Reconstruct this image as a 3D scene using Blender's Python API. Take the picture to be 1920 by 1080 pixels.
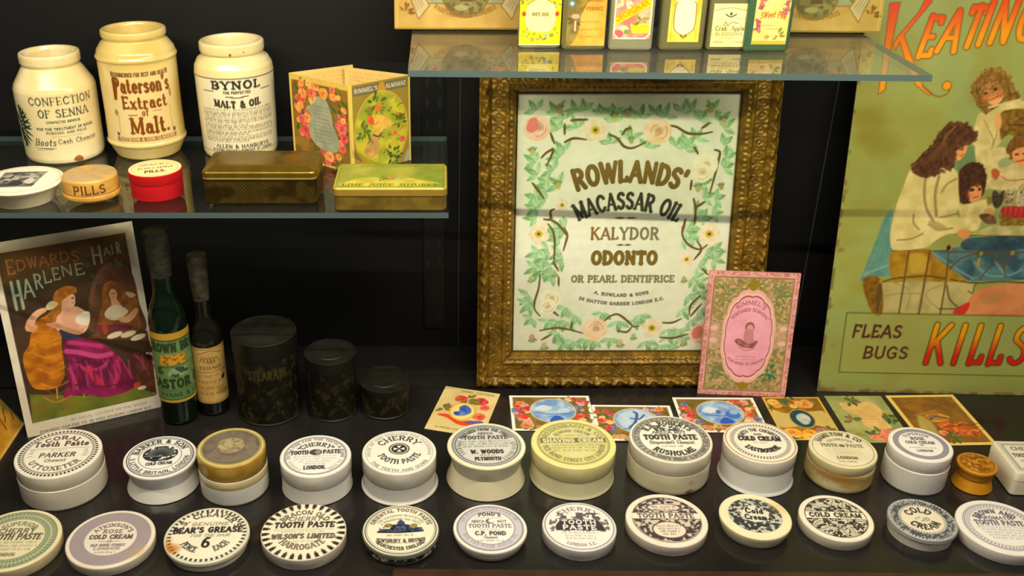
import bpy, math, random
import numpy as np
from mathutils import Matrix, Vector

# ------------------------------------------------------------------ camera, world, lights, exposure
SC = bpy.context.scene
COL = SC.collection
for o in list(bpy.data.objects):
    bpy.data.objects.remove(o)
R = math.radians
EYE = 0.66                                   # eye height above the cabinet floor, metres
cam_d = bpy.data.cameras.new('camera')
cam_d.sensor_width = 36.0
cam_d.lens = 36.0 * 1858 / 1920
cam_d.shift_x = 130 / 1920
cam_d.clip_start = 0.02
cam = bpy.data.objects.new('camera', cam_d)
COL.objects.link(cam)
cam.location = (0, 0, EYE)
cam.rotation_euler = (R(90 - 26.6), 0, 0)
SC.camera = cam

world = bpy.data.worlds.new('World')
SC.world = world
world.use_nodes = True
bg = world.node_tree.nodes['Background']
bg.inputs[0].default_value = (1.0, 0.93, 0.80, 1)
bg.inputs[1].default_value = 0.06

def area(name, loc, target, sx, sy, power, col):
    d = bpy.data.lights.new(name, 'AREA')
    d.shape = 'RECTANGLE'
    d.size, d.size_y, d.energy, d.color = sx, sy, power, col
    o = bpy.data.objects.new(name, d)
    COL.objects.link(o)
    o.location = loc
    o.rotation_euler = (Vector(target) - Vector(loc)).to_track_quat('-Z', 'Y').to_euler()
    return o

# the cabinet's own lamp strip above its front edge, and an added fill light behind the camera that lifts the pot sides
for x, y, z, k in ((-0.42, 0.668, 0.725, 0.0), (0.02, 0.634, 0.70, 0.0364), (0.44, 0.6187, 0.70, 0.0364)):
    area('cabinet_lamp', (x, y, z), (x + k * 0.36, y + 0.36, 0.08), 0.42, 0.003, 3.2, (1.0, 0.89, 0.66))
area('front_fill', (0.25, -0.55, 1.75), (0.1, 0.85, 0.1), 0.9, 0.4, 9, (1.0, 0.95, 0.90))

SC.view_settings.view_transform = 'Standard'
SC.view_settings.look = 'None'
SC.view_settings.exposure = -0.04
SC.view_settings.gamma = 1.0

# ------------------------------------------------------------------ materials (all node based, colour carried by the surface itself)
MATS = {}
def mat(key, rough=0.5, metal=0.0, coat=0.0, spec=0.5, bump=0.0, bscale=400.0, mottle=0.0, mscale=60.0, rvar=0.0):
    if key in MATS:
        return MATS[key]
    m = bpy.data.materials.new(key)
    m.use_nodes = True
    nt = m.node_tree
    b = nt.nodes['Principled BSDF']
    at = nt.nodes.new('ShaderNodeAttribute'); at.attribute_name = 'Col'
    col = at.outputs['Color']
    tc = nt.nodes.new('ShaderNodeTexCoord')
    if mottle > 0:
        n = nt.nodes.new('ShaderNodeTexNoise'); n.inputs['Scale'].default_value = mscale; n.inputs['Detail'].default_value = 4
        nt.links.new(tc.outputs['Object'], n.inputs['Vector'])
        rmp = nt.nodes.new('ShaderNodeMapRange'); rmp.inputs['From Min'].default_value = 0.3; rmp.inputs['From Max'].default_value = 0.7
        rmp.inputs['To Min'].default_value = 1 - mottle; rmp.inputs['To Max'].default_value = 1 + mottle * 0.4
        nt.links.new(n.outputs['Fac'], rmp.inputs['Value'])
        mx = nt.nodes.new('ShaderNodeMix'); mx.data_type = 'RGBA'; mx.blend_type = 'MULTIPLY'; mx.inputs['Factor'].default_value = 1
        nt.links.new(col, mx.inputs['A']); nt.links.new(rmp.outputs['Result'], mx.inputs['B'])
        col = mx.outputs['Result']
    nt.links.new(col, b.inputs['Base Color'])
    b.inputs['Roughness'].default_value = rough
    if rvar > 0:
        n = nt.nodes.new('ShaderNodeTexNoise'); n.inputs['Scale'].default_value = 45; n.inputs['Detail'].default_value = 5
        nt.links.new(tc.outputs['Object'], n.inputs['Vector'])
        rr = nt.nodes.new('ShaderNodeMapRange'); rr.inputs['To Min'].default_value = max(0, rough - rvar); rr.inputs['To Max'].default_value = rough + rvar
        nt.links.new(n.outputs['Fac'], rr.inputs['Value']); nt.links.new(rr.outputs['Result'], b.inputs['Roughness'])
    b.inputs['Metallic'].default_value = metal
    b.inputs['Coat Weight'].default_value = coat
    b.inputs['Coat Roughness'].default_value = 0.12
    b.inputs['Specular IOR Level'].default_value = spec
    if bump > 0:
        n = nt.nodes.new('ShaderNodeTexNoise'); n.inputs['Scale'].default_value = bscale; n.inputs['Detail'].default_value = 3
        nt.links.new(tc.outputs['Object'], n.inputs['Vector'])
        bp = nt.nodes.new('ShaderNodeBump'); bp.inputs['Strength'].default_value = bump; bp.inputs['Distance'].default_value = 0.001
        nt.links.new(n.outputs['Fac'], bp.inputs['Height']); nt.links.new(bp.outputs['Normal'], b.inputs['Normal'])
    MATS[key] = m
    return m

def thin_glass(key, tint, f0=0.04, gloss=1.0, dust=0.0):
    """a clean flat pane: Schlick mix of see-through and mirror"""
    m = bpy.data.materials.new(key); m.use_nodes = True
    nt = m.node_tree; nt.nodes.clear()
    N = nt.nodes.new; L = nt.links.new
    out = N('ShaderNodeOutputMaterial')
    tr = N('ShaderNodeBsdfTransparent'); tr.inputs[0].default_value = (*tint, 1)
    gl = N('ShaderNodeBsdfGlossy'); gl.inputs['Roughness'].default_value = 0.03; gl.inputs[0].default_value = (gloss, gloss, gloss, 1)
    ge = N('ShaderNodeNewGeometry')
    dot = N('ShaderNodeVectorMath'); dot.operation = 'DOT_PRODUCT'
    L(ge.outputs['Incoming'], dot.inputs[0]); L(ge.outputs['Normal'], dot.inputs[1])
    ab = N('ShaderNodeMath'); ab.operation = 'ABSOLUTE'; L(dot.outputs['Value'], ab.inputs[0])
    om = N('ShaderNodeMath'); om.operation = 'SUBTRACT'; om.inputs[0].default_value = 1; L(ab.outputs[0], om.inputs[1])
    pw = N('ShaderNodeMath'); pw.operation = 'POWER'; pw.inputs[1].default_value = 5; L(om.outputs[0], pw.inputs[0])
    ma = N('ShaderNodeMath'); ma.operation = 'MULTIPLY_ADD'; ma.inputs[1].default_value = 1 - f0; ma.inputs[2].default_value = f0; L(pw.outputs[0], ma.inputs[0])
    mx = N('ShaderNodeMixShader'); L(ma.outputs[0], mx.inputs[0]); L(tr.outputs[0], mx.inputs[1]); L(gl.outputs[0], mx.inputs[2])
    df = N('ShaderNodeBsdfDiffuse'); df.inputs[0].default_value = (0.5, 0.5, 0.46, 1)
    m2 = N('ShaderNodeMixShader'); m2.inputs[0].default_value = dust; L(mx.outputs[0], m2.inputs[1]); L(df.outputs[0], m2.inputs[2])
    L(m2.outputs[0], out.inputs[0])
    return m

GLAZE = mat('aged_white_glaze', 0.28, coat=0.25, mottle=0.05, mscale=50)
JARGLAZE = mat('stoneware_jar_glaze', 0.22, coat=0.3, mottle=0.06, mscale=22)
PAPER = mat('old_printed_card', 0.75, spec=0.25, mottle=0.07, mscale=90)
TINSIGN = mat('lithographed_tin', 0.42, spec=0.4, mottle=0.10, mscale=14, bump=0.05, bscale=120)
LACQ = mat('lacquered_tin', 0.36, spec=0.6, mottle=0.15, mscale=60, rvar=0.1)
GOLDTIN = mat('gilt_tin', 0.34, metal=0.75, mottle=0.2, mscale=70, rvar=0.1)
GILT = mat('gilded_plaster', 0.42, metal=0.35, mottle=0.3, mscale=120, bump=0.35, bscale=200)
WOOD = mat('turned_boxwood', 0.5, mottle=0.14, mscale=70, bump=0.15, bscale=200)
DARKTIN = mat('blackened_tin', 0.5, metal=0.3, mottle=0.4, mscale=60, rvar=0.15, bump=0.1)
SEAL = mat('foil_and_wax_seal', 0.5, metal=0.25, mottle=0.75, mscale=110, bump=0.8, bscale=260)
GLASSTOP = thin_glass('shelf_glass_face', (0.93, 0.97, 0.93), dust=0.008)
DUSTYTOP = thin_glass('dusty_shelf_glass_face', (0.92, 0.95, 0.90), dust=0.05)
PANE = thin_glass('picture_glass', (0.98, 0.99, 0.97))
GEDGE = mat('shelf_glass_edge', 0.25, spec=0.6, coat=0.3)

def bottle_glass(key, tint, rough=0.04, trans=1.0):
    m = bpy.data.materials.new(key); m.use_nodes = True
    b = m.node_tree.nodes['Principled BSDF']
    b.inputs['Base Color'].default_value = (*tint, 1)
    b.inputs['Roughness'].default_value = rough
    b.inputs['Transmission Weight'].default_value = trans
    b.inputs['IOR'].default_value = 1.45
    n = m.node_tree.nodes.new('ShaderNodeTexNoise'); n.inputs['Scale'].default_value = 60
    bp = m.node_tree.nodes.new('ShaderNodeBump'); bp.inputs['Strength'].default_value = 0.08; bp.inputs['Distance'].default_value = 0.001
    m.node_tree.links.new(n.outputs['Fac'], bp.inputs['Height']); m.node_tree.links.new(bp.outputs['Normal'], b.inputs['Normal'])
    return m
GREENGLASS = bottle_glass('dark_green_glass', (0.006, 0.016, 0.008), 0.05, 0.4)
BLACKGLASS = bottle_glass('black_brown_glass', (0.012, 0.010, 0.008), 0.06, 0.3)
CLEARGLASS = bottle_glass('clear_old_glass', (0.66, 0.66, 0.40), 0.04, 0.72)
SMOKEGLASS = bottle_glass('smoky_bottle_glass', (0.30, 0.28, 0.12), 0.04, 0.6)
TEALGLASS = bottle_glass('teal_green_glass', (0.10, 0.22, 0.12), 0.04, 0.6)

# ------------------------------------------------------------------ objects and meshes
def lin(c):
    c = np.asarray(c, float) / 255.0
    return np.where(c <= 0.04045, c / 12.92, ((c + 0.055) / 1.055) ** 2.4)

def tag(o, label=None, cat=None, group=None, kind=None):
    for k, v in (('label', label), ('category', cat), ('group', group), ('kind', kind)):
        if v: o[k] = v
    return o

def thing(name, label, cat, loc=(0, 0, 0), rot=0.0, group=None, matrix=None):
    o = bpy.data.objects.new(name, None); COL.objects.link(o)
    o.empty_display_size = 0.01
    if matrix is not None: o.matrix_world = matrix
    else:
        o.location = loc; o.rotation_euler = (0, 0, rot)
    return tag(o, label, cat, group)

class MB:
    """gathers vertices, colours and faces of ONE mesh"""
    def __init__(s): s.v = []; s.c = []; s.f = []; s.m = []; s.n = 0
    def add(s, v, f, c, mi=0):
        v = np.asarray(v, float).reshape(-1, 3); c = np.asarray(c, float)
        if c.ndim == 1: c = np.tile(c, (len(v), 1))
        s.v.append(v); s.c.append(c)
        s.f += [tuple(int(i) + s.n for i in q) for q in f]; s.m += [mi] * len(f)
        s.n += len(v)
    def obj(s, name, mats, parent=None, smooth=40.0):
        if not isinstance(mats, (list, tuple)): mats = [mats]
        me = bpy.data.meshes.new(name)
        me.from_pydata(np.concatenate(s.v).tolist(), [], s.f)
        for m in mats: me.materials.append(m)
        me.polygons.foreach_set('material_index', s.m)
        a = me.color_attributes.new('Col', 'FLOAT_COLOR', 'POINT')
        c = np.concatenate(s.c)
        a.data.foreach_set('color', np.hstack([lin(np.clip(c, 0, 255)), np.ones((len(c), 1))]).astype(np.float32).ravel())
        me.update()
        if smooth:
            me.shade_smooth()
            me.set_sharp_from_angle(angle=R(smooth))
        o = bpy.data.objects.new(name, me); COL.objects.link(o)
        if parent is not None: o.parent = parent
        return o

def grid_faces(nu, nv, wrap=False):
    """faces of a (nv rows x nu columns) vertex grid"""
    i = np.arange(nv - 1)[:, None] * nu + np.arange(nu if wrap else nu - 1)[None, :]
    j = np.arange(nv - 1)[:, None] * nu + (np.arange(nu if wrap else nu - 1)[None, :] + 1) % nu
    return np.stack([i, j, j + nu, i + nu], -1).reshape(-1, 4).tolist()

def add_box(mb, lo, hi, c, bev=0.0, mi=0):
    (x0, y0, z0), (x1, y1, z1) = lo, hi
    if bev <= 0:
        v = [(x, y, z) for z in (z0, z1) for y in (y0, y1) for x in (x0, x1)]
        mb.add(v, [(0, 2, 3, 1), (4, 5, 7, 6), (0, 1, 5, 4), (2, 6, 7, 3), (0, 4, 6, 2), (1, 3, 7, 5)], c, mi)
        return
    add_rbox(mb, x0, x1, y0, y1, [(0, z0 + bev), (bev, z0)][::-1] + [(0, z1 - bev), (bev, z1)], bev, c, mi)

def rrect(x0, x1, y0, y1, r, n=6):
    p = []
    for cx, cy, a in ((x1 - r, y1 - r, 0), (x0 + r, y1 - r, 90), (x0 + r, y0 + r, 180), (x1 - r, y0 + r, 270)):
        for k in range(n + 1):
            t = R(a + 90 * k / n); p.append((cx + r * math.cos(t), cy + r * math.sin(t)))
    return np.array(p)

def add_rbox(mb, x0, x1, y0, y1, levels, rad, c, mi=0, caps=(True, True), n=6):
    """rounded-rectangle loft: levels = (inset, z) from bottom to top; c one colour or one per level"""
    rings = []; cols = []
    for k, (ins, z) in enumerate(levels):
        p = rrect(x0 + ins, x1 - ins, y0 + ins, y1 - ins, max(rad - ins * 0.6, 0.0004), n)
        rings.append(np.column_stack([p, np.full(len(p), z)]))
        cc = c[k] if isinstance(c, list) else c
        cols.append(np.tile(np.asarray(cc, float), (len(p), 1)))
    m = len(rings[0])
    f = grid_faces(m, len(levels), True)
    if caps[0]: f.append(tuple(range(m))[::-1])
    if caps[1]: f.append(tuple(range(m * (len(levels) - 1), m * len(levels))))
    mb.add(np.concatenate(rings), f, np.concatenate(cols), mi)

def resample(prof, n):
    p = np.array(prof, float)
    d = np.r_[0, np.cumsum(np.hypot(*np.diff(p, axis=0).T))]
    t = np.linspace(0, d[-1], n)
    return np.column_stack([np.interp(t, d, p[:, 0]), np.interp(t, d, p[:, 1])]), d[-1]

def add_lathe(mb, prof, c, segs=96, mi=0, a0=0.0):
    """revolve (r, z) points, bottom to top, outside facing out; c: one colour or per-point list"""
    p = np.array(prof, float)
    t = np.linspace(0, 2 * math.pi, segs, endpoint=False) + a0
    v = np.stack([p[:, 0:1] * np.sin(t), -p[:, 0:1] * np.cos(t), np.repeat(p[:, 1:2], segs, 1)], -1)
    cc = np.array(c, float)
    if cc.ndim == 2: cc = np.repeat(cc, segs, 0)
    mb.add(v, grid_faces(segs, len(p), True), cc, mi)

def rough_disc(n):
    """square grid mapped smoothly on the unit disc"""
    g = np.linspace(-1, 1, n)
    x, y = np.meshgrid(g, g)
    return x * np.sqrt(1 - y * y / 2), y * np.sqrt(1 - x * x / 2)
# ------------------------------------------------------------------ printing: inks laid on a grid of surface points
def noise2(x, y, scale, seed=0, octs=3):
    x = np.asarray(x, float) / scale; y = np.asarray(y, float) / scale
    tot = np.zeros_like(x); amp = 1.0; nrm = 0
    for o in range(octs):
        xi = np.floor(x).astype(np.int64); yi = np.floor(y).astype(np.int64)
        fx = x - xi; fy = y - yi
        fx = fx * fx * (3 - 2 * fx); fy = fy * fy * (3 - 2 * fy)
        def h(a, b):
            k = (a * 374761393 + b * 668265263 + (seed + o) * 144269) & 0xFFFFFFFF
            k = ((k ^ (k >> 13)) * 1274126177) & 0xFFFFFFFF
            return ((k ^ (k >> 16)) & 0xFFFF) / 65535.0
        tot += amp * ((h(xi, yi) * (1 - fx) + h(xi + 1, yi) * fx) * (1 - fy) + (h(xi, yi + 1) * (1 - fx) + h(xi + 1, yi + 1) * fx) * fy)
        nrm += amp; amp *= 0.5; x = x * 2 + 17.3; y = y * 2 + 9.1
    return tot / nrm

def G(c1, c2, p, q):                     # straight blend from c1 at p to c2 at q
    c1 = np.array(c1, float); c2 = np.array(c2, float)
    def f(x, y):
        dx, dy = q[0] - p[0], q[1] - p[1]
        t = np.clip(((x - p[0]) * dx + (y - p[1]) * dy) / (dx * dx + dy * dy), 0, 1)[:, None]
        return c1 * (1 - t) + c2 * t
    return f
def NZ(c1, c2, scale, seed=0, lo=0.3, hi=0.7, sx=1.0):   # two inks mingled
    c1 = np.array(c1, float); c2 = np.array(c2, float)
    def f(x, y):
        t = np.clip((noise2(x * sx, y, scale, seed) - lo) / (hi - lo), 0, 1)[:, None]
        return c1 * (1 - t) + c2 * t
    return f

class Art:
    def __init__(s, X, Y, base, px):
        s.X = np.asarray(X, float).ravel(); s.Y = np.asarray(Y, float).ravel(); s.px = px
        s.c = np.tile(np.array(base, float), (len(s.X), 1))
    @classmethod
    def sheet(cls, w, h, nx, base):
        ny = max(2, int(round(nx * h / w)))
        g = np.meshgrid(np.linspace(0, w, nx), np.linspace(0, h, ny))
        a = cls(g[0], g[1], base, w / nx); a.nx, a.ny, a.w, a.h = nx, ny, w, h
        return a
    @classmethod
    def disc(cls, n, base):
        x, y = rough_disc(n)
        a = cls(x, y, base, 2.0 / n); a.n = n
        return a
    def near(s, x0, x1, y0, y1):
        e = s.px * 1.5
        return np.nonzero((s.X > x0 - e) & (s.X < x1 + e) & (s.Y > y0 - e) & (s.Y < y1 + e))[0]
    def put(s, i, m, col):
        if callable(col): col = col(s.X[i], s.Y[i])
        m = m[:, None]
        s.c[i] = s.c[i] * (1 - m) + np.asarray(col, float) * m
    def ink(s, i, sd, col, a=1.0, soft=0.0):
        w = max(soft, s.px)
        m = np.clip(0.5 - sd / w, 0, 1) * a
        s.put(i, m, col)
    def fill(s, col, a=1.0):
        i = np.arange(len(s.X)); s.put(i, np.full(len(i), float(a)), col)
    def rect(s, x0, x1, y0, y1, col, a=1.0, soft=0.0):
        i = s.near(x0 - soft, x1 + soft, y0 - soft, y1 + soft); x, y = s.X[i], s.Y[i]
        s.ink(i, np.maximum(np.maximum(x0 - x, x - x1), np.maximum(y0 - y, y - y1)), col, a, soft)
    def ell(s, cx, cy, rx, ry, col, a=1.0, soft=0.0, rot=0.0, wob=0.0):
        r = max(rx, ry) + soft + wob * max(rx, ry); i = s.near(cx - r, cx + r, cy - r, cy + r); x, y = s.X[i] - cx, s.Y[i] - cy
        if rot:
            t = R(rot); x, y = x * math.cos(t) + y * math.sin(t), -x * math.sin(t) + y * math.cos(t)
        k = np.hypot(x / rx, y / ry)
        if wob: k = k * (1 + wob * (noise2(x, y, min(rx, ry) * 0.8, int(abs(cx * 131 + cy * 17))) - 0.5) * 2)
        s.ink(i, (k - 1) * min(rx, ry), col, a, soft)
    def ring(s, cx, cy, r, w, col, a=1.0, ry=None):
        ry = ry or r
        i = s.near(cx - r - w, cx + r + w, cy - ry - w, cy + ry + w); x, y = s.X[i] - cx, s.Y[i] - cy
        s.ink(i, np.abs(np.hypot(x / r, y / ry) - 1) * min(r, ry) - w / 2, col, a)
    def poly(s, pts, col, a=1.0, soft=0.0):
        p = np.array(pts, float)
        i = s.near(p[:, 0].min() - soft, p[:, 0].max() + soft, p[:, 1].min() - soft, p[:, 1].max() + soft)
        if len(i) == 0: return
        x, y = s.X[i], s.Y[i]; ins = np.zeros(len(i), bool); d2 = np.full(len(i), 1e18)
        q = np.roll(p, -1, 0)
        for (ax, ay), (bx, by) in zip(p, q):
            dx, dy = bx - ax, by - ay
            t = np.clip(((x - ax) * dx + (y - ay) * dy) / (dx * dx + dy * dy + 1e-18), 0, 1)
            d2 = np.minimum(d2, (x - ax - t * dx) ** 2 + (y - ay - t * dy) ** 2)
            if dy != 0:
                c = ((ay > y) != (by > y)) & (x < ax + (y - ay) * dx / dy)
                ins ^= c
        d = np.sqrt(d2)
        s.ink(i, np.where(ins, -d, d), col, a, soft)
    def blob(s, pts, col, a=1.0, soft=0.0):      # a closed smooth outline through pts
        s.poly(smooth(pts, True), col, a, soft)
    def line(s, pts, w, col, a=1.0, curve=False, soft=0.0):
        p = smooth(pts, False) if curve else np.array(pts, float)
        ws = np.full(len(p) - 1, w, float) if np.isscalar(w) else np.interp(np.linspace(0, 1, len(p) - 1), np.linspace(0, 1, len(w)), w)
        i = s.near(p[:, 0].min() - ws.max(), p[:, 0].max() + ws.max(), p[:, 1].min() - ws.max(), p[:, 1].max() + ws.max())
        if len(i) == 0: return
        x, y = s.X[i], s.Y[i]; d = np.full(len(i), 1e9)
        for (ax, ay), (bx, by), ww in zip(p[:-1], p[1:], ws):
            dx, dy = bx - ax, by - ay
            t = np.clip(((x - ax) * dx + (y - ay) * dy) / (dx * dx + dy * dy + 1e-18), 0, 1)
            d = np.minimum(d, np.hypot(x - ax - t * dx, y - ay - t * dy) - ww / 2)
        s.ink(i, d, col, a, soft)
    def leaf(s, x, y, L, w, ang, col, vein=None, a=1.0):
        t = R(ang); ca, sa = math.cos(t), math.sin(t)
        q = [(0, 0), (.25, .8), (.55, 1), (.8, .55), (1, 0), (.8, -.55), (.55, -1), (.25, -.8)]
        s.poly([(x + L * u * ca - w / 2 * v * sa, y + L * u * sa + w / 2 * v * ca) for u, v in q], col, a)
        if vein is not None: s.line([(x, y), (x + L * .9 * ca, y + L * .9 * sa)], L * 0.05, vein, a)
    # ---- lettering
    def glyphs(s, segs, fn, h, col, a=1.0, grow=0.0):
        """segs per letter: (x0,y0,x1,y1,w) with baseline units; fn maps layout to surface; h = scale of w"""
        for letter in segs:
            S = np.array(letter, float)
            ax, ay = fn(S[:, 0], S[:, 1]); bx, by = fn(S[:, 2], S[:, 3]); w = S[:, 4] * h / 2 + grow
            i = s.near(min(ax.min(), bx.min()) - w.max(), max(ax.max(), bx.max()) + w.max(), min(ay.min(), by.min()) - w.max(), max(ay.max(), by.max()) + w.max())
            if len(i) == 0: continue
            x, y = s.X[i][:, None], s.Y[i][:, None]
            dx, dy = bx - ax, by - ay
            t = np.clip(((x - ax) * dx + (y - ay) * dy) / (dx * dx + dy * dy + 1e-18), 0, 1)
            d = (np.hypot(x - ax - t * dx, y - ay - t * dy) - w).min(1)
            s.ink(i, d, col, a)
    def text(s, t, x, y, h, col, w=0.18, wid=1.0, serif=0.0, mono=0.4, slant=0.0, sp=0.16, anchor='c', fit=None, to=None, a=1.0, rise=0.0, out=None, outw=0.0):
        """t set on a line: (x, y) baseline anchor; fit = total width; to = end point of a sloping baseline"""
        segs, W = layout(t, w, serif, mono, sp)
        if to is not None:
            x1, y1 = to; ln = math.hypot(x1 - x, y1 - y); kx = ln / W; ca, sa = (x1 - x) / ln, (y1 - y) / ln; x0 = 0
        else:
            kx = fit / W if fit else h * wid; ca, sa = 1.0, 0.0
            x0 = {'c': -W * kx / 2, 'l': 0, 'r': -W * kx}[anchor]
        def fn(u, v):
            X = x0 + u * kx + v * h * slant; Y = v * h
            if rise: Y = Y + rise * (1 - ((u / W) * 2 - 1) ** 2)
            return x + X * ca - Y * sa, y + X * sa + Y * ca
        if out is not None: s.glyphs(segs, fn, h, out, a, outw)
        s.glyphs(segs, fn, h, col, a)
    def arc(s, t, cx, cy, r, h, mid, col, w=0.18, wid=1.0, serif=0.0, mono=0.4, sp=0.16, span=None, low=False, a=1.0, ry=None, out=None, outw=0.0):
        """t set round a circle; mid = middle angle in degrees (90 top); low = read from outside along the bottom; r = baseline radius"""
        segs, W = layout(t, w, serif, mono, sp); ky = (ry or r) / r
        k = R(span) / W if span else h * wid / r
        def fn(u, v):
            if low: th = R(mid) + (u - W / 2) * k; rr = r - v * h
            else: th = R(mid) - (u - W / 2) * k; rr = r + v * h
            return cx + rr * np.cos(th), cy + rr * np.sin(th) * ky
        if out is not None: s.glyphs(segs, fn, h, out, a, outw)
        s.glyphs(segs, fn, h, col, a)
    def scribble(s, x0, x1, y, h, col, seed=0, a=0.8, word=None):
        """a row of type too small to read: short uneven ink marks"""
        rnd = random.Random(seed * 77 + 5); x = x0
        while x < x1:
            n = rnd.randint(2, 7)
            for _ in range(n):
                if x >= x1: break
                k = h * rnd.uniform(.45, .75)
                s.line([(x, y), (x + rnd.uniform(-.15, .15) * h, y + h * rnd.uniform(.6, 1))], h * .26, col, a * rnd.uniform(.6, 1))
                x += k
            x += h * .55
    def scrib_arc(s, r, h, a0, a1, col, seed=0, a=0.8, cx=0, cy=0):
        rnd = random.Random(seed * 31 + 7); t = a0; st = 1 if a1 > a0 else -1
        while (a1 - t) * st > 0:
            for _ in range(rnd.randint(3, 7)):
                if (a1 - t) * st <= 0: break
                u = R(t); rr = r + h * rnd.uniform(.6, 1)
                s.line([(cx + r * math.cos(u), cy + r * math.sin(u)), (cx + rr * math.cos(u + .02), cy + rr * math.sin(u + .02))], h * .3, col, a * rnd.uniform(.6, 1))
                t += st * math.degrees(h * rnd.uniform(.5, .75) / r)
            t += st * math.degrees(h * .6 / r)
    def teeth(s, r, w, n, col, duty=0.5, a=1.0):
        i = np.nonzero(np.abs(np.hypot(s.X, s.Y) - r) < w)[0]
        th = np.arctan2(s.Y[i], s.X[i]) / (2 * math.pi) * n
        rr = np.abs(np.hypot(s.X[i], s.Y[i]) - r) - w / 2
        m = np.clip(.5 - rr / s.px, 0, 1) * np.clip((duty / 2 - np.abs((th % 1) - .5)) * 2 * math.pi * r / n / s.px + .5, 0, 1) * a
        s.put(i, m, col)
    def mess(s, mask, col, scale, seed, lo=.42, hi=.58, a=1.0):
        """dense engraved ornament inside mask(x, y)"""
        i = np.nonzero(mask(s.X, s.Y))[0]
        n = noise2(s.X[i], s.Y[i], scale, seed, 2)
        s.put(i, np.clip((n - lo) / (hi - lo), 0, 1) * a, col)

def smooth(pts, closed, n=6):
    p = np.array(pts, float); m = len(p); out = []
    rng = range(m) if closed else range(m - 1)
    for i in rng:
        a = p[(i - 1) % m] if closed or i > 0 else p[i]; b = p[i]; c = p[(i + 1) % m]; d = p[(i + 2) % m] if closed or i + 2 < m else c
        for k in range(n):
            t = k / n
            out.append(.5 * (2 * b + (c - a) * t + (2 * a - 5 * b + 4 * c - d) * t * t + (3 * b - a - 3 * c + d) * t ** 3))
    if not closed: out.append(p[-1])
    return np.array(out)

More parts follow.
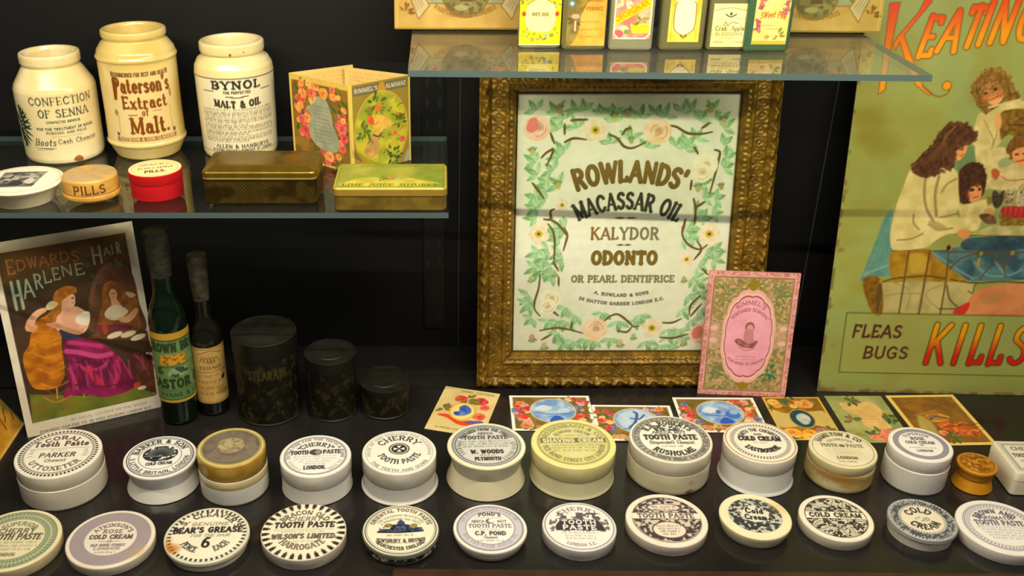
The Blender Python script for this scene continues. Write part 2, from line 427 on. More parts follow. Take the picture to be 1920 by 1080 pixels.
# ---- the printer's alphabet: letter = (width, strokes); stroke = (weight, points), cap height 1
def A_(cx, cy, rx, ry, a0, a1, n=7):
    return [(cx + rx * math.cos(R(a0 + (a1 - a0) * k / n)), cy + ry * math.sin(R(a0 + (a1 - a0) * k / n))) for k in range(n + 1)]
FONT = {
 'A': (.78, [(.6, [(.02, 0), (.37, .97)]), (1, [(.39, .97), (.76, 0)]), (.5, [(.15, .33), (.63, .33)])]),
 'B': (.66, [(1, [(.1, 0), (.1, 1)]), (.6, [(.1, .96), (.35, .96)]), (.9, A_(.35, .73, .23, .23, 90, -90)), (.6, [(.35, .5), (.1, .5)]), (1, A_(.36, .27, .27, .23, 90, -90)), (.6, [(.36, .04), (.1, .04)])]),
 'C': (.72, [(1, A_(.4, .5, .33, .47, 38, 322, 12))]),
 'D': (.74, [(1, [(.1, 0), (.1, 1)]), (.6, [(.1, .96), (.3, .96)]), (1, A_(.3, .5, .37, .46, 90, -90, 9)), (.6, [(.3, .04), (.1, .04)])]),
 'E': (.62, [(1, [(.1, 0), (.1, 1)]), (.6, [(.1, .96), (.55, .96), (.55, .84)]), (.6, [(.1, .5), (.42, .5)]), (.6, [(.1, .04), (.57, .04), (.57, .18)])]),
 'F': (.6, [(1, [(.1, 0), (.1, 1)]), (.6, [(.1, .96), (.55, .96), (.55, .82)]), (.6, [(.1, .5), (.42, .5)])]),
 'G': (.76, [(1, A_(.4, .5, .33, .47, 40, 318, 12)), (.9, [(.66, .18), (.66, .44), (.45, .44)])]),
 'H': (.76, [(1, [(.1, 0), (.1, 1)]), (1, [(.66, 0), (.66, 1)]), (.5, [(.1, .5), (.66, .5)])]),
 'I': (.24, [(1, [(.12, 0), (.12, 1)])]),
 'J': (.5, [(1, [(.38, 1), (.38, .22)]), (.8, A_(.22, .22, .16, .19, 0, -170))]),
 'K': (.74, [(1, [(.1, 0), (.1, 1)]), (.6, [(.64, 1), (.12, .42)]), (1, [(.28, .58), (.68, 0)])]),
 'L': (.58, [(1, [(.1, 0), (.1, 1)]), (.6, [(.1, .04), (.54, .04), (.54, .2)])]),
 'M': (.92, [(.7, [(.1, 0), (.1, 1)]), (1, [(.12, .97), (.46, .1)]), (.6, [(.46, .1), (.8, .97)]), (1, [(.82, 0), (.82, 1)])]),
 'N': (.76, [(.7, [(.1, 0), (.1, 1)]), (1, [(.11, .97), (.65, .03)]), (.7, [(.66, .02), (.66, 1)])]),
 'O': (.78, [(1, A_(.39, .5, .32, .47, 0, 360, 16))]),
 'P': (.64, [(1, [(.1, 0), (.1, 1)]), (.6, [(.1, .96), (.34, .96)]), (1, A_(.34, .71, .25, .25, 90, -90)), (.6, [(.34, .46), (.1, .46)])]),
 'Q': (.78, [(1, A_(.39, .5, .32, .47, 0, 360, 16)), (.8, [(.42, .25), (.74, -.1)])]),
 'R': (.72, [(1, [(.1, 0), (.1, 1)]), (.6, [(.1, .96), (.34, .96)]), (1, A_(.34, .73, .24, .23, 90, -90)), (.6, [(.34, .5), (.1, .5)]), (1, [(.34, .48), (.64, 0)])]),
 'S': (.62, [(1, A_(.31, .73, .23, .23, 35, 200, 8) + A_(.3, .27, .25, .23, 90, -150, 10)[1:])]),
 'T': (.68, [(1, [(.34, 0), (.34, .99)]), (.6, [(.03, .82), (.03, .96), (.65, .96), (.65, .82)])]),
 'U': (.74, [(1, [(.1, 1), (.1, .3)]), (.9, A_(.37, .3, .27, .27, 180, 360, 8)), (.7, [(.64, .3), (.64, 1)])]),
 'V': (.76, [(1, [(.04, 1), (.38, .03)]), (.6, [(.38, .03), (.72, 1)])]),
 'W': (1.02, [(1, [(.04, 1), (.28, .03)]), (.6, [(.28, .03), (.5, .9)]), (1, [(.5, .9), (.74, .03)]), (.6, [(.74, .03), (.98, 1)])]),
 'X': (.72, [(1, [(.06, 1), (.66, 0)]), (.6, [(.66, 1), (.06, 0)])]),
 'Y': (.72, [(1, [(.04, 1), (.36, .48)]), (.6, [(.68, 1), (.36, .48)]), (1, [(.36, .48), (.36, 0)])]),
 'Z': (.64, [(.6, [(.08, .8), (.08, .96), (.56, .96)]), (1, [(.56, .96), (.08, .04)]), (.6, [(.08, .04), (.58, .04), (.58, .2)])]),
 '6': (.62, [(1, A_(.31, .3, .22, .27, 0, 360, 12)), (1, [(.1, .34), (.16, .7), (.34, .95), (.5, .95)])]),
 '2': (.6, [(1, A_(.3, .72, .21, .24, 170, -30, 8) + [(.08, .05)]), (1, [(.08, .05), (.54, .05)])]),
 '4': (.6, [(.6, [(.4, .98), (.05, .3), (.56, .3)]), (1, [(.4, .98), (.4, 0)])]),
 '3': (.58, [(1, A_(.28, .74, .2, .22, 150, -90, 8)), (1, A_(.28, .26, .23, .24, 90, -150, 8))]),
 '9': (.62, [(1, A_(.31, .7, .22, .27, 0, 360, 12)), (1, [(.52, .66), (.46, .3), (.28, .05), (.12, .05)])]),
 '5': (.58, [(.6, [(.5, .96), (.14, .96), (.12, .55)]), (1, A_(.28, .3, .24, .27, 130, -150, 9))]),
 '0': (.62, [(1, A_(.31, .5, .23, .46, 0, 360, 14))]),
 '&': (.78, [(1, [(.7, 0), (.2, .68)] + A_(.33, .78, .15, .17, 210, -40, 7) + [(.12, .35)] + A_(.32, .24, .23, .21, 160, 350, 7) + [(.68, .46)])]),
 "'": (.18, [(1, [(.1, 1), (.07, .8)])]),
 '.': (.2, [(1.1, [(.1, .06), (.1, .07)])]),
 ',': (.2, [(1, [(.11, .08), (.06, -.12)])]),
 '-': (.4, [(.7, [(.06, .45), (.34, .45)])]),
 ' ': (.36, []),
 'a': (.5, [(.9, A_(.22, .22, .16, .2, 0, 360, 10)), (1, [(.4, .5), (.4, .05), (.47, .02)]), (.7, A_(.24, .46, .16, .15, 0, 160, 5))]),
 'b': (.52, [(1, [(.08, .02), (.08, .98)]), (1, A_(.25, .29, .18, .27, 0, 360, 10))]),
 'c': (.46, [(1, A_(.25, .3, .18, .28, 45, 315, 9))]),
 'd': (.54, [(1, [(.43, .02), (.43, .98)]), (1, A_(.25, .29, .18, .27, 0, 360, 10))]),
 'e': (.5, [(1, A_(.25, .3, .18, .28, 0, 310, 10)), (.6, [(.08, .31), (.43, .31)])]),
 'f': (.36, [(1, [(.14, 0), (.14, .75)]), (.9, A_(.27, .75, .13, .2, 180, 40, 5)), (.6, [(.02, .57), (.3, .57)])]),
 'h': (.54, [(1, [(.08, 0), (.08, .98)]), (.8, A_(.26, .38, .17, .2, 180, 0, 6)), (1, [(.43, .38), (.43, 0)])]),
 'i': (.2, [(1, [(.1, 0), (.1, .58)]), (1.1, [(.1, .8), (.1, .81)])]),
 'l': (.2, [(1, [(.1, 0), (.1, 1)])]),
 'm': (.8, [(1, [(.08, 0), (.08, .58)]), (.8, A_(.24, .4, .15, .18, 180, 0, 6)), (1, [(.39, .4), (.39, 0)]), (.8, A_(.54, .4, .15, .18, 180, 0, 6)), (1, [(.69, .4), (.69, 0)])]),
 'n': (.54, [(1, [(.08, 0), (.08, .58)]), (.8, A_(.26, .38, .17, .2, 180, 0, 6)), (1, [(.43, .38), (.43, 0)])]),
 'o': (.5, [(1, A_(.25, .3, .18, .28, 0, 360, 12))]),
 'p': (.52, [(1, [(.08, .58), (.08, -.3)]), (1, A_(.25, .29, .18, .27, 0, 360, 10))]),
 'r': (.38, [(1, [(.08, 0), (.08, .58)]), (.9, A_(.24, .36, .15, .2, 170, 50, 5))]),
 's': (.42, [(1, A_(.21, .44, .14, .14, 40, 200, 6) + A_(.2, .16, .16, .15, 90, -140, 8)[1:])]),
 't': (.36, [(1, [(.14, .85), (.14, .12), (.22, .03), (.32, .06)]), (.6, [(.01, .57), (.3, .57)])]),
 'u': (.54, [(1, [(.08, .58), (.08, .2)]), (.8, A_(.26, .2, .17, .18, 180, 360, 6)), (1, [(.43, .58), (.43, 0)])]),
 'x': (.48, [(1, [(.05, .58), (.43, 0)]), (.6, [(.43, .58), (.05, 0)])]),
 'y': (.48, [(1, [(.05, .58), (.25, .05)]), (.7, [(.43, .58), (.18, -.28), (.04, -.28)])]),
}
def layout(t, w, serif, mono, sp):
    x = 0.0; out = []
    for ch in t:
        wd, st = FONT.get(ch) or FONT.get(ch.upper()) or FONT[' ']
        L = []
        for k, pts in st:
            ww = w * (k if k >= 1 else k + (1 - k) * mono)
            for (ax, ay), (bx, by) in zip(pts[:-1], pts[1:]): L.append((x + ax, ay, x + bx, by, ww))
            if serif > 0:
                for (ex, ey) in (pts[0], pts[-1]):
                    if abs(ey) < 1e-6 or abs(ey - 1) < 1e-6:
                        yy = .03 if ey < .5 else .97
                        L.append((x + ex - serif - w * .3, yy, x + ex + serif + w * .3, yy, w * .5))
        if L: out.append(L)
        x += wd + sp + (w - .18) * .6
    return out, max(x - sp - (w - .18) * .6, .1)
# ------------------------------------------------------------------ builders
INK = (44, 44, 48); GREY = (118, 118, 124); WHITE = (238, 234, 222)

def add_disc(mb, art, r, z, dome=0.0, mi=0):
    n = art.n
    rr = art.X ** 2 + art.Y ** 2
    v = np.column_stack([art.X * r, art.Y * r, z + dome * (1 - rr)])
    mb.add(v, grid_faces(n, n), art.c, mi)

def lid_shape(mb, art, Rl, z0, z1, side, kind='straight', dome=0.0006, rimc=None):
    """printed disc on top, rolled edge, side wall and underside"""
    rimc = rimc or side
    Rt = Rl - 0.0012
    add_disc(mb, art, Rt, z1, dome)
    edge = [(Rl, z1 - 0.0015), (Rl - 0.0001, z1 - 0.0007), (Rl - 0.0005, z1 - 0.0002), (Rt, z1)]
    if kind == 'overhang':      # thin plate wider than the wall below it
        low = [(0, z0), (Rl * .92, z0), (Rl * .935, z1 - 0.0055), (Rl * .97, z1 - 0.0045), (Rl, z1 - 0.0036)]
    elif kind == 'taper':
        low = [(0, z0), (Rl * .88, z0), (Rl * .9, z0 + 0.001), (Rl * .985, z1 - 0.005)]
    elif kind == 'spool':
        low = [(0, z0), (Rl * .87, z0), (Rl * .875, z0 + .001), (Rl * .93, z0 + (z1 - z0) * .55), (Rl * .985, z1 - 0.0036)]
    else:
        low = [(0, z0), (Rl - .001, z0), (Rl - .0002, z0 + .001)]
    prof = low + edge
    cols = [side] * len(low) + [rimc] * len(edge)
    add_lathe(mb, prof, cols)

def body_shape(mb, Rb, Rs, z1, c, kind='straight'):
    if kind == 'flare':
        p = [(0, 0), (Rb - .001, 0), (Rb, .0010), (Rb - .0002, .0022), (Rs + .0005, .0034), (Rs, .0050), (Rs - .0003, z1), (0, z1)]
    elif kind == 'spool':
        p = [(0, 0), (Rb - .001, 0), (Rb, .001), (Rb - .0006, .003), (Rs + (Rb - Rs) * .45, .003 + (z1 - .003) * .4), (Rs + .0003, z1 - .001), (Rs, z1), (0, z1)]
    elif kind == 'barrel':
        p = [(0, 0), (Rb * .95, 0), (Rb * .985, .0018), (Rb, .005), (Rb, z1), (0, z1)]
    else:
        p = [(0, 0), (Rb - .0015, 0), (Rb - .0003, .0012), (Rb, .003), (Rb, z1 - .0006), (Rb - .0008, z1), (0, z1)]
    add_lathe(mb, p, c)

def pot(label, x, y, Rl, Rb, H, art, lidc, bodyc, kind='straight', seam=.55, lk='straight', rot=0.0, group='lidded pots in the back row', matl=None, bmat=None, body_art=None):
    t = thing('ceramic_pot', label, 'pot', (x, y, 0), R(rot), group)
    zs = H * seam
    if body_art:      # stained body
        jar_mesh('pot_body', [(.0001, 0), (Rb * .95, 0), (Rb * .985, .0018), (Rb, .005), (Rb, zs), (.0001, zs + .0001)], body_art, bodyc, bmat or GLAZE, t, 220, 90)
    else:
        b = MB(); body_shape(b, Rb, Rl * (.87 if kind == 'spool' else .985 if kind == 'flare' else 1), zs, bodyc, kind)
        b.obj('pot_body', bmat or GLAZE, t)
    m = MB(); lid_shape(m, art, Rl, zs + .00035, H, lidc, lk)
    m.obj('lid', matl or GLAZE, t)
    return t

def lid(label, x, y, Rl, H, art, side, kind='straight', rot=0.0, rimc=None, side_fn=None):
    m = MB(); lid_shape(m, art, Rl, 0, H, side, kind, rimc=rimc)
    o = m.obj('pot_lid', GLAZE)
    o.location = (x, y, 0); o.rotation_euler = (0, 0, R(rot))
    return tag(o, label, 'pot lid', 'printed pot lids in the front row')

def jar_mesh(name, prof, art_fn, base, material, parent=None, nu=300, nv=170, wmax=None):
    """revolved body whose surface carries its own printing; art_fn(art, height) with x = arc length from the front, y = height"""
    p, L = resample(prof, nv)
    rm = max(q[0] for q in prof)
    k = np.linspace(-1, 1, nu, endpoint=False)
    th = np.pi * np.sign(k) * (0.55 * np.abs(k) + 0.45 * np.abs(k) ** 3)      # finer towards the front
    TH, ZZ = np.meshgrid(th, p[:, 1]); RR = np.repeat(p[:, 0:1], nu, 1)
    a = Art(TH * rm * 1000, ZZ * 1000, base, rm * 1000 * math.pi * 0.62 * 2 / nu)
    a.R = RR.ravel() * 1000
    art_fn(a)
    v = np.stack([RR * np.sin(TH), -RR * np.cos(TH), ZZ], -1).reshape(-1, 3)
    mb = MB(); mb.add(v, grid_faces(nu, nv, True), a.c)
    return mb.obj(name, material, parent, smooth=50)

def facing(x, y):
    return math.atan2(-x, y)

def sheet_mesh(mb, art, thick, back=(190, 180, 150), mi=0, z0=0.0, warp=0.0):
    """printed front (x, y) at height z0, with its own thickness behind it; sizes of the art are millimetres"""
    nx, ny, w, h = art.nx, art.ny, art.w / 1000, art.h / 1000
    x, y = art.X / 1000, art.Y / 1000
    z = z0 + warp * np.sin(np.pi * x / w) * np.sin(np.pi * y / h)
    v = np.column_stack([x, y, z])
    mb.add(v, grid_faces(nx, ny), art.c, mi)
    b = [(0, 0), (w, 0), (w, h), (0, h)]
    vb = [(p[0], p[1], z0) for p in b] + [(p[0], p[1], z0 - thick) for p in b]
    mb.add(vb, [(7, 6, 5, 4), (0, 4, 5, 1), (1, 5, 6, 2), (2, 6, 7, 3), (3, 7, 4, 0)], back, mi)

def sheet(name, label, cat, M, art, thick, material, group=None, back=(190, 180, 150), warp=0.0, parent=None):
    mb = MB(); sheet_mesh(mb, art, thick, back, warp=warp)
    o = mb.obj(name, material, parent, smooth=20)
    if M is not None: o.matrix_world = Matrix(M)
    if label: tag(o, label, cat, group)
    return o

def flat_matrix(bl, br, z):
    """a sheet lying on its back: x axis along its bottom edge"""
    dx, dy = br[0] - bl[0], br[1] - bl[1]; n = math.hypot(dx, dy); dx /= n; dy /= n
    return [[dx, -dy, 0, bl[0]], [dy, dx, 0, bl[1]], [0, 0, 1, z], [0, 0, 0, 1]]

# flowers for the printed cards
def rose(a, x, y, r, c, seed=0):
    c = np.array(c, float); dk = c * (.78, .66, .6); lt = c + (255 - c) * .28
    rnd = random.Random(seed)
    a.ell(x, y, r, r * .92, NZ(c, lt, r * .5, seed), wob=.12)
    for k in range(7):
        t = rnd.uniform(0, 360); q = r * (.85 - k * .11)
        p = [(x + q * math.cos(R(t + s)) * .9, y + q * math.sin(R(t + s)) * .85) for s in range(0, 120, 24)]
        a.line(p, r * .10, dk if k % 2 else lt, .55, curve=True)
    a.ell(x + r * .1, y + r * .05, r * .28, r * .24, dk, .6, soft=r * .2)
def dogrose(a, x, y, r, c, eye=(190, 160, 20), seed=0):
    c = np.array(c, float)
    for k in range(5):
        t = R(k * 72 + seed * 20); a.ell(x + r * .5 * math.cos(t), y + r * .5 * math.sin(t), r * .52, r * .46, NZ(c, c * .94, r * .3, k), rot=k * 72 + seed * 20, wob=.1)
    a.ell(x, y, r * .34, r * .32, eye, soft=r * .1); a.ell(x, y, r * .14, r * .13, (70, 55, 10), .8)
def spray(a, x, y, r, n, greens, seed=0, L=None):
    rnd = random.Random(seed)
    for _ in range(n):
        t = rnd.uniform(0, 360); q = r * rnd.uniform(0, .6); l = (L or r * .6) * rnd.uniform(.7, 1.2); g = np.array(rnd.choice(greens), float)
        a.leaf(x + q * math.cos(R(t)), y + q * math.sin(R(t)), l, l * .5, t + rnd.uniform(-30, 30), g, g * .7)
def bouquet(a, cx, cy, rx, ry, n, cols, greens, seed, r):
    rnd = random.Random(seed)
    for _ in range(n * 2):
        g = np.array(rnd.choice(greens), float)
        a.leaf(cx + rnd.uniform(-rx, rx), cy + rnd.uniform(-ry, ry), r * rnd.uniform(1.2, 2), r * .7, rnd.uniform(0, 360), g, g * .75)
    for _ in range(n):
        rose(a, cx + rnd.uniform(-rx, rx), cy + rnd.uniform(-ry, ry), r * rnd.uniform(.6, 1.15), rnd.choice(cols), rnd.randint(0, 999))
def curls(a, pts, r, c1, c2, seed=0):
    """locks of hair along an outline"""
    p = smooth(pts, True, 4); rnd = random.Random(seed)
    for k in range(len(p)):
        x, y = p[k] + np.array([rnd.uniform(-r, r), rnd.uniform(-r, r)]) * .5
        a.ell(x, y, r * rnd.uniform(.6, 1.1), r * rnd.uniform(.5, .9), NZ(c1, c2, r * .6, k + seed), .9, rot=rnd.uniform(0, 180), wob=.2)
    q = p.mean(0)
    for k in range(len(p) * 2):
        t = rnd.uniform(.15, .95); i = rnd.randrange(len(p)); x, y = p[i] * t + q * (1 - t)
        a.line([(x, y), (x + rnd.uniform(-1, 1) * r, y - r * .7), (x + rnd.uniform(-1.2, 1.2) * r, y - r * 1.6)], r * .28, c1 if k % 2 else c2, .6, curve=True)
# ------------------------------------------------------------------ the setting
def structure(o): return tag(o, kind='structure')
CASE_X0, CASE_X1, WALL_Y, FRONT_Y = -0.95, 1.05, 1.145, 0.60
wm = mat('case_back_paint', 0.55, spec=0.3, mottle=0.25, mscale=9)
b = MB(); add_box(b, (CASE_X0, WALL_Y, -0.02), (CASE_X1, WALL_Y + 0.02, 0.95), (13, 13, 14)); structure(b.obj('wall_back', wm, smooth=0))
b = MB(); add_box(b, (CASE_X0 - 0.02, FRONT_Y, -0.02), (CASE_X0, WALL_Y + 0.02, 0.95), (13, 13, 14)); structure(b.obj('wall_left', wm, smooth=0))
b = MB(); add_box(b, (CASE_X1, FRONT_Y, -0.02), (CASE_X1 + 0.02, WALL_Y + 0.02, 0.95), (13, 13, 14)); structure(b.obj('wall_right', wm, smooth=0))

fl = mat('polished_black_floor', 0.17, spec=0.5, mottle=0.3, mscale=12, rvar=0.07)
b = MB(); add_box(b, (CASE_X0, FRONT_Y, -0.02), (CASE_X1, WALL_Y, 0.0), (34, 32, 31)); structure(b.obj('floor', fl, smooth=0))

# varnished rail along the cabinet's front edge
rail = mat('varnished_oak_rail', 0.3, coat=0.4, mottle=0.35, mscale=40)
b = MB(); add_rbox(b, 0.0, 0.80, -0.030, 0.0, [(0, -.020), (0, .0008), (.0012, .0022)], .003, (62, 40, 28))
o = structure(b.obj('trim_1', rail)); o.location = (-0.0475, 0.7213, 0); o.rotation_euler = (0, 0, R(-0.69))

# seams of the back panels and the slotted uprights that carry the shelves
def upright(x, x1, z0, z1, n):
    b = MB(); y = WALL_Y
    add_box(b, (x, y - .004, z0), (x1, y, z1), (22, 23, 25))
    o = structure(b.obj('trim_%d' % n, mat('shelf_upright_metal', 0.4, metal=0.3), smooth=0))
    s = MB()
    k = z0 + .01; cx = (x + x1) / 2; w = (x1 - x) * .14
    while k < z1 - .01:
        for dx in (-.28, .28):
            c = cx + dx * (x1 - x); add_box(s, (c - w / 2, y - .0046, k), (c + w / 2, y - .0040, k + .012), (6, 6, 7))
        k += .026
    s.obj('slot_row', mat('slot_shadow_metal', 0.8), o, smooth=0)
upright(-.024, .002, .03, .62, 2)
for n, x in ((3, .020), (4, .463)):
    b = MB(); add_box(b, (x, WALL_Y - .0012, 0), (x + .0012, WALL_Y, .95), (62, 62, 64)); structure(b.obj('trim_%d' % n, wm, smooth=0))

def shelf(label, corners, z, t, face):
    """plate glass: (front-left, front-right, back-right, back-left)"""
    fl_, fr, br, bl = corners
    c = (74, 92, 92)
    b = MB(); P = [fl_, fr, br, bl]
    v = [(p[0], p[1], z) for p in P] + [(p[0], p[1], z - t) for p in P]
    b.add(v, [(0, 1, 2, 3), (7, 6, 5, 4)], c, 0)
    b.add(v, [(0, 4, 5, 1), (1, 5, 6, 2), (2, 6, 7, 3), (3, 7, 4, 0)], c, 1)
    o = b.obj('glass_shelf', [face, GEDGE], smooth=0)
    return tag(o, label, 'shelf', 'plate glass shelves')
SZ1, SZ2 = 0.2956, 0.4347
shelf('lower left plate glass shelf carrying three stoneware jars and small boxes', [(-.80, .8905), (.0057, .8905), (.0050, 1.128), (-.80, 1.128)], SZ1, .0058, GLASSTOP)
shelf('upper right plate glass shelf carrying a row of scent bottles', [(-.0314, .8894), (.4358, .8724), (.4370, 1.0660), (-.0322, 1.0850)], SZ2, .0058, DUSTYTOP)

# ------------------------------------------------------------------ printed pot lids and pots
def D(base=WHITE, n=122): return Art.disc(n, base)
def ringpair(a, r, w=.02, gap=.05, c=INK): a.ring(0, 0, r, w, c); a.ring(0, 0, r - gap, w * .7, c)

# back row, from the left
a = D((236, 230, 214))
a.teeth(.90, .075, 62, (50, 46, 50), .55); a.ring(0, 0, .83, .02, (90, 84, 84)); a.ring(0, 0, .80, .012, GREY)
a.arc('CORAL', 0, 0, .56, .15, 90, (50, 46, 50), wid=1.25, w=.24, serif=.08)
a.text('Tooth Paste', 0, .27, .20, (60, 55, 58), w=.22, fit=1.30, serif=.06, mono=.2)
a.line([(-.72, .17), (.72, .17)], .014, GREY); a.scribble(-.2, .2, .07, .06, GREY, 1)
a.text('PARKER', 0, -.18, .17, (50, 46, 50), w=.2, fit=.86, slant=.1)
a.text('Chemist', 0, -.37, .12, (80, 74, 76), w=.16, fit=.5)
a.arc('UTTOXETER', 0, 0, .72, .15, 270, (60, 55, 58), wid=1.3, w=.2, serif=.06, low=True)
for s in (0, 180): a.scrib_arc(.62, .1, s - 14, s + 14, GREY, s)
pot('large white pot with black toothed border on its lid, nearest the show card', -.4015, .8488, .0439, .0440, .0423, a, (226, 219, 202), (222, 214, 196), seam=.60, rot=5)

a = D((238, 236, 230))
ringpair(a, .93, .035, .06, (70, 74, 84)); a.ring(0, 0, .60, .018, (70, 74, 84))
a.arc('BARKER & SON', 0, 0, .66, .17, 95, (40, 42, 50), wid=.95, w=.24, serif=.06)
a.arc('3 LITTLE BRITAIN, LONDON', 0, 0, .83, .13, 268, (50, 52, 60), w=.22, low=True, span=175)
a.mess(lambda x, y: np.hypot(x / .50, (y - .12) / .38) < 1, (38, 42, 52), .08, 3, .36, .5)
for k in range(15): a.leaf(0, .0, .50, .11, 12 * k + 6, (46, 50, 58), (150, 150, 150))
a.line([(-.25, -.12), (0, -.2), (.25, -.12)], .06, (46, 50, 58), curve=True)
a.text('COLD CREAM', 0, -.40, .13, (40, 42, 50), w=.22, fit=.72)
pot('small waisted white pot, its lid printed with a dark eagle emblem', -.2975, .8534, .0379, .0378, .0341, a, (224, 222, 216), (228, 224, 214), 'spool', .46, 'spool', rot=8)

a = D((176, 160, 100))
a.ell(0, .0, .86, .86, NZ((134, 122, 106), (112, 100, 92), .2, 4)); a.ring(0, 0, .95, .06, (226, 208, 140))
for r in (.5, .58, .66, .74): a.ring(0, 0, r, .02, (160, 146, 116), .7)
a.ell(-.02, .08, .42, .40, NZ((176, 160, 116), (140, 126, 104), .12, 9)); a.mess(lambda x, y: np.hypot(x, y - .08) < .36, (196, 182, 140), .09, 6, .45, .6, .8)
def gold_pot():
    t = pot('white pot with worn gold lid and gold band, third from the left', -.2203, .8484, .0355, .0355, .0500, a, (190, 150, 52), (232, 228, 218), seam=.60, matl=mat('worn_gilt_glaze', .32, metal=.12, coat=.2, mottle=.25, mscale=45))
    b = MB(); add_lathe(b, [(.03552, .0205), (.03572, .0209), (.03572, .0294), (.03552, .0298)], (206, 188, 140)); b.obj('dull_gilt_band', GLAZE, t)
gold_pot()

a = D((236, 234, 228)); P = (64, 64, 72)
ringpair(a, .90, .02, .035, P); a.arc('EXTRA FINE FOR THE TEETH & GUMS', 0, 0, .74, .09, 90, P, w=.2, span=200)
a.arc('CHERRY', 0, -.1, .55, .18, 90, P, w=.22, serif=.06, span=88); a.ell(-.5, .36, .05, .03, P); a.ell(.5, .36, .05, .03, P)
a.text('TOOTH', -.47, .06, .18, P, w=.24, fit=.5, serif=.05); a.text('PASTE', .47, .06, .18, P, w=.24, fit=.5, serif=.05)
a.ell(0, .14, .19, .15, (150, 150, 156)); a.ring(0, .14, .17, .02, P, 1, .13); a.mess(lambda x, y: np.hypot(x / .16, (y - .14) / .12) < 1, P, .06, 12)
for k, (y, w) in enumerate(((-.08, .62), (-.2, .58), (-.32, .46), (-.43, .3))): a.scribble(-w, w, y, .06, GREY, k, .7)
a.text('LONDON.', 0, -.66, .16, P, w=.25, fit=.62, serif=.06)
for s in (200, 300): a.scrib_arc(.74, .09, s, s + 40, GREY, s)
pot('white pot with Cherry and London lettering on its lid, right of the gold lidded pot', -.1334, .8511, .0374, .0376, .0373, a, (222, 219, 212), (216, 213, 206), 'flare', .52, rot=4)

a = D((236, 233, 222)); P = (62, 60, 62)
a.ring(0, 0, .93, .012, GREY); a.arc('PRICE OF ONE SHILLING FOR CLEANSING', 0, 0, .80, .085, 90, GREY, w=.18, span=205)
a.arc('CHERRY', 0, .02, .52, .21, 90, P, w=.20, serif=.07, span=118)
a.ell(0, .12, .29, .27, P); a.ring(0, .12, .235, .03, (225, 222, 214), 1, .22); a.ell(0, .12, .20, .19, (44, 42, 46))
for t in (0, 90, 180, 270): a.poly([(.02 * math.cos(R(t)), .12 + .02 * math.sin(R(t))), (.17 * math.cos(R(t - 25)), .12 + .16 * math.sin(R(t - 25))), (.17 * math.cos(R(t + 25)), .12 + .16 * math.sin(R(t + 25)))], (232, 228, 218))
a.arc('TOOTH PASTE', 0, .08, .64, .19, 270, P, w=.2, serif=.07, span=140, low=True)
a.arc('THE TEETH AND GUMS', 0, 0, .90, .10, 270, (96, 92, 94), w=.2, span=120, low=True)
pot('white pot with a round cross badge in the middle of its lid', -.0457, .8540, .0391, .0410, .0399, a, (222, 218, 206), (206, 203, 196), 'flare', .50, rot=3)

a = D((232, 228, 200)); P = (58, 62, 66)
a.ell(0, .02, .88, .88, (206, 206, 200)); ringpair(a, .89, .05, .07, (92, 96, 104)); a.teeth(.90, .05, 90, (190, 190, 184), .4)
a.arc('PREPARED FROM THE FINEST', 0, 0, .66, .11, 90, P, w=.25, span=130, serif=.05)
a.text('ARECA', 0, .47, .10, P, w=.22, fit=.4); a.text('TOOTH PASTE', 0, .26, .15, P, w=.24, fit=1.15, serif=.06)
for k, (y, w) in enumerate(((.13, .66), (.02, .7), (-.09, .6))): a.scribble(-w, w, y, .07, P, k + 9, .75)
a.text('W. WOODS', 0, -.37, .15, (36, 38, 42), w=.28, fit=.84); a.scribble(-.2, .2, -.47, .05, P, 3)
a.text('PLYMOUTH', 0, -.66, .13, (36, 38, 42), w=.26, fit=.66, serif=.05)
for s in (0, 180, 200, 320): a.scrib_arc(.68, .12, s - 16, s + 16, P, s)
pot('cream waisted pot with grey printed Plymouth lid, left of the yellow pot', .0462, .8631, .0416, .0422, .0418, a, (224, 218, 186), (220, 212, 180), 'spool', .5, 'spool', rot=2)

a = D((232, 222, 142)); P = (120, 112, 70)
a.ell(0, .01, .87, .87, NZ((214, 208, 146), (206, 198, 124), .3, 5)); ringpair(a, .87, .02, .035, P)
a.arc('BREIDENBACH & CO', 0, 0, .66, .13, 92, P, w=.2, span=150, serif=.05)
a.arc('ALMOND CREAM', 0, -.15, .60, .10, 90, (104, 100, 90), w=.2, span=86); a.scribble(-.4, .4, .28, .07, P, 2)
a.rect(-.80, .80, .0, .20, (110, 104, 66)); a.text('SHAVING CREAM', 0, .03, .14, (236, 230, 180), w=.24, fit=1.46, serif=.05)
for k, (y, w) in enumerate(((-.12, .68), (-.23, .62), (-.34, .5))): a.scribble(-w, w, y, .07, P, k + 20, .8)
a.arc('OLD BOND STREET CITY LONDON', 0, 0, .76, .12, 270, P, w=.2, span=165, low=True)
pot('yellowed pot with yellow shaving cream lid in the middle of the back row', .1390, .8682, .0450, .0456, .0409, a, (228, 218, 152), (216, 208, 168), 'flare', .53, rot=1)

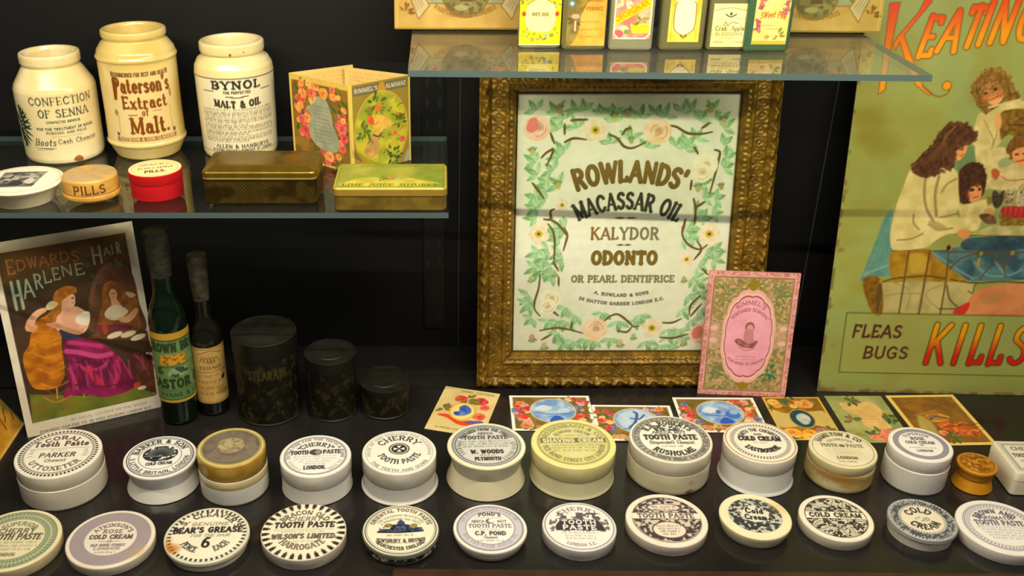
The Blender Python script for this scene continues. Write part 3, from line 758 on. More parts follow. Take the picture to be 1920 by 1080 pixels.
a = D((236, 232, 218)); P = (44, 42, 46)
a.ring(0, 0, .86, .17, (178, 172, 162)); a.teeth(.86, .12, 40, (128, 122, 118), .5); ringpair(a, .95, .015, .17, P); a.mess(lambda x, y: np.abs(np.hypot(x, y) - .86) < .06, (110, 106, 104), .05, 8)
a.arc('R.B. ROBERTS', 0, 0, .60, .17, 90, P, w=.26, serif=.06, span=118)
a.mess(lambda x, y: (np.abs(x) < .36) & (np.abs(y - .44) < .13), (60, 58, 62), .06, 14, .4, .52)
a.text('ARECA NUT', 0, .20, .11, P, w=.22, fit=.84, serif=.06); a.text('TOOTH PASTE', 0, -.05, .20, P, w=.26, fit=1.32, serif=.06)
a.text('Dispensing Chemist', 0, -.24, .13, (60, 58, 62), w=.17, fit=1.1); a.scribble(-.28, .28, -.37, .06, P, 6)
a.arc('RUSHOLME', 0, 0, .72, .17, 270, P, w=.27, serif=.06, span=96, low=True)
pot('large pot lettered Rusholme with a rust spot on its side', .2432, .8730, .0437, .0437, .0434, a, (222, 214, 192), (210, 202, 172), 'barrel', .58, body_art=lambda b: (b.ell(15, 4.5, 4.5, 3, (150, 96, 44), .85, soft=2, wob=.4), b.ell(16, 16, 3, 2.2, (176, 150, 100), .6, soft=2, wob=.4), b.ell(-14, 10, 14, 7, (196, 190, 140), .5, soft=6)))

a = D((238, 230, 212)); P = (52, 50, 54)
a.ring(0, 0, .965, .03, (168, 128, 52)); a.teeth(.80, .10, 58, (122, 118, 120), .55); a.ring(0, 0, .74, .01, GREY)
a.arc('SMITH THE CHEMIST', 0, 0, .50, .14, 90, (70, 68, 72), w=.22, serif=.05, span=130); a.text('ROSE', 0, .29, .09, P, w=.2, fit=.22)
a.text('COLD CREAM', 0, .03, .20, P, w=.28, fit=1.18, serif=.06); a.scribble(-.2, .2, -.1, .06, GREY, 8)
a.arc('EASTBOURNE', 0, .1, .64, .17, 270, P, w=.28, serif=.05, span=104, low=True)
pot('white footed pot with Eastbourne lettering and thin gilt line round its lid', .3371, .8675, .0382, .0396, .0434, a, (226, 222, 210), (222, 222, 216), 'flare', .6, rot=-2)

a = D((230, 222, 190)); P = (60, 54, 44)
a.ring(0, 0, .92, .02, (120, 110, 80)); a.ell(0, -.3, .6, .3, (222, 210, 170), .6, soft=.3)
a.arc('HAMILTON & CO', 0, 0, .70, .17, 92, P, w=.24, serif=.06, span=120); a.arc('CELEBRATED', 0, -.1, .54, .1, 90, (120, 110, 90), w=.2, span=80)
a.text('TOOTH', -.40, .07, .17, (110, 102, 84), w=.2, fit=.5); a.text('PASTE', .40, .07, .17, (110, 102, 84), w=.2, fit=.5); a.ell(0, .14, .1, .08, (120, 112, 94))
for k, (y, w) in enumerate(((-.06, .6), (-.17, .55), (-.28, .5))): a.scribble(-w, w, y, .05, (150, 140, 118), k + 30, .6)
a.text('LONDON', 0, -.56, .13, P, w=.22, fit=.62); a.scribble(-.3, .3, -.72, .07, P, 5)
pot('ivory pot with brown stained sides, left of the tall white pot', .4266, .8676, .0348, .0350, .0340, a, (216, 202, 150), (204, 184, 128), 'barrel', .66, rot=-4, matl=mat('stained_glaze', .3, coat=.2, mottle=.10, mscale=38), bmat=mat('stained_glaze'), body_art=lambda b: (b.fill(NZ((214, 200, 152), (190, 162, 98), 11, 4, sx=.5)), b.ell(-18, 19, 26, 5, (150, 106, 44), .75, soft=5, wob=.3), b.ell(14, 16, 20, 3, (170, 128, 66), .6, soft=4, wob=.3), b.scribble(-30, 10, 11, 1.6, (130, 96, 50), 4, .5)))

a = D((240, 238, 232)); P = (70, 66, 80)
a.ring(0, 0, .80, .17, (152, 146, 160)); ringpair(a, .88, .012, .16, P)
a.arc('SUPERIOR', 0, 0, .52, .13, 90, P, w=.2, span=90); a.text('ROSE', 0, .22, .17, P, w=.22, fit=.46, serif=.07); a.text('COLD CREAM', 0, .0, .15, P, w=.22, fit=.96, serif=.05)
a.text('FOR', 0, -.13, .07, P, w=.2, fit=.14); a.scribble(-.45, .45, -.26, .06, P, 4); a.text('LONDON', 0, -.46, .11, P, w=.25, fit=.52, serif=.05)
pot('tall plain white pot with broad grey ring on its lid', .5048, .8620, .0319, .0321, .0440, a, (232, 228, 222), (226, 222, 214), 'straight', .64, rot=-3)

a = D((176, 112, 18), 90)
a.fill(NZ((180, 116, 16), (206, 146, 40), .25, 3)); a.mess(lambda x, y: np.hypot(x, y) < .78, (120, 72, 8), .16, 21, .45, .55, .8); a.ring(0, 0, .86, .07, (140, 86, 12))
def spool_box():
    t = thing('turned_wooden_box', 'small orange waisted wooden box beside the tall white pot', 'box', (.5636, .8512, 0))
    b = MB(); body_shape(b, .0200, .0158, .0150, (204, 140, 24), 'spool'); b.obj('box_body', WOOD, t)
    m = MB(); lid_shape(m, a, .0199, .0153, .0272, (196, 130, 20), 'spool'); m.obj('lid', WOOD, t)
spool_box()

def square_pot():
    t = thing('square_pot', 'square white pot cut off by the right edge of the picture', 'pot', (.6245, .8595, 0), R(-2))
    b = MB(); add_rbox(b, -.029, .029, -.029, .029, [(.0015, 0), (0, .0015), (0, .0165), (.0008, .0172)], .005, (222, 212, 188)); b.obj('pot_body', GLAZE, t)
    m = MB(); add_rbox(m, -.0293, .0293, -.0293, .0293, [(.0006, .0176), (0, .0182), (0, .0275), (.0008, .0288), (.0025, .0292)], .005, (228, 220, 198))
    s = Art.sheet(53, 53, 90, (234, 226, 208)); P = (96, 90, 92)
    for k, w in ((2, .5), (4.5, .9), (6, .4)):
        s.line([(k, k), (53 - k, k), (53 - k, 53 - k), (k, 53 - k), (k, k)], w, P)
    s.text('CHERRY', 26.5, 38, 6, P, w=.2, fit=30); s.text('TOOTH PASTE', 26.5, 26, 6, P, w=.22, fit=36, serif=.06); s.scribble(12, 41, 18, 3, P, 3); s.text('LONDON', 26.5, 9, 4, P, fit=18)
    n0 = m.n; v = np.column_stack([s.X / 1000 - .0265, s.Y / 1000 - .0265, np.full(len(s.X), .02935)]); m.add(v, grid_faces(s.nx, s.ny), s.c)
    m.obj('lid', GLAZE, t)
square_pot()

# front row, from the left
a = D((226, 216, 180)); P = (96, 104, 84)
a.ring(0, 0, .80, .24, (164, 172, 136)); a.teeth(.80, .20, 64, (120, 134, 110), .5); a.ring(0, 0, .92, .02, P); a.ring(0, 0, .67, .015, P); a.ring(0, 0, .80, .03, (196, 196, 160))
a.arc('SUPERIOR', 0, 0, .46, .13, 88, P, w=.2, span=92); a.text('CHERRY', 0, .2, .15, (80, 82, 70), w=.2, fit=.8); a.text('TOOTH PASTE', 0, -.02, .19, (74, 76, 64), w=.2, fit=1.18, serif=.06, slant=.08)
for k, (y, w) in enumerate(((-.14, .56), (-.25, .6), (-.36, .5))): a.scribble(-w, w, y, .07, P, k + 40, .7)
a.text('LONDON', 0, -.55, .10, P, w=.2, fit=.4)
lid('cream lid with broad green ring cut off by the left edge', -.4160, .7492, .0450, .0125, a, (222, 204, 160), rot=2)

a = D((228, 218, 204)); P = (92, 80, 88)
a.ring(0, 0, .765, .33, (168, 156, 160))
for r in (.62, .67, .72, .77, .82, .87, .915): a.ring(0, 0, r, .014, (128, 116, 124), .8)
a.arc('ATKINSON\'S', 0, -.03, .44, .12, 90, P, w=.22, serif=.05, span=120); a.text('ROSE', 0, .17, .13, P, w=.2, fit=.46, serif=.06); a.text('COLD CREAM', 0, -.03, .14, (70, 60, 66), w=.24, fit=1.0, serif=.05)
a.line([(-.25, -.12), (-.06, -.12)], .012, P); a.line([(.25, -.12), (.06, -.12)], .012, P); a.text('24', 0, -.16, .08, P, fit=.1); a.text('OLD BOND STREET', 0, -.29, .08, P, w=.22, fit=.8); a.text('LONDON', 0, -.41, .09, P, w=.2, fit=.6); a.scribble(-.24, .24, -.52, .06, P, 4)
a.ell(.9, -.55, .25, .2, (206, 160, 70), .45, soft=.25)
lid('lid with wide mauve grey ring of fine concentric lines', -.3229, .7528, .0423, .0107, a, (222, 210, 188), rot=2)

a = D((238, 230, 208)); P = (40, 40, 40)
a.teeth(.91, .10, 46, (60, 62, 60), .5); a.ring(0, 0, .965, .035, (196, 192, 176))
a.arc('F.S. CLEAVER\'S', 0, 0, .68, .17, 93, (62, 62, 60), w=.24, serif=.06, span=148); a.text('GENUINE', .02, .33, .12, (110, 106, 100), w=.2, fit=.9, slant=.2)
a.text('BEAR\'S GREASE', 0, .07, .19, P, w=.27, fit=1.66, mono=.8); a.text('FOR THE HAIR', .08, -.09, .10, (120, 116, 106), w=.18, fit=.94, slant=.3)
a.text('6', .02, -.46, .34, P, w=.2, fit=.2); a.arc('PENCE', 0, .02, .68, .18, 232, P, w=.17, serif=.06, span=42, low=True); a.arc('EACH', 0, .02, .68, .18, 312, P, w=.17, serif=.06, span=36, low=True)
a.ell(-.78, -.48, .2, .16, (176, 100, 20), .75, soft=.18); a.ell(-.9, -.3, .1, .2, (190, 120, 40), .5, soft=.15)
lid('lid with a large figure 6 and an orange stain at its left edge', -.2298, .7560, .0412, .0124, a, (214, 206, 184), 'overhang', rot=3, rimc=(206, 200, 182))

a = D((238, 228, 204)); P = (60, 54, 52)
a.teeth(.93, .15, 30, (48, 44, 42), .5); a.teeth(.83, .04, 30, (48, 44, 42), .28)
for k in range(30): a.ell(.86 * math.cos(R(12 * k)), .86 * math.sin(R(12 * k)), .045, .045, (236, 226, 202))
a.arc('BRACON OLD', 0, 0, .60, .15, 90, (80, 72, 68), w=.22, serif=.06, span=112); a.text('CHERRY', 0, .36, .15, (110, 100, 94), w=.2, fit=.8, slant=.2)
a.text('TOOTH PASTE', 0, .12, .19, P, w=.27, fit=1.44, mono=.7, slant=.1); a.line([(-.72, .04), (.72, .04)], .01, GREY); a.scribble(-.52, .52, -.05, .05, GREY, 4)
a.text('WILSON\'S LIMITED', 0, -.28, .16, (96, 88, 80), w=.28, fit=1.5, mono=.7, slant=.1); a.scribble(-.36, .36, -.40, .05, GREY, 6)
a.arc('HARROGATE', 0, .05, .72, .18, 270, (96, 84, 76), w=.2, serif=.06, span=100, low=True)
lid('lid with bold black zigzag border lettered Harrogate', -.1361, .7608, .0418, .0131, a, (208, 198, 178), rot=2)

a = D((238, 230, 204)); P = (64, 60, 62)
a.ring(0, 0, .95, .03, (60, 62, 66)); a.ring(0, 0, .90, .015, GREY)
a.arc('ORIENTAL TOOTH PASTE', 0, 0, .74, .12, 88, P, w=.24, span=150); a.arc('FOR CLEANSING BEAUTIFYING', 0, -.2, .74, .07, 90, GREY, w=.2, span=106); a.arc('& PRESERVING THE TEETH', 0, -.36, .74, .07, 90, GREY, w=.2, span=86)
N = (44, 56, 92)
a.poly([(-.64, -.08), (-.5, .04), (-.3, .02), (-.22, .12), (-.2, .2), (-.1, .2), (-.08, .30), (0, .40), (.1, .30), (.12, .2), (.24, .18), (.3, .04), (.5, .08), (.62, -.04), (.4, -.10), (0, -.14), (-.4, -.12)], NZ(N, (92, 104, 132), .09, 3))
a.ell(-.32, .16, .12, .08, (150, 132, 70)); a.ell(.36, .14, .1, .08, (150, 132, 70)); a.line([(-.6, -.1), (0, -.13), (.6, -.08)], .05, (30, 36, 56), curve=True); a.mess(lambda x, y: np.hypot(x / .6, (y - .02) / .15) < 1, (30, 34, 52), .05, 7, .5, .6)
a.scribble(-.36, .36, -.26, .06, P, 2); a.text('JEWSBURY & BROWN', 0, -.46, .13, P, w=.22, fit=1.30, rise=-.06); a.scribble(-.4, .4, -.56, .05, P, 9); a.arc('MANCHESTER ENGLAND', 0, .05, .86, .12, 270, P, w=.24, span=98, low=True)
def castle_lid():
    t = thing('ceramic_pot', 'shallow pot with castle picture lid and dark patterned side', 'pot', (-.0412, .7619, 0), R(2), 'printed pot lids in the front row')
    m = MB(); lid_shape(m, a, .0378, .0085, .0138, (206, 200, 176), rimc=(120, 120, 112)); m.obj('lid', GLAZE, t)
    def pat(b):
        b.fill((56, 58, 52)); b.mess(lambda x, y: y > 0, (176, 172, 150), 4.2, 5, .5, .56); b.mess(lambda x, y: y > 0, (20, 22, 20), 2.6, 8, .58, .64)
    jar_mesh('pot_body', [(.0001, 0), (.034, 0), (.0362, .0012), (.0368, .004), (.0366, .0081), (.0001, .0082)], pat, (60, 60, 54), GLAZE, t, 260, 60)
castle_lid()

a = D((238, 234, 226)); P = (72, 68, 78)
a.ring(0, 0, .81, .26, (198, 194, 204)); a.scrib_arc(.78, .1, 160, 20, (128, 124, 138), 2); a.scrib_arc(.72, .1, 200, 340, (128, 124, 138), 3); ringpair(a, .93, .015, .03, P); a.ring(0, 0, .68, .015, P)
a.text('POND\'S', 0, .47, .14, P, w=.26, fit=.62, rise=.04); a.scribble(-.42, .42, .40, .045, GREY, 2); a.text('ARECA', -.34, .21, .11, P, fit=.36); a.text('NUT', .34, .21, .11, P, fit=.26); a.ell(0, .27, .12, .11, (110, 106, 120)); a.ell(.04, .29, .08, .08, (238, 234, 226))
a.text('TOOTH PASTE', 0, .0, .15, (104, 98, 112), w=.2, fit=1.2, serif=.07); a.scribble(-.3, .3, -.1, .05, GREY, 3); a.text('C.P. POND', 0, -.31, .15, (50, 48, 58), w=.25, fit=.84); a.text('Chemist', 0, -.45, .10, P, w=.16, fit=.38); a.scribble(-.36, .36, -.56, .06, P, 5)
lid('tapering lid with grey lettered ring, left of the black scroll lid', .0466, .7645, .0364, .0137, a, (216, 208, 198), 'taper')

a = D((234, 230, 226)); P = (52, 48, 56)
a.ring(0, 0, .955, .03, (120, 116, 124)); a.arc('CHERRY', 0, 0, .66, .15, 90, (104, 98, 108), w=.2, serif=.06, span=100)
a.mess(lambda x, y: (np.hypot(x, y) < .84) & (y > .28) & (y < .56) & (np.abs(x) < .62), (70, 66, 76), .09, 31, .48, .56, .9)
a.mess(lambda x, y: (np.hypot(x, y) < .84) & (np.abs(y - .02) < .26), (80, 76, 84), .11, 33, .46, .54, .8)
a.poly([(-.66, .0), (-.5, .26), (.5, .26), (.66, .02), (.72, -.2), (-.66, -.2)], P); a.text('TOOTH', 0, .07, .16, (236, 232, 228), w=.26, fit=.94, mono=.7); a.text('PASTE', 0, -.16, .18, (236, 232, 228), w=.27, fit=.92, mono=.7)
for k, (y, w) in enumerate(((-.32, .5), (-.44, .42), (-.55, .4))): a.scribble(-w, w, y, .06, GREY, k + 50, .8)
a.arc('LONDON S.E.', 0, 0, .84, .11, 270, (140, 118, 126), w=.2, span=60, low=True)
lid('lid with white tooth paste lettering on a black scroll', .1346, .7679, .0365, .0133, a, (212, 204, 200), rot=-1)

a = D((236, 224, 208)); P = (72, 60, 62)
a.ell(0, .02, .86, .86, (208, 196, 184)); a.mess(lambda x, y: np.hypot(x, y - .02) < .85, P, .075, 41, .42, .52); ringpair(a, .86, .018, .04, P)
a.ell(0, .46, .46, .15, (226, 214, 198)); a.ring(0, .46, .44, .02, P, 1, .14); a.scribble(-.3, .3, .46, .07, P, 2); a.scribble(-.26, .26, .36, .06, P, 3)
a.rect(-.86, .86, .02, .25, (238, 226, 210)); a.line([(-.84, .26), (.84, .26)], .02, P); a.line([(-.84, .01), (.84, .01)], .02, P); a.text('TOOTH PASTE', 0, .06, .16, P, w=.22, fit=1.42, serif=.07)
a.ell(0, -.40, .42, .30, (228, 216, 200)); a.ring(0, -.40, .42, .025, P, 1, .30)
for k in range(4): a.scribble(-.3 + .04 * k, .3 - .04 * k, -.28 - .10 * k, .06, P, k + 60)
lid('pinkish lid with engraved scrollwork above and below a white tooth paste band', .2230, .7789, .0405, .0121, a, (226, 210, 196), rot=-1)

a = D((236, 228, 190)); P = (58, 62, 64)
a.ell(0, .02, .78, .78, (196, 196, 180)); a.mess(lambda x, y: np.hypot(x, y - .02) < .76, P, .085, 51, .38, .48); a.ell(0, .04, .46, .40, (226, 222, 200)); a.mess(lambda x, y: (np.hypot(x / .48, (y - .04) / .42) < 1) & (np.hypot(x / .4, (y - .04) / .33) > 1), P, .05, 53, .45, .55)
a.text('Cold', 0, .10, .22, (44, 46, 48), w=.24, fit=.5, serif=.07, mono=.1); a.text('Cream', 0, -.18, .22, (44, 46, 48), w=.22, fit=.62, serif=.07, mono=.1)
a.ell(.8, .45, .3, .3, (222, 180, 90), .35, soft=.3)
lid('cream rimmed lid with black letter cold cream in a dark wreath', .3115, .7813, .0352, .0148, a, (226, 216, 176), 'taper', rot=-5)

a = D((238, 230, 210)); P = (50, 46, 44)
a.ell(0, 0, .86, .86, (196, 188, 172)); a.mess(lambda x, y: np.hypot(x, y) < .85, P, .12, 61, .42, .5); a.mess(lambda x, y: np.hypot(x, y) < .85, (222, 214, 196), .05, 63, .62, .68)
for k in range(10): a.leaf(.5 * math.cos(R(36 * k + 18)), .5 * math.sin(R(36 * k + 18)), .34, .2, 36 * k + 18 + (20 if k % 2 else -25), (206, 198, 182), P)
a.ring(0, 0, .86, .025, P); a.poly([(-.86, -.06), (-.82, .24), (.82, .24), (.86, -.06)], (240, 232, 212)); a.line([(-.83, .25), (.83, .25)], .02, P); a.line([(-.86, -.07), (.86, -.07)], .02, P); a.text('COLD CREAM', 0, .005, .185, P, w=.27, fit=1.46, mono=.6)
lid('lid with black leaf pattern above and below a white cold cream band', .3928, .7820, .0358, .0121, a, (222, 212, 192), rot=-3)

a = D((232, 224, 198)); P = (74, 78, 92)
a.ring(0, 0, .86, .26, (150, 152, 156)); a.mess(lambda x, y: (np.hypot(x, y) > .72) & (np.hypot(x, y) < .98), P, .06, 71, .42, .52); a.teeth(.95, .08, 60, (206, 204, 190), .4); a.teeth(.66, .06, 50, (110, 110, 120), .45); ringpair(a, .74, .02, .03, P)
a.arc('COLD', 0, .0, .32, .24, 95, (70, 62, 62), w=.26, span=112); a.arc('CREAM', 0, .04, .54, .24, 272, (64, 58, 60), w=.26, span=126, low=True); a.mess(lambda x, y: np.hypot(x / .24, y / .14) < 1, (170, 160, 156), .05, 73)
lid('lid with scalloped grey lace border and curved cold cream lettering', .4756, .7758, .0325, .0150, a, (212, 204, 192), 'overhang', rot=-4, rimc=(140, 142, 146))

a = D((240, 236, 230)); P = (84, 74, 104)
a.ring(0, 0, .82, .03, (150, 142, 164)); a.teeth(.76, .06, 60, (150, 142, 164), .5); ringpair(a, .86, .012, .15, P)
a.arc('BROWN AND', 0, 0, .50, .15, 92, P, w=.25, serif=.06, span=110); a.text('AROMATIC', 0, .26, .12, P, w=.22, fit=.8, slant=.1); a.text('TOOTH PASTE', 0, .05, .17, P, w=.2, fit=1.16, serif=.07)
for k in range(5): a.scribble(-.56 + .05 * k, .56 - .05 * k, -.05 - .1 * k, .06, (140, 130, 152), k + 80, .8)
lid('white lid with violet print cut off by the right edge', .5500, .7670, .0415, .0130, a, (228, 220, 212), rot=-4)
# ------------------------------------------------------------------ lower left shelf
def pen_rows(a, x0, x1, ys, h, col, seed, al=.8):
    for k, y in enumerate(ys): a.scribble(x0, x1, y, h, col, seed + k, al)

def jar(label, x, y, prof, fn, base, z=SZ1, turn=0.0):
    o = jar_mesh('stoneware_jar', prof, fn, base, JARGLAZE)
    o.location = (x, y, z); o.rotation_euler = (0, 0, facing(x, y) + R(turn))
    return tag(o, label, 'jar', 'stoneware jars on the lower shelf')

def senna(a):
    P = (52, 62, 54)
    a.fill(NZ((236, 222, 178), (222, 202, 146), 40, 2))
    a.text('CONFECTION', 5, 67, 8.2, P, w=.15, serif=.09, fit=70, mono=.1); a.text('OF SENNA', 6, 53.5, 8.6, P, w=.16, serif=.09, fit=55, mono=.1)
    a.text('CONFECTIO SENNAE', 4, 47, 3, P, w=.2, fit=36); a.line([(-12, 44.5), (20, 44.5)], .4, P, .7)
    a.text('FOR THE TREATMENT OF BOWEL', 6, 39.5, 2.6, P, w=.24, fit=64); a.text('PURGING AND PILLS', 6, 35, 2.6, P, w=.24, fit=44); a.line([(-10, 32), (22, 32)], .4, P, .7)
    a.text('Boots', -20, 22.5, 7.5, P, w=.14, slant=.3, fit=24, serif=.05); a.line([(-34, 20), (-8, 19)], .6, P, curve=True); a.line([(-30, 17.6), (-12, 18)], .6, P); a.text('Cash Chemist', 17, 24, 5.2, P, w=.14, fit=44)
    for k in range(34):
        t = k / 33; yy = 22 + 40 * t; ln = 10 * math.sin(math.pi * min(1, t * 1.05)) + 3
        a.leaf(-50, yy, ln * 1.5, 3.2, (k * 97) % 140 - 70 + (90 if k % 3 else -10), (40, 74, 58), (24, 46, 36))
    a.blob([(8, 5), (12, 9), (17, 8), (19, 3), (13, 2)], (150, 88, 30), .9)
jar('stout white jar with dark leafy sprig beside its lettering, leftmost of the three jars', -.4240, 1.0673, [(0.0001, 0), (0.0378, 0), (0.04111, 0.002), (0.04234, 0.006), (0.04271, 0.04), (0.04328, 0.07), (0.04309, 0.078), (0.04158, 0.083), (0.03213, 0.0985), (0.02948, 0.1018), (0.03043, 0.1035), (0.03156, 0.105), (0.03175, 0.112), (0.03119, 0.1148), (0.02929, 0.1156), (0.02693, 0.115), (0.02551, 0.111), (0.02533, 0.097)], senna, (238, 230, 204), turn=-2)

def paterson(a):
    P = (122, 66, 22); B = (238, 222, 168)
    a.fill(NZ((226, 204, 134), (206, 178, 100), 50, 4))
    a.rect(-42, 42, 22, 102, (234, 214, 164), .5, soft=8)
    a.text('RECOMMENDED FOR REST AND HEALTH', 0, 96, 4.2, (110, 74, 30), w=.24, fit=66, rise=-.8)
    a.text('Paterson\'s', 1, 78.5, 15.5, P, w=.2, serif=.07, fit=64, mono=.2); a.poly([(-33, 70), (-29, 70), (-26, 90), (-33, 94)], P)
    a.text('Extract', 2, 61, 13, P, w=.21, serif=.07, fit=50, mono=.2); a.text('of', 1, 53, 8, P, w=.18, serif=.08, fit=7); a.line([(-18, 54), (-8, 54)], .7, P); a.line([(10, 57), (20, 57)], .7, P)
    a.text('Malt.', 5, 33.5, 17, P, w=.2, serif=.08, fit=44, mono=.2)
    a.line([(-31, 32), (-30, 58)], .5, P, .6); a.line([(32, 32), (31, 60)], .5, P, .6); a.ell(-33, 56, 2, 3.5, P, .6); a.ell(34, 74, 2, 5, P, .5)
    a.rect(-36, 36, 24.5, 29.5, (150, 98, 48), .9); a.text('PATERSON & SON GLASGOW', 0, 25.4, 3.2, B, w=.22, fit=66); a.ell(-34, 32, 2, 2, P); a.ell(34, 33, 2, 2.4, P)
jar('tall cream jar with two raised rings and large brown lettering', -.3325, 1.0750, [(0.0001, 0), (0.03168, 0), (0.03504, 0.002), (0.03792, 0.008), (0.04147, 0.0155), (0.04282, 0.0172), (0.04339, 0.0188), (0.04282, 0.0204), (0.04205, 0.0215), (0.04147, 0.05), (0.04166, 0.09), (0.04186, 0.1078), (0.04282, 0.1092), (0.0433, 0.1108), (0.04282, 0.1124), (0.04186, 0.1136), (0.0408, 0.118), (0.03552, 0.1255), (0.03245, 0.1283), (0.03283, 0.13), (0.03418, 0.1315), (0.03456, 0.1345), (0.03408, 0.1378), (0.03216, 0.139), (0.02976, 0.1388), (0.02832, 0.136), (0.02784, 0.12)], paterson, (232, 216, 150))

def bynol(a):
    a.Y = a.Y * 1.048
    P = (46, 46, 46)
    a.fill(NZ((236, 222, 176), (224, 206, 148), 45, 6))
    a.rect(-58, 58, 11, 97, (232, 222, 186)); a.rect(-58, 58, 96.2, 97.2, P); a.rect(-58, 58, 10.6, 11.4, P)
    a.text('BYNOL', 0, 85, 8.6, P, w=.3, serif=.08, fit=54, mono=.1); a.text('THE PERFECTED', 0, 79.5, 3, P, w=.22, fit=30); a.line([(-40, 82), (-26, 82)], .5, P); a.line([(28, 82), (42, 82)], .5, P); a.line([(-12, 76.5), (0, 75), (12, 76.5)], 1.3, P, curve=True)
    a.text('MALT & OIL', 0, 65.5, 7.4, P, w=.3, serif=.08, fit=52, mono=.2, rise=-2)
    for k in range(14):
        y = 60 - k * 2.85; w = 43 if k not in (6, 10, 13) else 10; a.scribble(-43, w, y, 2.0, P, 100 + k, .85)
    a.text('ALLEN & HANBURYS', 2, 15.6, 4.4, P, w=.22, fit=64); a.text('PLOUGH COURT LOMBARD ST LONDON', 2, 11.8, 2.6, P, w=.24, fit=74)
    a.ell(-4, 121, 1.6, 1.6, (120, 80, 20)); a.ell(14, 123, 1.2, .8, (130, 96, 40))
jar('white jar densely printed with small black text, rightmost of the three jars', -.2292, 1.0800, [(0.0001, 0.0), (0.03783, 0.0), (0.04025, 0.00191), (0.04123, 0.00572), (0.04219, 0.03816), (0.04268, 0.08109), (0.04297, 0.09254), (0.0419, 0.10017), (0.03832, 0.10685), (0.03347, 0.11019), (0.03201, 0.11162), (0.03279, 0.11305), (0.03443, 0.114), (0.03492, 0.11734), (0.03482, 0.12307), (0.03395, 0.12478), (0.03152, 0.12545), (0.02891, 0.12478), (0.02813, 0.12116), (0.02764, 0.10685)], bynol, (238, 230, 196), turn=1)

a = D((244, 236, 212), 130); P = (96, 92, 88)
a.ring(0, 0, .955, .02, (150, 140, 120)); a.ring(0, 0, .87, .012, (190, 180, 156))
a.poly([(-.62, -.52), (.36, -.62), (.58, .50), (-.50, .58)], NZ((150, 146, 138), (92, 90, 88), .22, 5)); a.poly([(-.6, .1), (-.3, .4), (-.05, .15), (.2, .42), (.5, .05), (.4, -.2), (-.5, -.1)], (176, 172, 162)); a.mess(lambda x, y: (np.abs(x + .02) < .5) & (np.abs(y + .03) < .5), (70, 70, 70), .12, 9, .52, .6, .8); a.blob([(-.3, -.4), (-.1, -.1), (.1, -.3), (.0, -.5)], (66, 64, 64)); a.blob([(.1, -.2), (.25, .05), (.36, -.2), (.26, -.4)], (206, 200, 188))
m = MB(); add_lathe(m, [(0, 0), (.0280, 0), (.0292, .001), (.0338, .013), (.0372, .0158), (.0400, .0176), (.0405, .0190), (.0400, .0203), (.0388, .0209)], (238, 226, 196)); add_disc(m, a, .0388, .0209, .0004)
o = m.obj('lidded_dish', GLAZE); o.location = (-.4180, .9270, SZ1); o.rotation_euler = (0, 0, R(10)); tag(o, 'wide cream dish lid with grey engraved landscape, cut off at the left shelf end', 'dish')

def pills(a):
    a.fill(NZ((206, 156, 62), (184, 128, 40), 12, 3)); a.fill(NZ((224, 184, 96), (206, 156, 62), 3, 8, sx=.2), .4)
    a.rect(-60, 60, 9.8, 10.6, (120, 70, 16)); a.rect(-30, 10, 4.2, 5.4, (150, 92, 24), .5)
    a.text('PILLS', -3, 12.0, 8.6, (84, 44, 10), w=.17, fit=33, serif=.02)
    a.mess(lambda x, y: y > 25.2, (176, 150, 110), 6, 2, .2, .4)
o = jar_mesh('pill_box', [(.0001, 0), (.012, 0), (.0135, .001), (.0148, .0026), (.0255, .0032), (.0278, .0048), (.0283, .0066), (.0282, .0092), (.0270, .0102), (.0269, .018), (.0266, .0236), (.0252, .0256), (.020, .0260), (.0001, .0262)], pills, (206, 156, 62), WOOD, None, 240, 110)
o.location = (-.3515, .9325, SZ1); o.rotation_euler = (0, 0, facing(-.352, .936)); tag(o, 'yellow boxwood pill box with stamped Pills lettering', 'box')

def red_box():
    t = thing('round_box', 'small round red box with cream printed top', 'box', (-.2892, .9445, SZ1), facing(-.2875, .944))
    c = (186, 10, 20)
    b = MB(); add_lathe(b, [(0, 0), (.0256, 0), (.0259, .0006), (.0259, .0158), (0, .0158)], c); b.obj('box_body', PAPER, t)
    a = D((236, 208, 150), 90); K = (110, 84, 50); a.ring(0, 0, .88, .02, K, .6)
    a.scribble(-.55, .55, .36, .18, K, 3, .8); a.scribble(-.62, .62, -.04, .18, (90, 66, 40), 5, .9); a.text('PILLS.', 0, -.50, .26, (70, 52, 34), w=.22, fit=.8)
    m = MB(); add_lathe(m, [(0, .0161), (.0262, .0161), (.0265, .0166), (.0265, .0256), (.0258, .0264)], c); add_disc(m, a, .0258, .0264); m.obj('lid', PAPER, t)
red_box()

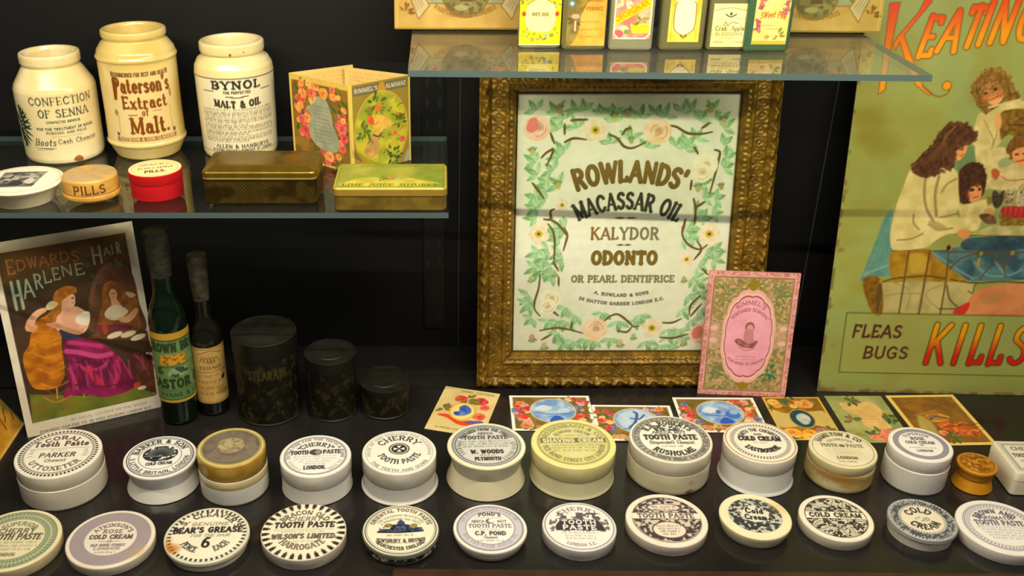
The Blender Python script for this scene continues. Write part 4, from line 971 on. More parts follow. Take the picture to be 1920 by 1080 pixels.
def rbox_art(name, x0, x1, y0, y1, rad, levels, fn, base, material, parent=None, nu=360, nv=60, caps=True):
    """rounded box wall with its own printing: art x = distance along the wall from the middle of the front, y = height (mm)"""
    lv, _ = resample([(i, z) for i, z in levels], nv)
    rows = []
    for ins, z in lv:
        p = rrect(x0 + ins, x1 - ins, y0 + ins, y1 - ins, max(rad - ins * .5, .0005), 8)[::1]
        k = np.argmin(np.abs(p[:, 0] - (x0 + x1) / 2) + 10 * np.abs(p[:, 1] - (y0 + ins)))
        q = np.vstack([p, p[:1]]); d = np.r_[0, np.cumsum(np.hypot(*np.diff(q, axis=0).T))]
        # start of the walk: middle of the front edge (between the third and fourth corner)
        f0, f1 = d[3 * 9 - 1], d[3 * 9]; mid = (f0 + f1) / 2
        s = (mid + np.linspace(-.5, .5, nu, endpoint=False) * d[-1]) % d[-1]
        rows.append(np.column_stack([np.interp(s, d, q[:, 0]), np.interp(s, d, q[:, 1]), np.full(nu, z)])); per = d[-1]
    V = np.concatenate(rows)
    X = np.tile(np.linspace(-.5, .5, nu, endpoint=False) * per * 1000, nv); Y = V[:, 2] * 1000
    a = Art(X, Y, base, per * 1000 / nu); fn(a)
    mb = MB(); f = grid_faces(nu, nv, True)
    if caps: f += [tuple(range(nu))[::-1], tuple(range(nu * (nv - 1), nu * nv))]
    mb.add(V, f, a.c)
    return mb.obj(name, material, parent, smooth=35)

def gold_tin():
    t = thing('tin_box', 'oblong gilt tin box with latticed sides and raised lid', 'tin', (-.1792, .9440, SZ1))
    def lat(a):
        a.fill((70, 55, 18))
        X, Y = a.X, a.Y
        u = (X + Y * 1.0) / 3.4; v = (X - Y * 1.0) / 3.4
        d = np.minimum(np.abs((u % 1) - .5), np.abs((v % 1) - .5))
        i = np.nonzero((Y > 1.6) & (Y < 23.5))[0]
        a.put(i, np.clip((.16 - d[i]) / .08, 0, 1) * .8, (150, 122, 50))
        a.mess(lambda x, y: (y > 1.6) & (y < 23.5), (60, 46, 16), 14, 8, .55, .7, .7)
    rbox_art('tin_body', -.0555, .0555, -.0315, .0315, .006, [(.001, 0), (0, .0015), (0, .0248), (.001, .0254)], lat, (84, 66, 24), GOLDTIN, t, 420, 70)
    def rim(a):
        a.fill((136, 112, 38))
        for k in range(60): a.ell(-60 + k * 2.05, 27.0, 1.0, .9, (250, 220, 110))
    l = rbox_art('lid', -.0562, .0562, -.0322, .0322, .0065, [(0, .0256), (0, .0322), (.0008, .0336), (.0035, .0342), (.0095, .0366), (.0105, .0373)], rim, (120, 96, 32), GOLDTIN, t, 420, 40)
gold_tin()

def juj_tin():
    t = thing('tin_box', 'low flat tin with green picture lid at the right end of the shelf', 'tin', (-.0510, .9300, SZ1))
    rbox_art('tin_body', -.0545, .0545, -.0350, .0345, .006, [(.001, 0), (0, .0012), (0, .0150), (.0008, .0155)], lambda a: a.fill(NZ((112, 92, 30), (88, 70, 22), 10, 2)), (100, 80, 26), LACQ, t, 240, 24)
    rbox_art('lid', -.0553, .0553, -.0358, .0353, .0065, [(0, .0156), (0, .0222), (.0009, .0236), (.0022, .0240)], lambda a: (a.fill((136, 112, 40)), a.rect(-200, 200, 22.2, 25, (170, 158, 56))), (136, 112, 40), LACQ, t, 240, 20)
    s = Art.sheet(106, 67, 190, (140, 150, 56))
    s.fill(NZ((150, 152, 58), (104, 128, 44), 22, 4)); s.fill(NZ((176, 166, 70), (140, 148, 56), 9, 9), .4)
    s.blob([(4, 8), (18, 22), (36, 28), (52, 20), (70, 26), (84, 20), (100, 10), (80, 4), (40, 3), (10, 4)], NZ((206, 186, 70), (176, 168, 62), 8, 3), .8, soft=3)
    rose(s, 52, 27, 3.2, (206, 96, 40), 2); rose(s, 60, 24, 2.2, (150, 160, 150), 3); spray(s, 46, 24, 7, 8, [(80, 110, 40), (110, 130, 50)], 5)
    s.text('LIME JUICE JUJUBES', 53, 3.6, 6.2, (92, 96, 24), w=.2, fit=92, serif=.06); s.text('SPECIALITE', 50, 58, 4, (120, 110, 40), w=.2, fit=60)
    s.line([(1, 1), (105, 1), (105, 66), (1, 66), (1, 1)], .8, (120, 110, 40))
    mb = MB(); v = np.column_stack([s.X / 1000 - .053, s.Y / 1000 - .0338, np.full(len(s.X), .02405)]); mb.add(v, grid_faces(s.nx, s.ny), s.c); mb.obj('lid_picture', LACQ, t, smooth=0)
juj_tin()

def panel_matrix(p, q, z):
    dx, dy = q[0] - p[0], q[1] - p[1]; n = math.hypot(dx, dy); dx /= n; dy /= n
    return [[dx, 0, dy, p[0]], [dy, 0, -dx, p[1]], [0, 1, 0, z], [0, 0, 0, 1]], n
def folding_card():
    PL, PF, PR, PB1, PB2 = (-0.1648, 1.0524), (-0.0952, 0.9992), (-0.0352, 1.0435), (-0.0991, 1.0880), (-0.1079, 1.0778)
    H = 95.0
    t = thing('folding_almanac', 'four fold standing flower almanac card with gilt edges', 'card', (PF[0], PF[1], SZ1))
    inv = Matrix.Translation((-PF[0], -PF[1], -SZ1))
    def put(p, q, a, nm):
        M, n = panel_matrix(p, q, SZ1 + .0002)
        o = sheet(nm, None, None, None, a, .0007, PAPER, back=(214, 190, 120), parent=t); o.matrix_local = inv @ Matrix(M)
    W = lambda p, q: math.hypot(q[0] - p[0], q[1] - p[1]) * 1000
    FL = [(222, 84, 56), (232, 140, 40), (214, 60, 50), (226, 170, 60)]; GR = [(70, 92, 34), (100, 104, 36), (130, 116, 40)]
    w = W(PL, PF); a = Art.sheet(w, H, 130, (214, 180, 76)); a.rect(2.5, w - 3.5, 2, H - 6, NZ((150, 112, 36), (112, 86, 28), 10, 3))
    for cx, cy, rx, ry, k, s in ((w * .3, H * .8, 12, 9, 7, 1), (w * .2, H * .45, 9, 16, 7, 2), (w * .84, H * .45, 7, 18, 7, 3), (w * .6, H * .13, 18, 7, 6, 4), (w * .75, H * .78, 10, 8, 5, 5)): bouquet(a, cx, cy, rx, ry, k, FL, GR, s, 5.4)
    a.blob([(w * .46, H * .80), (w * .60, H * .78), (w * .68, H * .62), (w * .70, H * .5), (w * .78, H * .34), (w * .74, H * .2), (w * .5, H * .19), (w * .34, H * .27), (w * .28, H * .42), (w * .34, H * .56), (w * .26, H * .64), (w * .40, H * .72)], NZ((164, 166, 136), (146, 150, 124), 8, 6))
    pen_rows(a, w * .38, w * .66, [H * (.68 - .045 * k) for k in range(10)], 1.6, (96, 98, 84), 5, .8)
    bouquet(a, w * .5, H * .91, w * .34, 3, 9, FL, GR, 8, 4.2); bouquet(a, w * .86, H * .62, 4, 12, 8, FL, GR, 11, 4.2); bouquet(a, w * .12, H * .66, 4, 8, 7, FL, GR, 12, 4.2)
    for cx, cy, r, c in ((w * .18, H * .50, 5.5, FL[2]), (w * .22, H * .38, 5.5, FL[2]), (w * .84, H * .48, 6.5, FL[2]), (w * .84, H * .26, 5.5, FL[0]), (w * .62, H * .13, 6.5, FL[1]), (w * .36, H * .82, 6, FL[0]), (w * .56, H * .85, 6.5, FL[1])): rose(a, cx, cy, r, c, int(cx * 7))
    a.line([(1, 0), (1, H)], 2, (222, 190, 80)); a.line([(w - 1.2, 0), (w - 1.2, H)], 2.6, (226, 198, 92)); put(PL, PF, a, 'card_panel')
    w = W(PF, PR); a = Art.sheet(w, H, 130, (150, 128, 52)); a.line([(1, 0), (1, H)], 2.4, (226, 198, 92)); a.line([(w - 1, 0), (w - 1, H)], 1.6, (222, 190, 80))
    a.rect(3, w - 2.5, H - 12, H - 2, (112, 104, 72)); a.text('RIMMEL\'S', w * .26, H - 9.2, 4.4, (206, 200, 170), w=.22, fit=w * .38); a.text('ALMANAC', w * .76, H - 9.2, 4.4, (206, 200, 170), w=.22, fit=w * .34); a.blob([(w * .48, H - 3), (w * .56, H - 3), (w * .58, H - 14), (w * .46, H - 14)], (190, 140, 50))
    a.ell(w / 2, H * .43, w * .44, H * .44, NZ((206, 190, 50), (150, 160, 48), 9, 7)); a.ring(w / 2, H * .43, w * .45, 1.2, (214, 170, 60), 1, H * .45)
    spray(a, w * .4, H * .74, 16, 26, [(90, 116, 40), (120, 136, 44), (70, 92, 34)], 3, 7); spray(a, w * .2, H * .45, 12, 16, [(90, 116, 40), (110, 130, 40)], 4, 7); spray(a, w * .7, H * .12, 14, 20, [(60, 84, 36), (90, 110, 40)], 6, 6); spray(a, w * .82, H * .5, 8, 12, [(110, 90, 30), (90, 110, 40)], 8, 6)
    a.blob([(w * .36, H * .58), (w * .48, H * .62), (w * .66, H * .52), (w * .72, H * .46), (w * .54, H * .44), (w * .44, H * .34), (w * .36, H * .30), (w * .38, H * .44)], NZ((232, 186, 84), (216, 160, 66), 6, 2)); a.ell(w * .46, H * .70, 4.6, 5.4, NZ((214, 150, 60), (190, 112, 40), 4, 5)); a.blob([(w * .26, H * .60), (w * .34, H * .62), (w * .38, H * .54), (w * .32, H * .52)], (226, 84, 36)); a.blob([(w * .26, H * .32), (w * .4, H * .38), (w * .46, H * .2), (w * .3, H * .14), (w * .2, H * .22)], NZ((222, 170, 80), (190, 150, 90), 6, 12))
    for k in range(26):
        x, y = w * (.16 + .68 * ((k * 37) % 26) / 26), H * (.1 + .68 * ((k * 61) % 26) / 26); a.line([(x, y), (x + 3, y + 4 - k % 6), (x + 6, y + k % 4)], 1.5, [(226, 150, 50), (96, 110, 34), (206, 110, 40), (240, 210, 90), (110, 80, 30)][k % 5], .75, curve=True)
    a.line([(w * .36, H * .40), (w * .44, H * .37), (w * .5, H * .40)], 1.6, (70, 60, 60), curve=True); a.line([(w * .68, H * .60), (w * .8, H * .55)], 1, (100, 84, 40)); rose(a, w * .72, H * .37, 4, (226, 120, 50), 4); rose(a, w * .86, H * .28, 3.6, (214, 70, 40), 6)
    a.blob([(w * .88, H * .02), (w * .96, H * .02), (w * .96, H * .16)], (150, 160, 150)); put(PF, PR, a, 'card_panel')
    for p, q in ((PL, PB1), (PB2, PR)):
        w = W(p, q); a = Art.sheet(w, H, 60, (224, 190, 112)); pen_rows(a, 5, w - 6, [H - 6 - 4.2 * k for k in range(12)], 2, (176, 140, 70), 9, .6); put(p, q, a, 'card_panel')
folding_card()

# ------------------------------------------------------------------ bottles and tins below the shelf
def curved_label(parent, Rr, z0, z1, half, base, fn, name='label', nu=110, nv=120, material=None):
    th = np.linspace(-half, half, nu); TH, Z = np.meshgrid(th, np.linspace(z0, z1, nv))
    a = Art(TH * Rr * 1000, (Z - z0) * 1000, base, 2 * half * Rr * 1000 / nu); fn(a)
    mb = MB(); mb.add(np.stack([Rr * np.sin(TH), -Rr * np.cos(TH), Z], -1).reshape(-1, 3), grid_faces(nu, nv), a.c)
    return mb.obj(name, material or PAPER, parent)
def bottle(label, x, y, prof, glass, seal_prof, sealc, lab, turn=0):
    t = thing('glass_bottle', label, 'bottle', (x, y, 0), facing(x, y) + R(turn), 'corked bottles on the floor')
    b = MB(); add_lathe(b, prof, (40, 50, 40), 72); b.obj('bottle_body', glass, t)
    s = MB(); add_lathe(s, seal_prof, sealc, 48); s.obj('foil_seal', SEAL, t)
    curved_label(t, *lab)
def castor(a):
    P = (44, 62, 30); w = 30
    a.fill(NZ((112, 142, 84), (94, 126, 72), 14, 3)); a.rect(-60, 60, 82, 90, (190, 146, 40)); a.rect(-60, 60, 80.5, 82, P); a.rect(-60, 60, 0, 3.4, (196, 160, 50)); a.rect(-60, 60, 3.4, 4.6, P)
    a.text('CROWN BRAND', 4, 67, 10.5, P, w=.28, serif=.06, fit=74, mono=.3); a.rect(-18, 12, 50, 63, (206, 152, 36)); a.mess(lambda x, y: (x > -18) & (x < 12) & (y > 50) & (y < 63), (150, 100, 20), 3, 4, .5, .6); a.line([(-22, 47), (24, 50)], .8, P)
    a.blob([(-10, 36), (-4, 46), (4, 40), (10, 46), (14, 36)], (140, 160, 120)); a.mess(lambda x, y: (np.abs(x) < 24) & (y > 33) & (y < 47), (60, 80, 50), 4, 8, .5, .58)
    a.text('CASTOR OIL', 3, 20, 11, P, w=.3, serif=.06, fit=76, mono=.4); a.scribble(-26, 28, 16, 1.6, P, 3); a.text('EVANS & CO', 2, 8, 5, P, w=.22, fit=50)
bottle('green glass castor oil bottle with green label and foil top', -.3090, .9790, [(0, .001), (.017, 0), (.0200, .002), (.0212, .006), (.0214, .125), (.0206, .138), (.0172, .150), (.0128, .160), (.0112, .170), (.0110, .198), (0, .198)], GREENGLASS, [(.0116, .186), (.0118, .196), (.0128, .205), (.0135, .222), (.0140, .236), (.0130, .2395), (0, .2405)], (56, 54, 44), (.02155, .033, .1235, 1.45, (98, 134, 84), castor), turn=6)
def small_label(a):
    P = (96, 74, 34)
    a.fill(NZ((206, 168, 96), (180, 140, 70), 9, 5)); a.fill(NZ((120, 96, 50), (206, 168, 96), 14, 6, .3, .45), .5)
    for k in range(5): a.line([(-12 + 4 * k, 56), (-9 + 4 * k, 62), (-6 + 4 * k, 55)], .9, P, .8, curve=True)
    a.line([(-14, 66), (0, 70), (16, 65)], .9, P, .8, curve=True); a.text('ESSENCE', 0, 46, 4, P, w=.2, fit=26); a.line([(-18, 42), (18, 43)], .7, P); pen_rows(a, -18, 18, [36, 28, 20, 12], 3.2, P, 6, .7); a.blob([(12, 34), (17, 36), (16, 31), (12, 30)], (40, 34, 20)); a.rect(-40, 40, 1, 1.8, P, .7); a.rect(-40, 40, 72, 72.8, P, .7)
bottle('slim dark bottle with buff paper label and foil top', -.2728, .9960, [(0, .001), (.0150, 0), (.0176, .002), (.0184, .005), (.0186, .096), (.0178, .106), (.0140, .115), (.0096, .123), (.0088, .130), (.0086, .152), (0, .152)], BLACKGLASS, [(.0092, .148), (.0094, .158), (.0102, .170), (.0112, .190), (.0118, .2000), (.0108, .2030), (0, .2035)], (70, 66, 52), (.01875, .019, .0935, 1.35, (206, 168, 96), small_label), turn=4)

def round_tin(label, x, y, Rr, H, text):
    t = thing('round_tin', label, 'tin', (x, y, 0), facing(x, y), 'blackened round tins')
    hb = H * .80
    def pr(a):
        a.fill(NZ((32, 29, 16), (20, 19, 13), 12, int(H * 1e4))); a.mess(lambda x, y: (np.abs(x) < Rr * 1150) & (y > 4), (70, 58, 22), 5, 5, .5, .62, .8); a.mess(lambda x, y: (np.abs(x) < Rr * 1000) & (y > 6), (14, 13, 9), 9, 15, .5, .6, .8)
        if text: a.text(text, 0, hb * 1000 * .72, hb * 130, (76, 66, 32), w=.2, fit=Rr * 1300); a.line([(-Rr * 600, hb * 250), (Rr * 500, hb * 600)], hb * 60, (30, 28, 20), .8)
    jar_mesh('tin_body', [(.0001, 0), (Rr * 1.0, 0), (Rr * 1.03, .0006), (Rr * 1.03, .0018), (Rr * .985, .0026), (Rr * .975, hb), (.0001, hb + .0002)], pr, (56, 50, 30), DARKTIN, t, 240, 90)
    m = MB(); add_lathe(m, [(Rr * .99, hb - .0006), (Rr, hb), (Rr, H - .0012), (Rr * 1.01, H - .0006), (Rr * 1.0, H), (Rr * .955, H), (Rr * .945, H - .0012), (Rr * .6, H - .0010), (Rr * .58, H - .0004), (Rr * .3, H - .0004), (0, H - .0004)], (34, 33, 26), 96); m.obj('lid', DARKTIN, t)
round_tin('tallest of three blackened round tins, standing beside the slim bottle', -.2058, .9952, .0373, .1073, 'STEARATE')
round_tin('middle sized blackened round tin between the tall and the low one', -.1310, .9968, .0301, .0786, '')
round_tin('lowest of the three blackened round tins, near the picture frame', -.0685, 1.0013, .0302, .0385, '')
# ------------------------------------------------------------------ upper right shelf
def flat_bottle(label, x, yf, w, d, h, glass, la, lx, lz, cornr=.004, turn=0.0):
    """moulded flat scent bottle; la = label art (mm), lx / lz = its lower left corner on the front face"""
    t = thing('scent_bottle', label, 'bottle', (x, yf + d / 2, SZ2), R(turn), 'scent bottles on the upper shelf')
    b = MB(); z1 = h * .74
    add_rbox(b, -w / 2, w / 2, -d / 2, d / 2, [(.0025, .0002), (.0006, .0016), (0, .004), (0, z1), (.003, z1 + .005), (.0085, z1 + .009)], cornr, (200, 205, 180), n=5)
    add_lathe(b, [(.0062, z1 + .006), (.0060, h * .94), (.0078, h * .95), (.0078, h * .965), (0, h * .965)], (200, 205, 180), 40)
    b.obj('bottle_body', glass, t)
    s = MB(); add_lathe(s, [(.0055, h * .966), (.0060, h), (.0098, h + .003), (.0098, h + .011), (.006, h + .0145), (0, h + .015)], (200, 200, 180), 40); s.obj('stopper', CLEARGLASS, t)
    o = sheet('label', None, None, None, la, .0003, PAPER, back=(214, 206, 170), parent=t)
    o.location = (lx, -d / 2 - .0004, lz); o.rotation_euler = (R(90), 0, 0)

a = Art.sheet(40, 62, 120, (236, 206, 20)); K = (120, 116, 70)
a.fill(NZ((240, 212, 16), (224, 196, 20), 8, 2)); 
for s, (x, y) in enumerate(((5, 50), (35, 50), (6, 12), (34, 12), (20, 6), (20, 49), (12, 8), (28, 8), (5, 40), (35, 40))): spray(a, x, y, 4, 5, [(120, 130, 50), (150, 150, 120), (160, 150, 60)], s, 4)
a.blob([(8, 38), (14, 43), (26, 43), (33, 38), (35, 28), (33, 18), (27, 13), (13, 13), (7, 18), (5, 28)], (244, 232, 150)); a.line([(7, 39), (20, 45), (34, 39)], .8, K, curve=True); a.ell(4, 30, 2, 2.4, (196, 70, 20)); a.ell(36, 30, 2, 2.4, (196, 70, 20)); a.text('WHITE ROSE', 20, 28, 3.2, K, w=.24, fit=16); a.scribble(11, 29, 17, 1.6, K, 4, .6); a.ell(26, 9, 2, 2, (150, 160, 160)); a.ell(26, 50, 1.8, 1.8, (150, 160, 150)); a.rect(0, 40, 0, 1.2, (246, 236, 160))
flat_bottle('yellow labelled scent bottle, first from the left on the upper shelf', .0946, .9745, .0412, .022, .098, CLEARGLASS, a, -.0200, .0035)

a = Art.sheet(37, 62, 110, (218, 150, 50)); K = (120, 74, 30)
a.fill(NZ((226, 164, 70), (212, 146, 50), 12, 3)); a.blob([(0, 0), (0, 62), (37, 62), (37, 54), (22, 44), (14, 30), (11, 12), (4, 0)], NZ((110, 92, 40), (140, 124, 56), 7, 4)); spray(a, 14, 54, 10, 16, [(150, 146, 70), (120, 120, 50), (90, 90, 40)], 5, 7); spray(a, 6, 24, 6, 8, [(90, 84, 40), (120, 110, 60)], 6, 6)
a.line([(14, 38), (24, 47), (36, 51)], 1.6, (176, 112, 30), curve=True); a.ell(4, 40, 4, 4, (90, 110, 104)); a.ell(4, 40, 2, 2, (170, 180, 170)); a.ell(8, 28, 4, 2.4, (190, 150, 130)); a.rect(7, 9, 14, 24, (206, 170, 130))
a.text('ESSENCE', 26, 34, 3, K, w=.2, fit=16); a.text('BOUQUET', 27, 42, 3, K, w=.2, fit=17, slant=.2); pen_rows(a, 12, 34, [22, 15, 8], 1.8, K, 3, .7)
flat_bottle('orange labelled smoky scent bottle, second from the left on the upper shelf', .1372, .9675, .0424, .021, .096, SMOKEGLASS, a, -.0175, .0045)

a = Art.sheet(36, 50, 110, (226, 120, 110)); K = (110, 70, 20)
a.fill(NZ((228, 110, 104), (236, 170, 140), 9, 3)); spray(a, 10, 34, 9, 20, [(224, 212, 150), (236, 226, 180), (150, 150, 70)], 4, 6)
a.poly([(0, 12), (0, 21), (36, 42), (36, 32)], NZ((240, 200, 10), (230, 170, 10), 4, 3)); a.text('OPOPONAX', 3, 16, 5.4, (206, 130, 10), w=.2, to=(33, 33.5)); a.poly([(18, 6), (34, 6), (36, 14), (16, 15)], (228, 210, 30)); pen_rows(a, 19, 34, [11, 8], 1.8, K, 5, .6); spray(a, 26, 18, 6, 9, [(150, 150, 50), (110, 120, 50)], 7, 6); a.ell(10, 9, 5, 4, (206, 206, 150)); a.ell(13, 7, 3, 2.4, (110, 140, 60)); a.ell(5, 5, 5, 4, (224, 90, 90))
a.line([(.8, 50), (.8, 5), (5, .8), (31, .8), (35.2, 5), (35.2, 50)], 1.4, (240, 226, 180))
flat_bottle('clear scent bottle with rose pink label and yellow sash', .1825, .9655, .0424, .020, .096, CLEARGLASS, a, -.0180, .0112, turn=-1)

a = Art.sheet(30, 48, 110, (226, 196, 70)); K = (130, 96, 24)
a.fill(NZ((232, 204, 84), (214, 180, 56), 6, 3)); a.blob([(9, 40), (21, 40), (25, 36), (25, 14), (21, 8), (15, 6), (9, 8), (5, 14), (5, 36)], (246, 226, 176)); a.line([(7, 38), (5, 34), (5, 15), (9, 9), (14, 6), (15, 3), (16, 6), (21, 9), (25, 15), (25, 34), (23, 38)], .9, K, curve=True); a.line([(7, 41), (15, 42), (23, 41)], .9, K, curve=True); spray(a, 15, 45, 10, 12, [(206, 160, 50), (170, 130, 40)], 4, 5); a.ell(13, 6, 1.4, 1.4, K); a.ell(17, 6, 1.4, 1.4, K); a.line([(3, 2), (3, 46)], .5, K, .5); a.line([(27, 2), (27, 46)], .5, K, .5)
flat_bottle('scent bottle with blank gold bordered label, fourth from the left', .2318, .9655, .0430, .022, .094, SMOKEGLASS, a, -.0145, .0085)

a = Art.sheet(33, 41, 110, (236, 222, 150)); K = (100, 92, 56)
a.fill(NZ((240, 226, 156), (226, 210, 132), 14, 3)); a.line([(1, 34.5), (16, 37), (32, 34.5)], .8, K, .7, curve=True); a.line([(12, 31), (17, 28.5), (22, 31)], 1.2, (70, 76, 56), curve=True); a.ell(17, 31.5, 1.3, 1.6, (70, 76, 56)); a.line([(1, 26.5), (32, 26.5)], .5, K, .6); a.line([(11, 20), (13, 24), (15, 20), (18, 23), (25, 22.5)], .7, K, curve=True)
a.text('Crab', 9, 15.5, 4.4, K, w=.17, fit=11, serif=.04); a.text('Apple', 25, 15.5, 4.4, K, w=.17, fit=12, serif=.04); a.text('BLOSSOMS', 17, 10.6, 3.2, K, w=.16, fit=26); a.scribble(6, 28, 7.6, 1.8, K, 4, .7); a.text('LONDON', 7, 3.6, 1.8, K, w=.2, fit=10); a.text('PARIS', 27, 3.6, 1.8, K, w=.2, fit=8)
flat_bottle('smoky scent bottle with plain cream lettered label, left of the teal green bottle', .2748, .9660, .0378, .021, .080, SMOKEGLASS, a, -.0155, .0038)

a = Art.sheet(33, 52, 110, (228, 196, 110)); K = (150, 70, 40)
a.fill(NZ((232, 202, 120), (220, 186, 100), 10, 3))
for x, y in ((6, 40), (8, 44), (10, 47), (5, 36), (30, 46), (29, 40), (30, 34), (28, 30), (4, 14), (5, 18), (4, 22), (12, 49)): bouquet(a, x, y, 2, 2, 3, [(150, 60, 70), (170, 84, 84)], [(120, 120, 50)], x * 3 + y, 1.9)
spray(a, 20, 50, 4, 6, [(140, 160, 50), (110, 140, 40)], 3, 5); spray(a, 26, 8, 6, 8, [(160, 140, 50), (130, 130, 50)], 4, 5)
a.text('Sweet Pea', 17, 24, 6, (176, 104, 40), w=.17, fit=24, slant=.2, rise=1.5); a.line([(8, 18), (20, 18)], .6, K, .6); a.line([(12, 14.5), (28, 15)], .5, K, .6); a.ell(14, 7, 2.5, 2, (200, 130, 90)); a.rect(0, 33, 0, 3.4, (176, 150, 30), .8)
flat_bottle('teal green scent bottle with grape cluster label, last in the row', .3128, .9600, .0440, .024, .094, TEALGLASS, a, -.0155, .0075)

def scent_box(label, cx, y, w, turn, tint, txt):
    a = Art.sheet(w, 92, 230, (218, 178, 84)); K = (126, 92, 34); t = np.array(tint, float)
    def C(*c): return np.array(c) * t
    a.fill(NZ(C(210, 174, 92), C(194, 158, 80), 20, 3)); a.rect(0, w, 0, 1.6, C(150, 122, 40))
    a.poly([(w * .16, 92), (w * .20, 34), (w * .26, 26), (w * .74, 26), (w * .80, 34), (w * .84, 92)], NZ(C(168, 174, 130), C(150, 160, 120), 12, 5)); a.line([(w * .24, 26), (w * .76, 26)], 1, K)
    for s in (-1, 1):
        x = w / 2 + s * w * .30; bouquet(a, x, 46, w * .08, 8, 8, [C(190, 96, 50), C(206, 120, 60), C(150, 90, 50)], [C(110, 104, 50), C(130, 130, 70)], 5 + s, 6)
        q = [(w / 2 + s * w * .44, 50), (w / 2 + s * w * .39, 56), (w / 2 + s * w * .25, 24), (w / 2 + s * w * .33, 10)]
        a.poly(q, C(200, 182, 130)); a.line(q + q[:1], 1, K); m = (w / 2 + s * w * .355, 33)
        for k in range(4): a.line([(m[0] + s * (k * 2.2 + 2), m[1] + 10 - k), (m[0] - s * (9 - k * 2.2), m[1] - 9 - k * 2)], .8, (120, 104, 90), .7)
        spray(a, w / 2 + s * w * .42, 18, 6, 6, [C(140, 98, 30), C(160, 110, 40)], 8, 8)
    a.ell(w / 2, 36, w * .165, 24, NZ(C(150, 140, 84), C(126, 118, 66), 8, 8)); a.ring(w / 2, 36, w * .165, 1, K, 1, 24); a.mess(lambda x, y: np.hypot((x - w / 2) / (w * .15), (y - 32) / 18) < 1, C(104, 92, 44), 5, 12, .5, .6, .8); a.rect(w * .43, w * .57, 41, 43, C(196, 184, 120)); a.text('JASMIN', w / 2, 46, 6, C(110, 96, 44), w=.22, fit=w * .17); a.rect(w * .46, w * .55, 28, 36, C(100, 84, 40)); a.ell(w / 2 - 4, 22, 7, 3, C(190, 180, 120), .7)
    a.arc(txt, w / 2, 74, 62, 4.6, 270, K, w=.2, serif=.05, span=64 if len(txt) > 16 else 50, low=True)
    for x in (3, w - 3): a.line([(x, 2), (x, 92)], .8, C(240, 206, 110), .6)
    M = Matrix.Translation((cx, y, SZ2 + .0026)) @ Matrix.Rotation(R(turn), 4, 'Z') @ Matrix.Rotation(R(90 - 8), 4, 'X') @ Matrix.Translation((-w / 2000, 0, 0))
    sheet('perfume_box', label, 'box', M, a, .016, PAPER, 'decorated perfume boxes', back=(150, 122, 50))
scent_box('decorated perfume box leaning behind the left end of the scent bottles', .0235, 1.0505, 148, -1, (.9, .9, .9), 'PARFUMERIE DE LONDRES')
scent_box('decorated perfume box lettered London Paris, behind the right end of the bottles', .3830, 1.0365, 138, -2, (.82, .85, .78), 'LONDON - PARIS')

# ------------------------------------------------------------------ cards lying on the floor
FLR = [(222, 56, 36), (232, 120, 50), (240, 196, 120), (206, 44, 50), (226, 150, 130), (92, 104, 160)]; GRN = [(96, 110, 50), (120, 122, 60), (80, 100, 60)]
def floor_card(label, bl, br, w, h, art_fn, z=.0004, base=(226, 208, 150)):
    a = Art.sheet(w, h, 120, base); art_fn(a, w, h)
    sheet('trade_card', label, 'card', flat_matrix(bl, br, z + .0005), a, .0005, PAPER, 'printed cards lying on the floor')
def c1(a, w, h):
    a.fill(NZ((226, 204, 142), (212, 188, 122), 20, 2)); a.text('RIMMEL PERFUMER', w / 2 + 8, h - 8, 4, (130, 120, 80), w=.16, fit=w * .6); a.text('96 STRAND LONDON', w * .4, 6, 3.6, (130, 120, 80), w=.16, fit=w * .5)
    for x, y, r, c in ((26, 72, 8, FLR[0]), (50, 72, 9, FLR[3]), (58, 60, 6, FLR[0]), (55, 40, 8, (230, 80, 40)), (14, 52, 6, (110, 100, 120))): rose(a, x, y, r, c, int(x))
    spray(a, 34, 70, 16, 14, [(96, 110, 40), (130, 120, 50)], 3, 10); spray(a, 12, 45, 9, 9, [(110, 110, 50), (150, 110, 40)], 4, 9)
    a.blob([(6, 32), (20, 28), (36, 18), (54, 20), (62, 30), (48, 30), (34, 26), (18, 36)], (226, 70, 36)); a.blob([(44, 22), (62, 26), (60, 32), (46, 28)], (110, 90, 150))
    a.ell(34, 46, 16, 19, (222, 170, 70)); a.ell(34, 46, 14, 17, (236, 214, 130)); a.blob([(28, 54), (34, 60), (42, 54), (44, 46), (38, 38), (28, 36), (24, 42), (30, 46)], NZ((50, 80, 170), (110, 140, 200), 7, 5))
floor_card('small cream card with blue head in a flower wreath, leftmost on the floor', (-.0213, .9531), (.0462, .9345), 69, 95, c1)
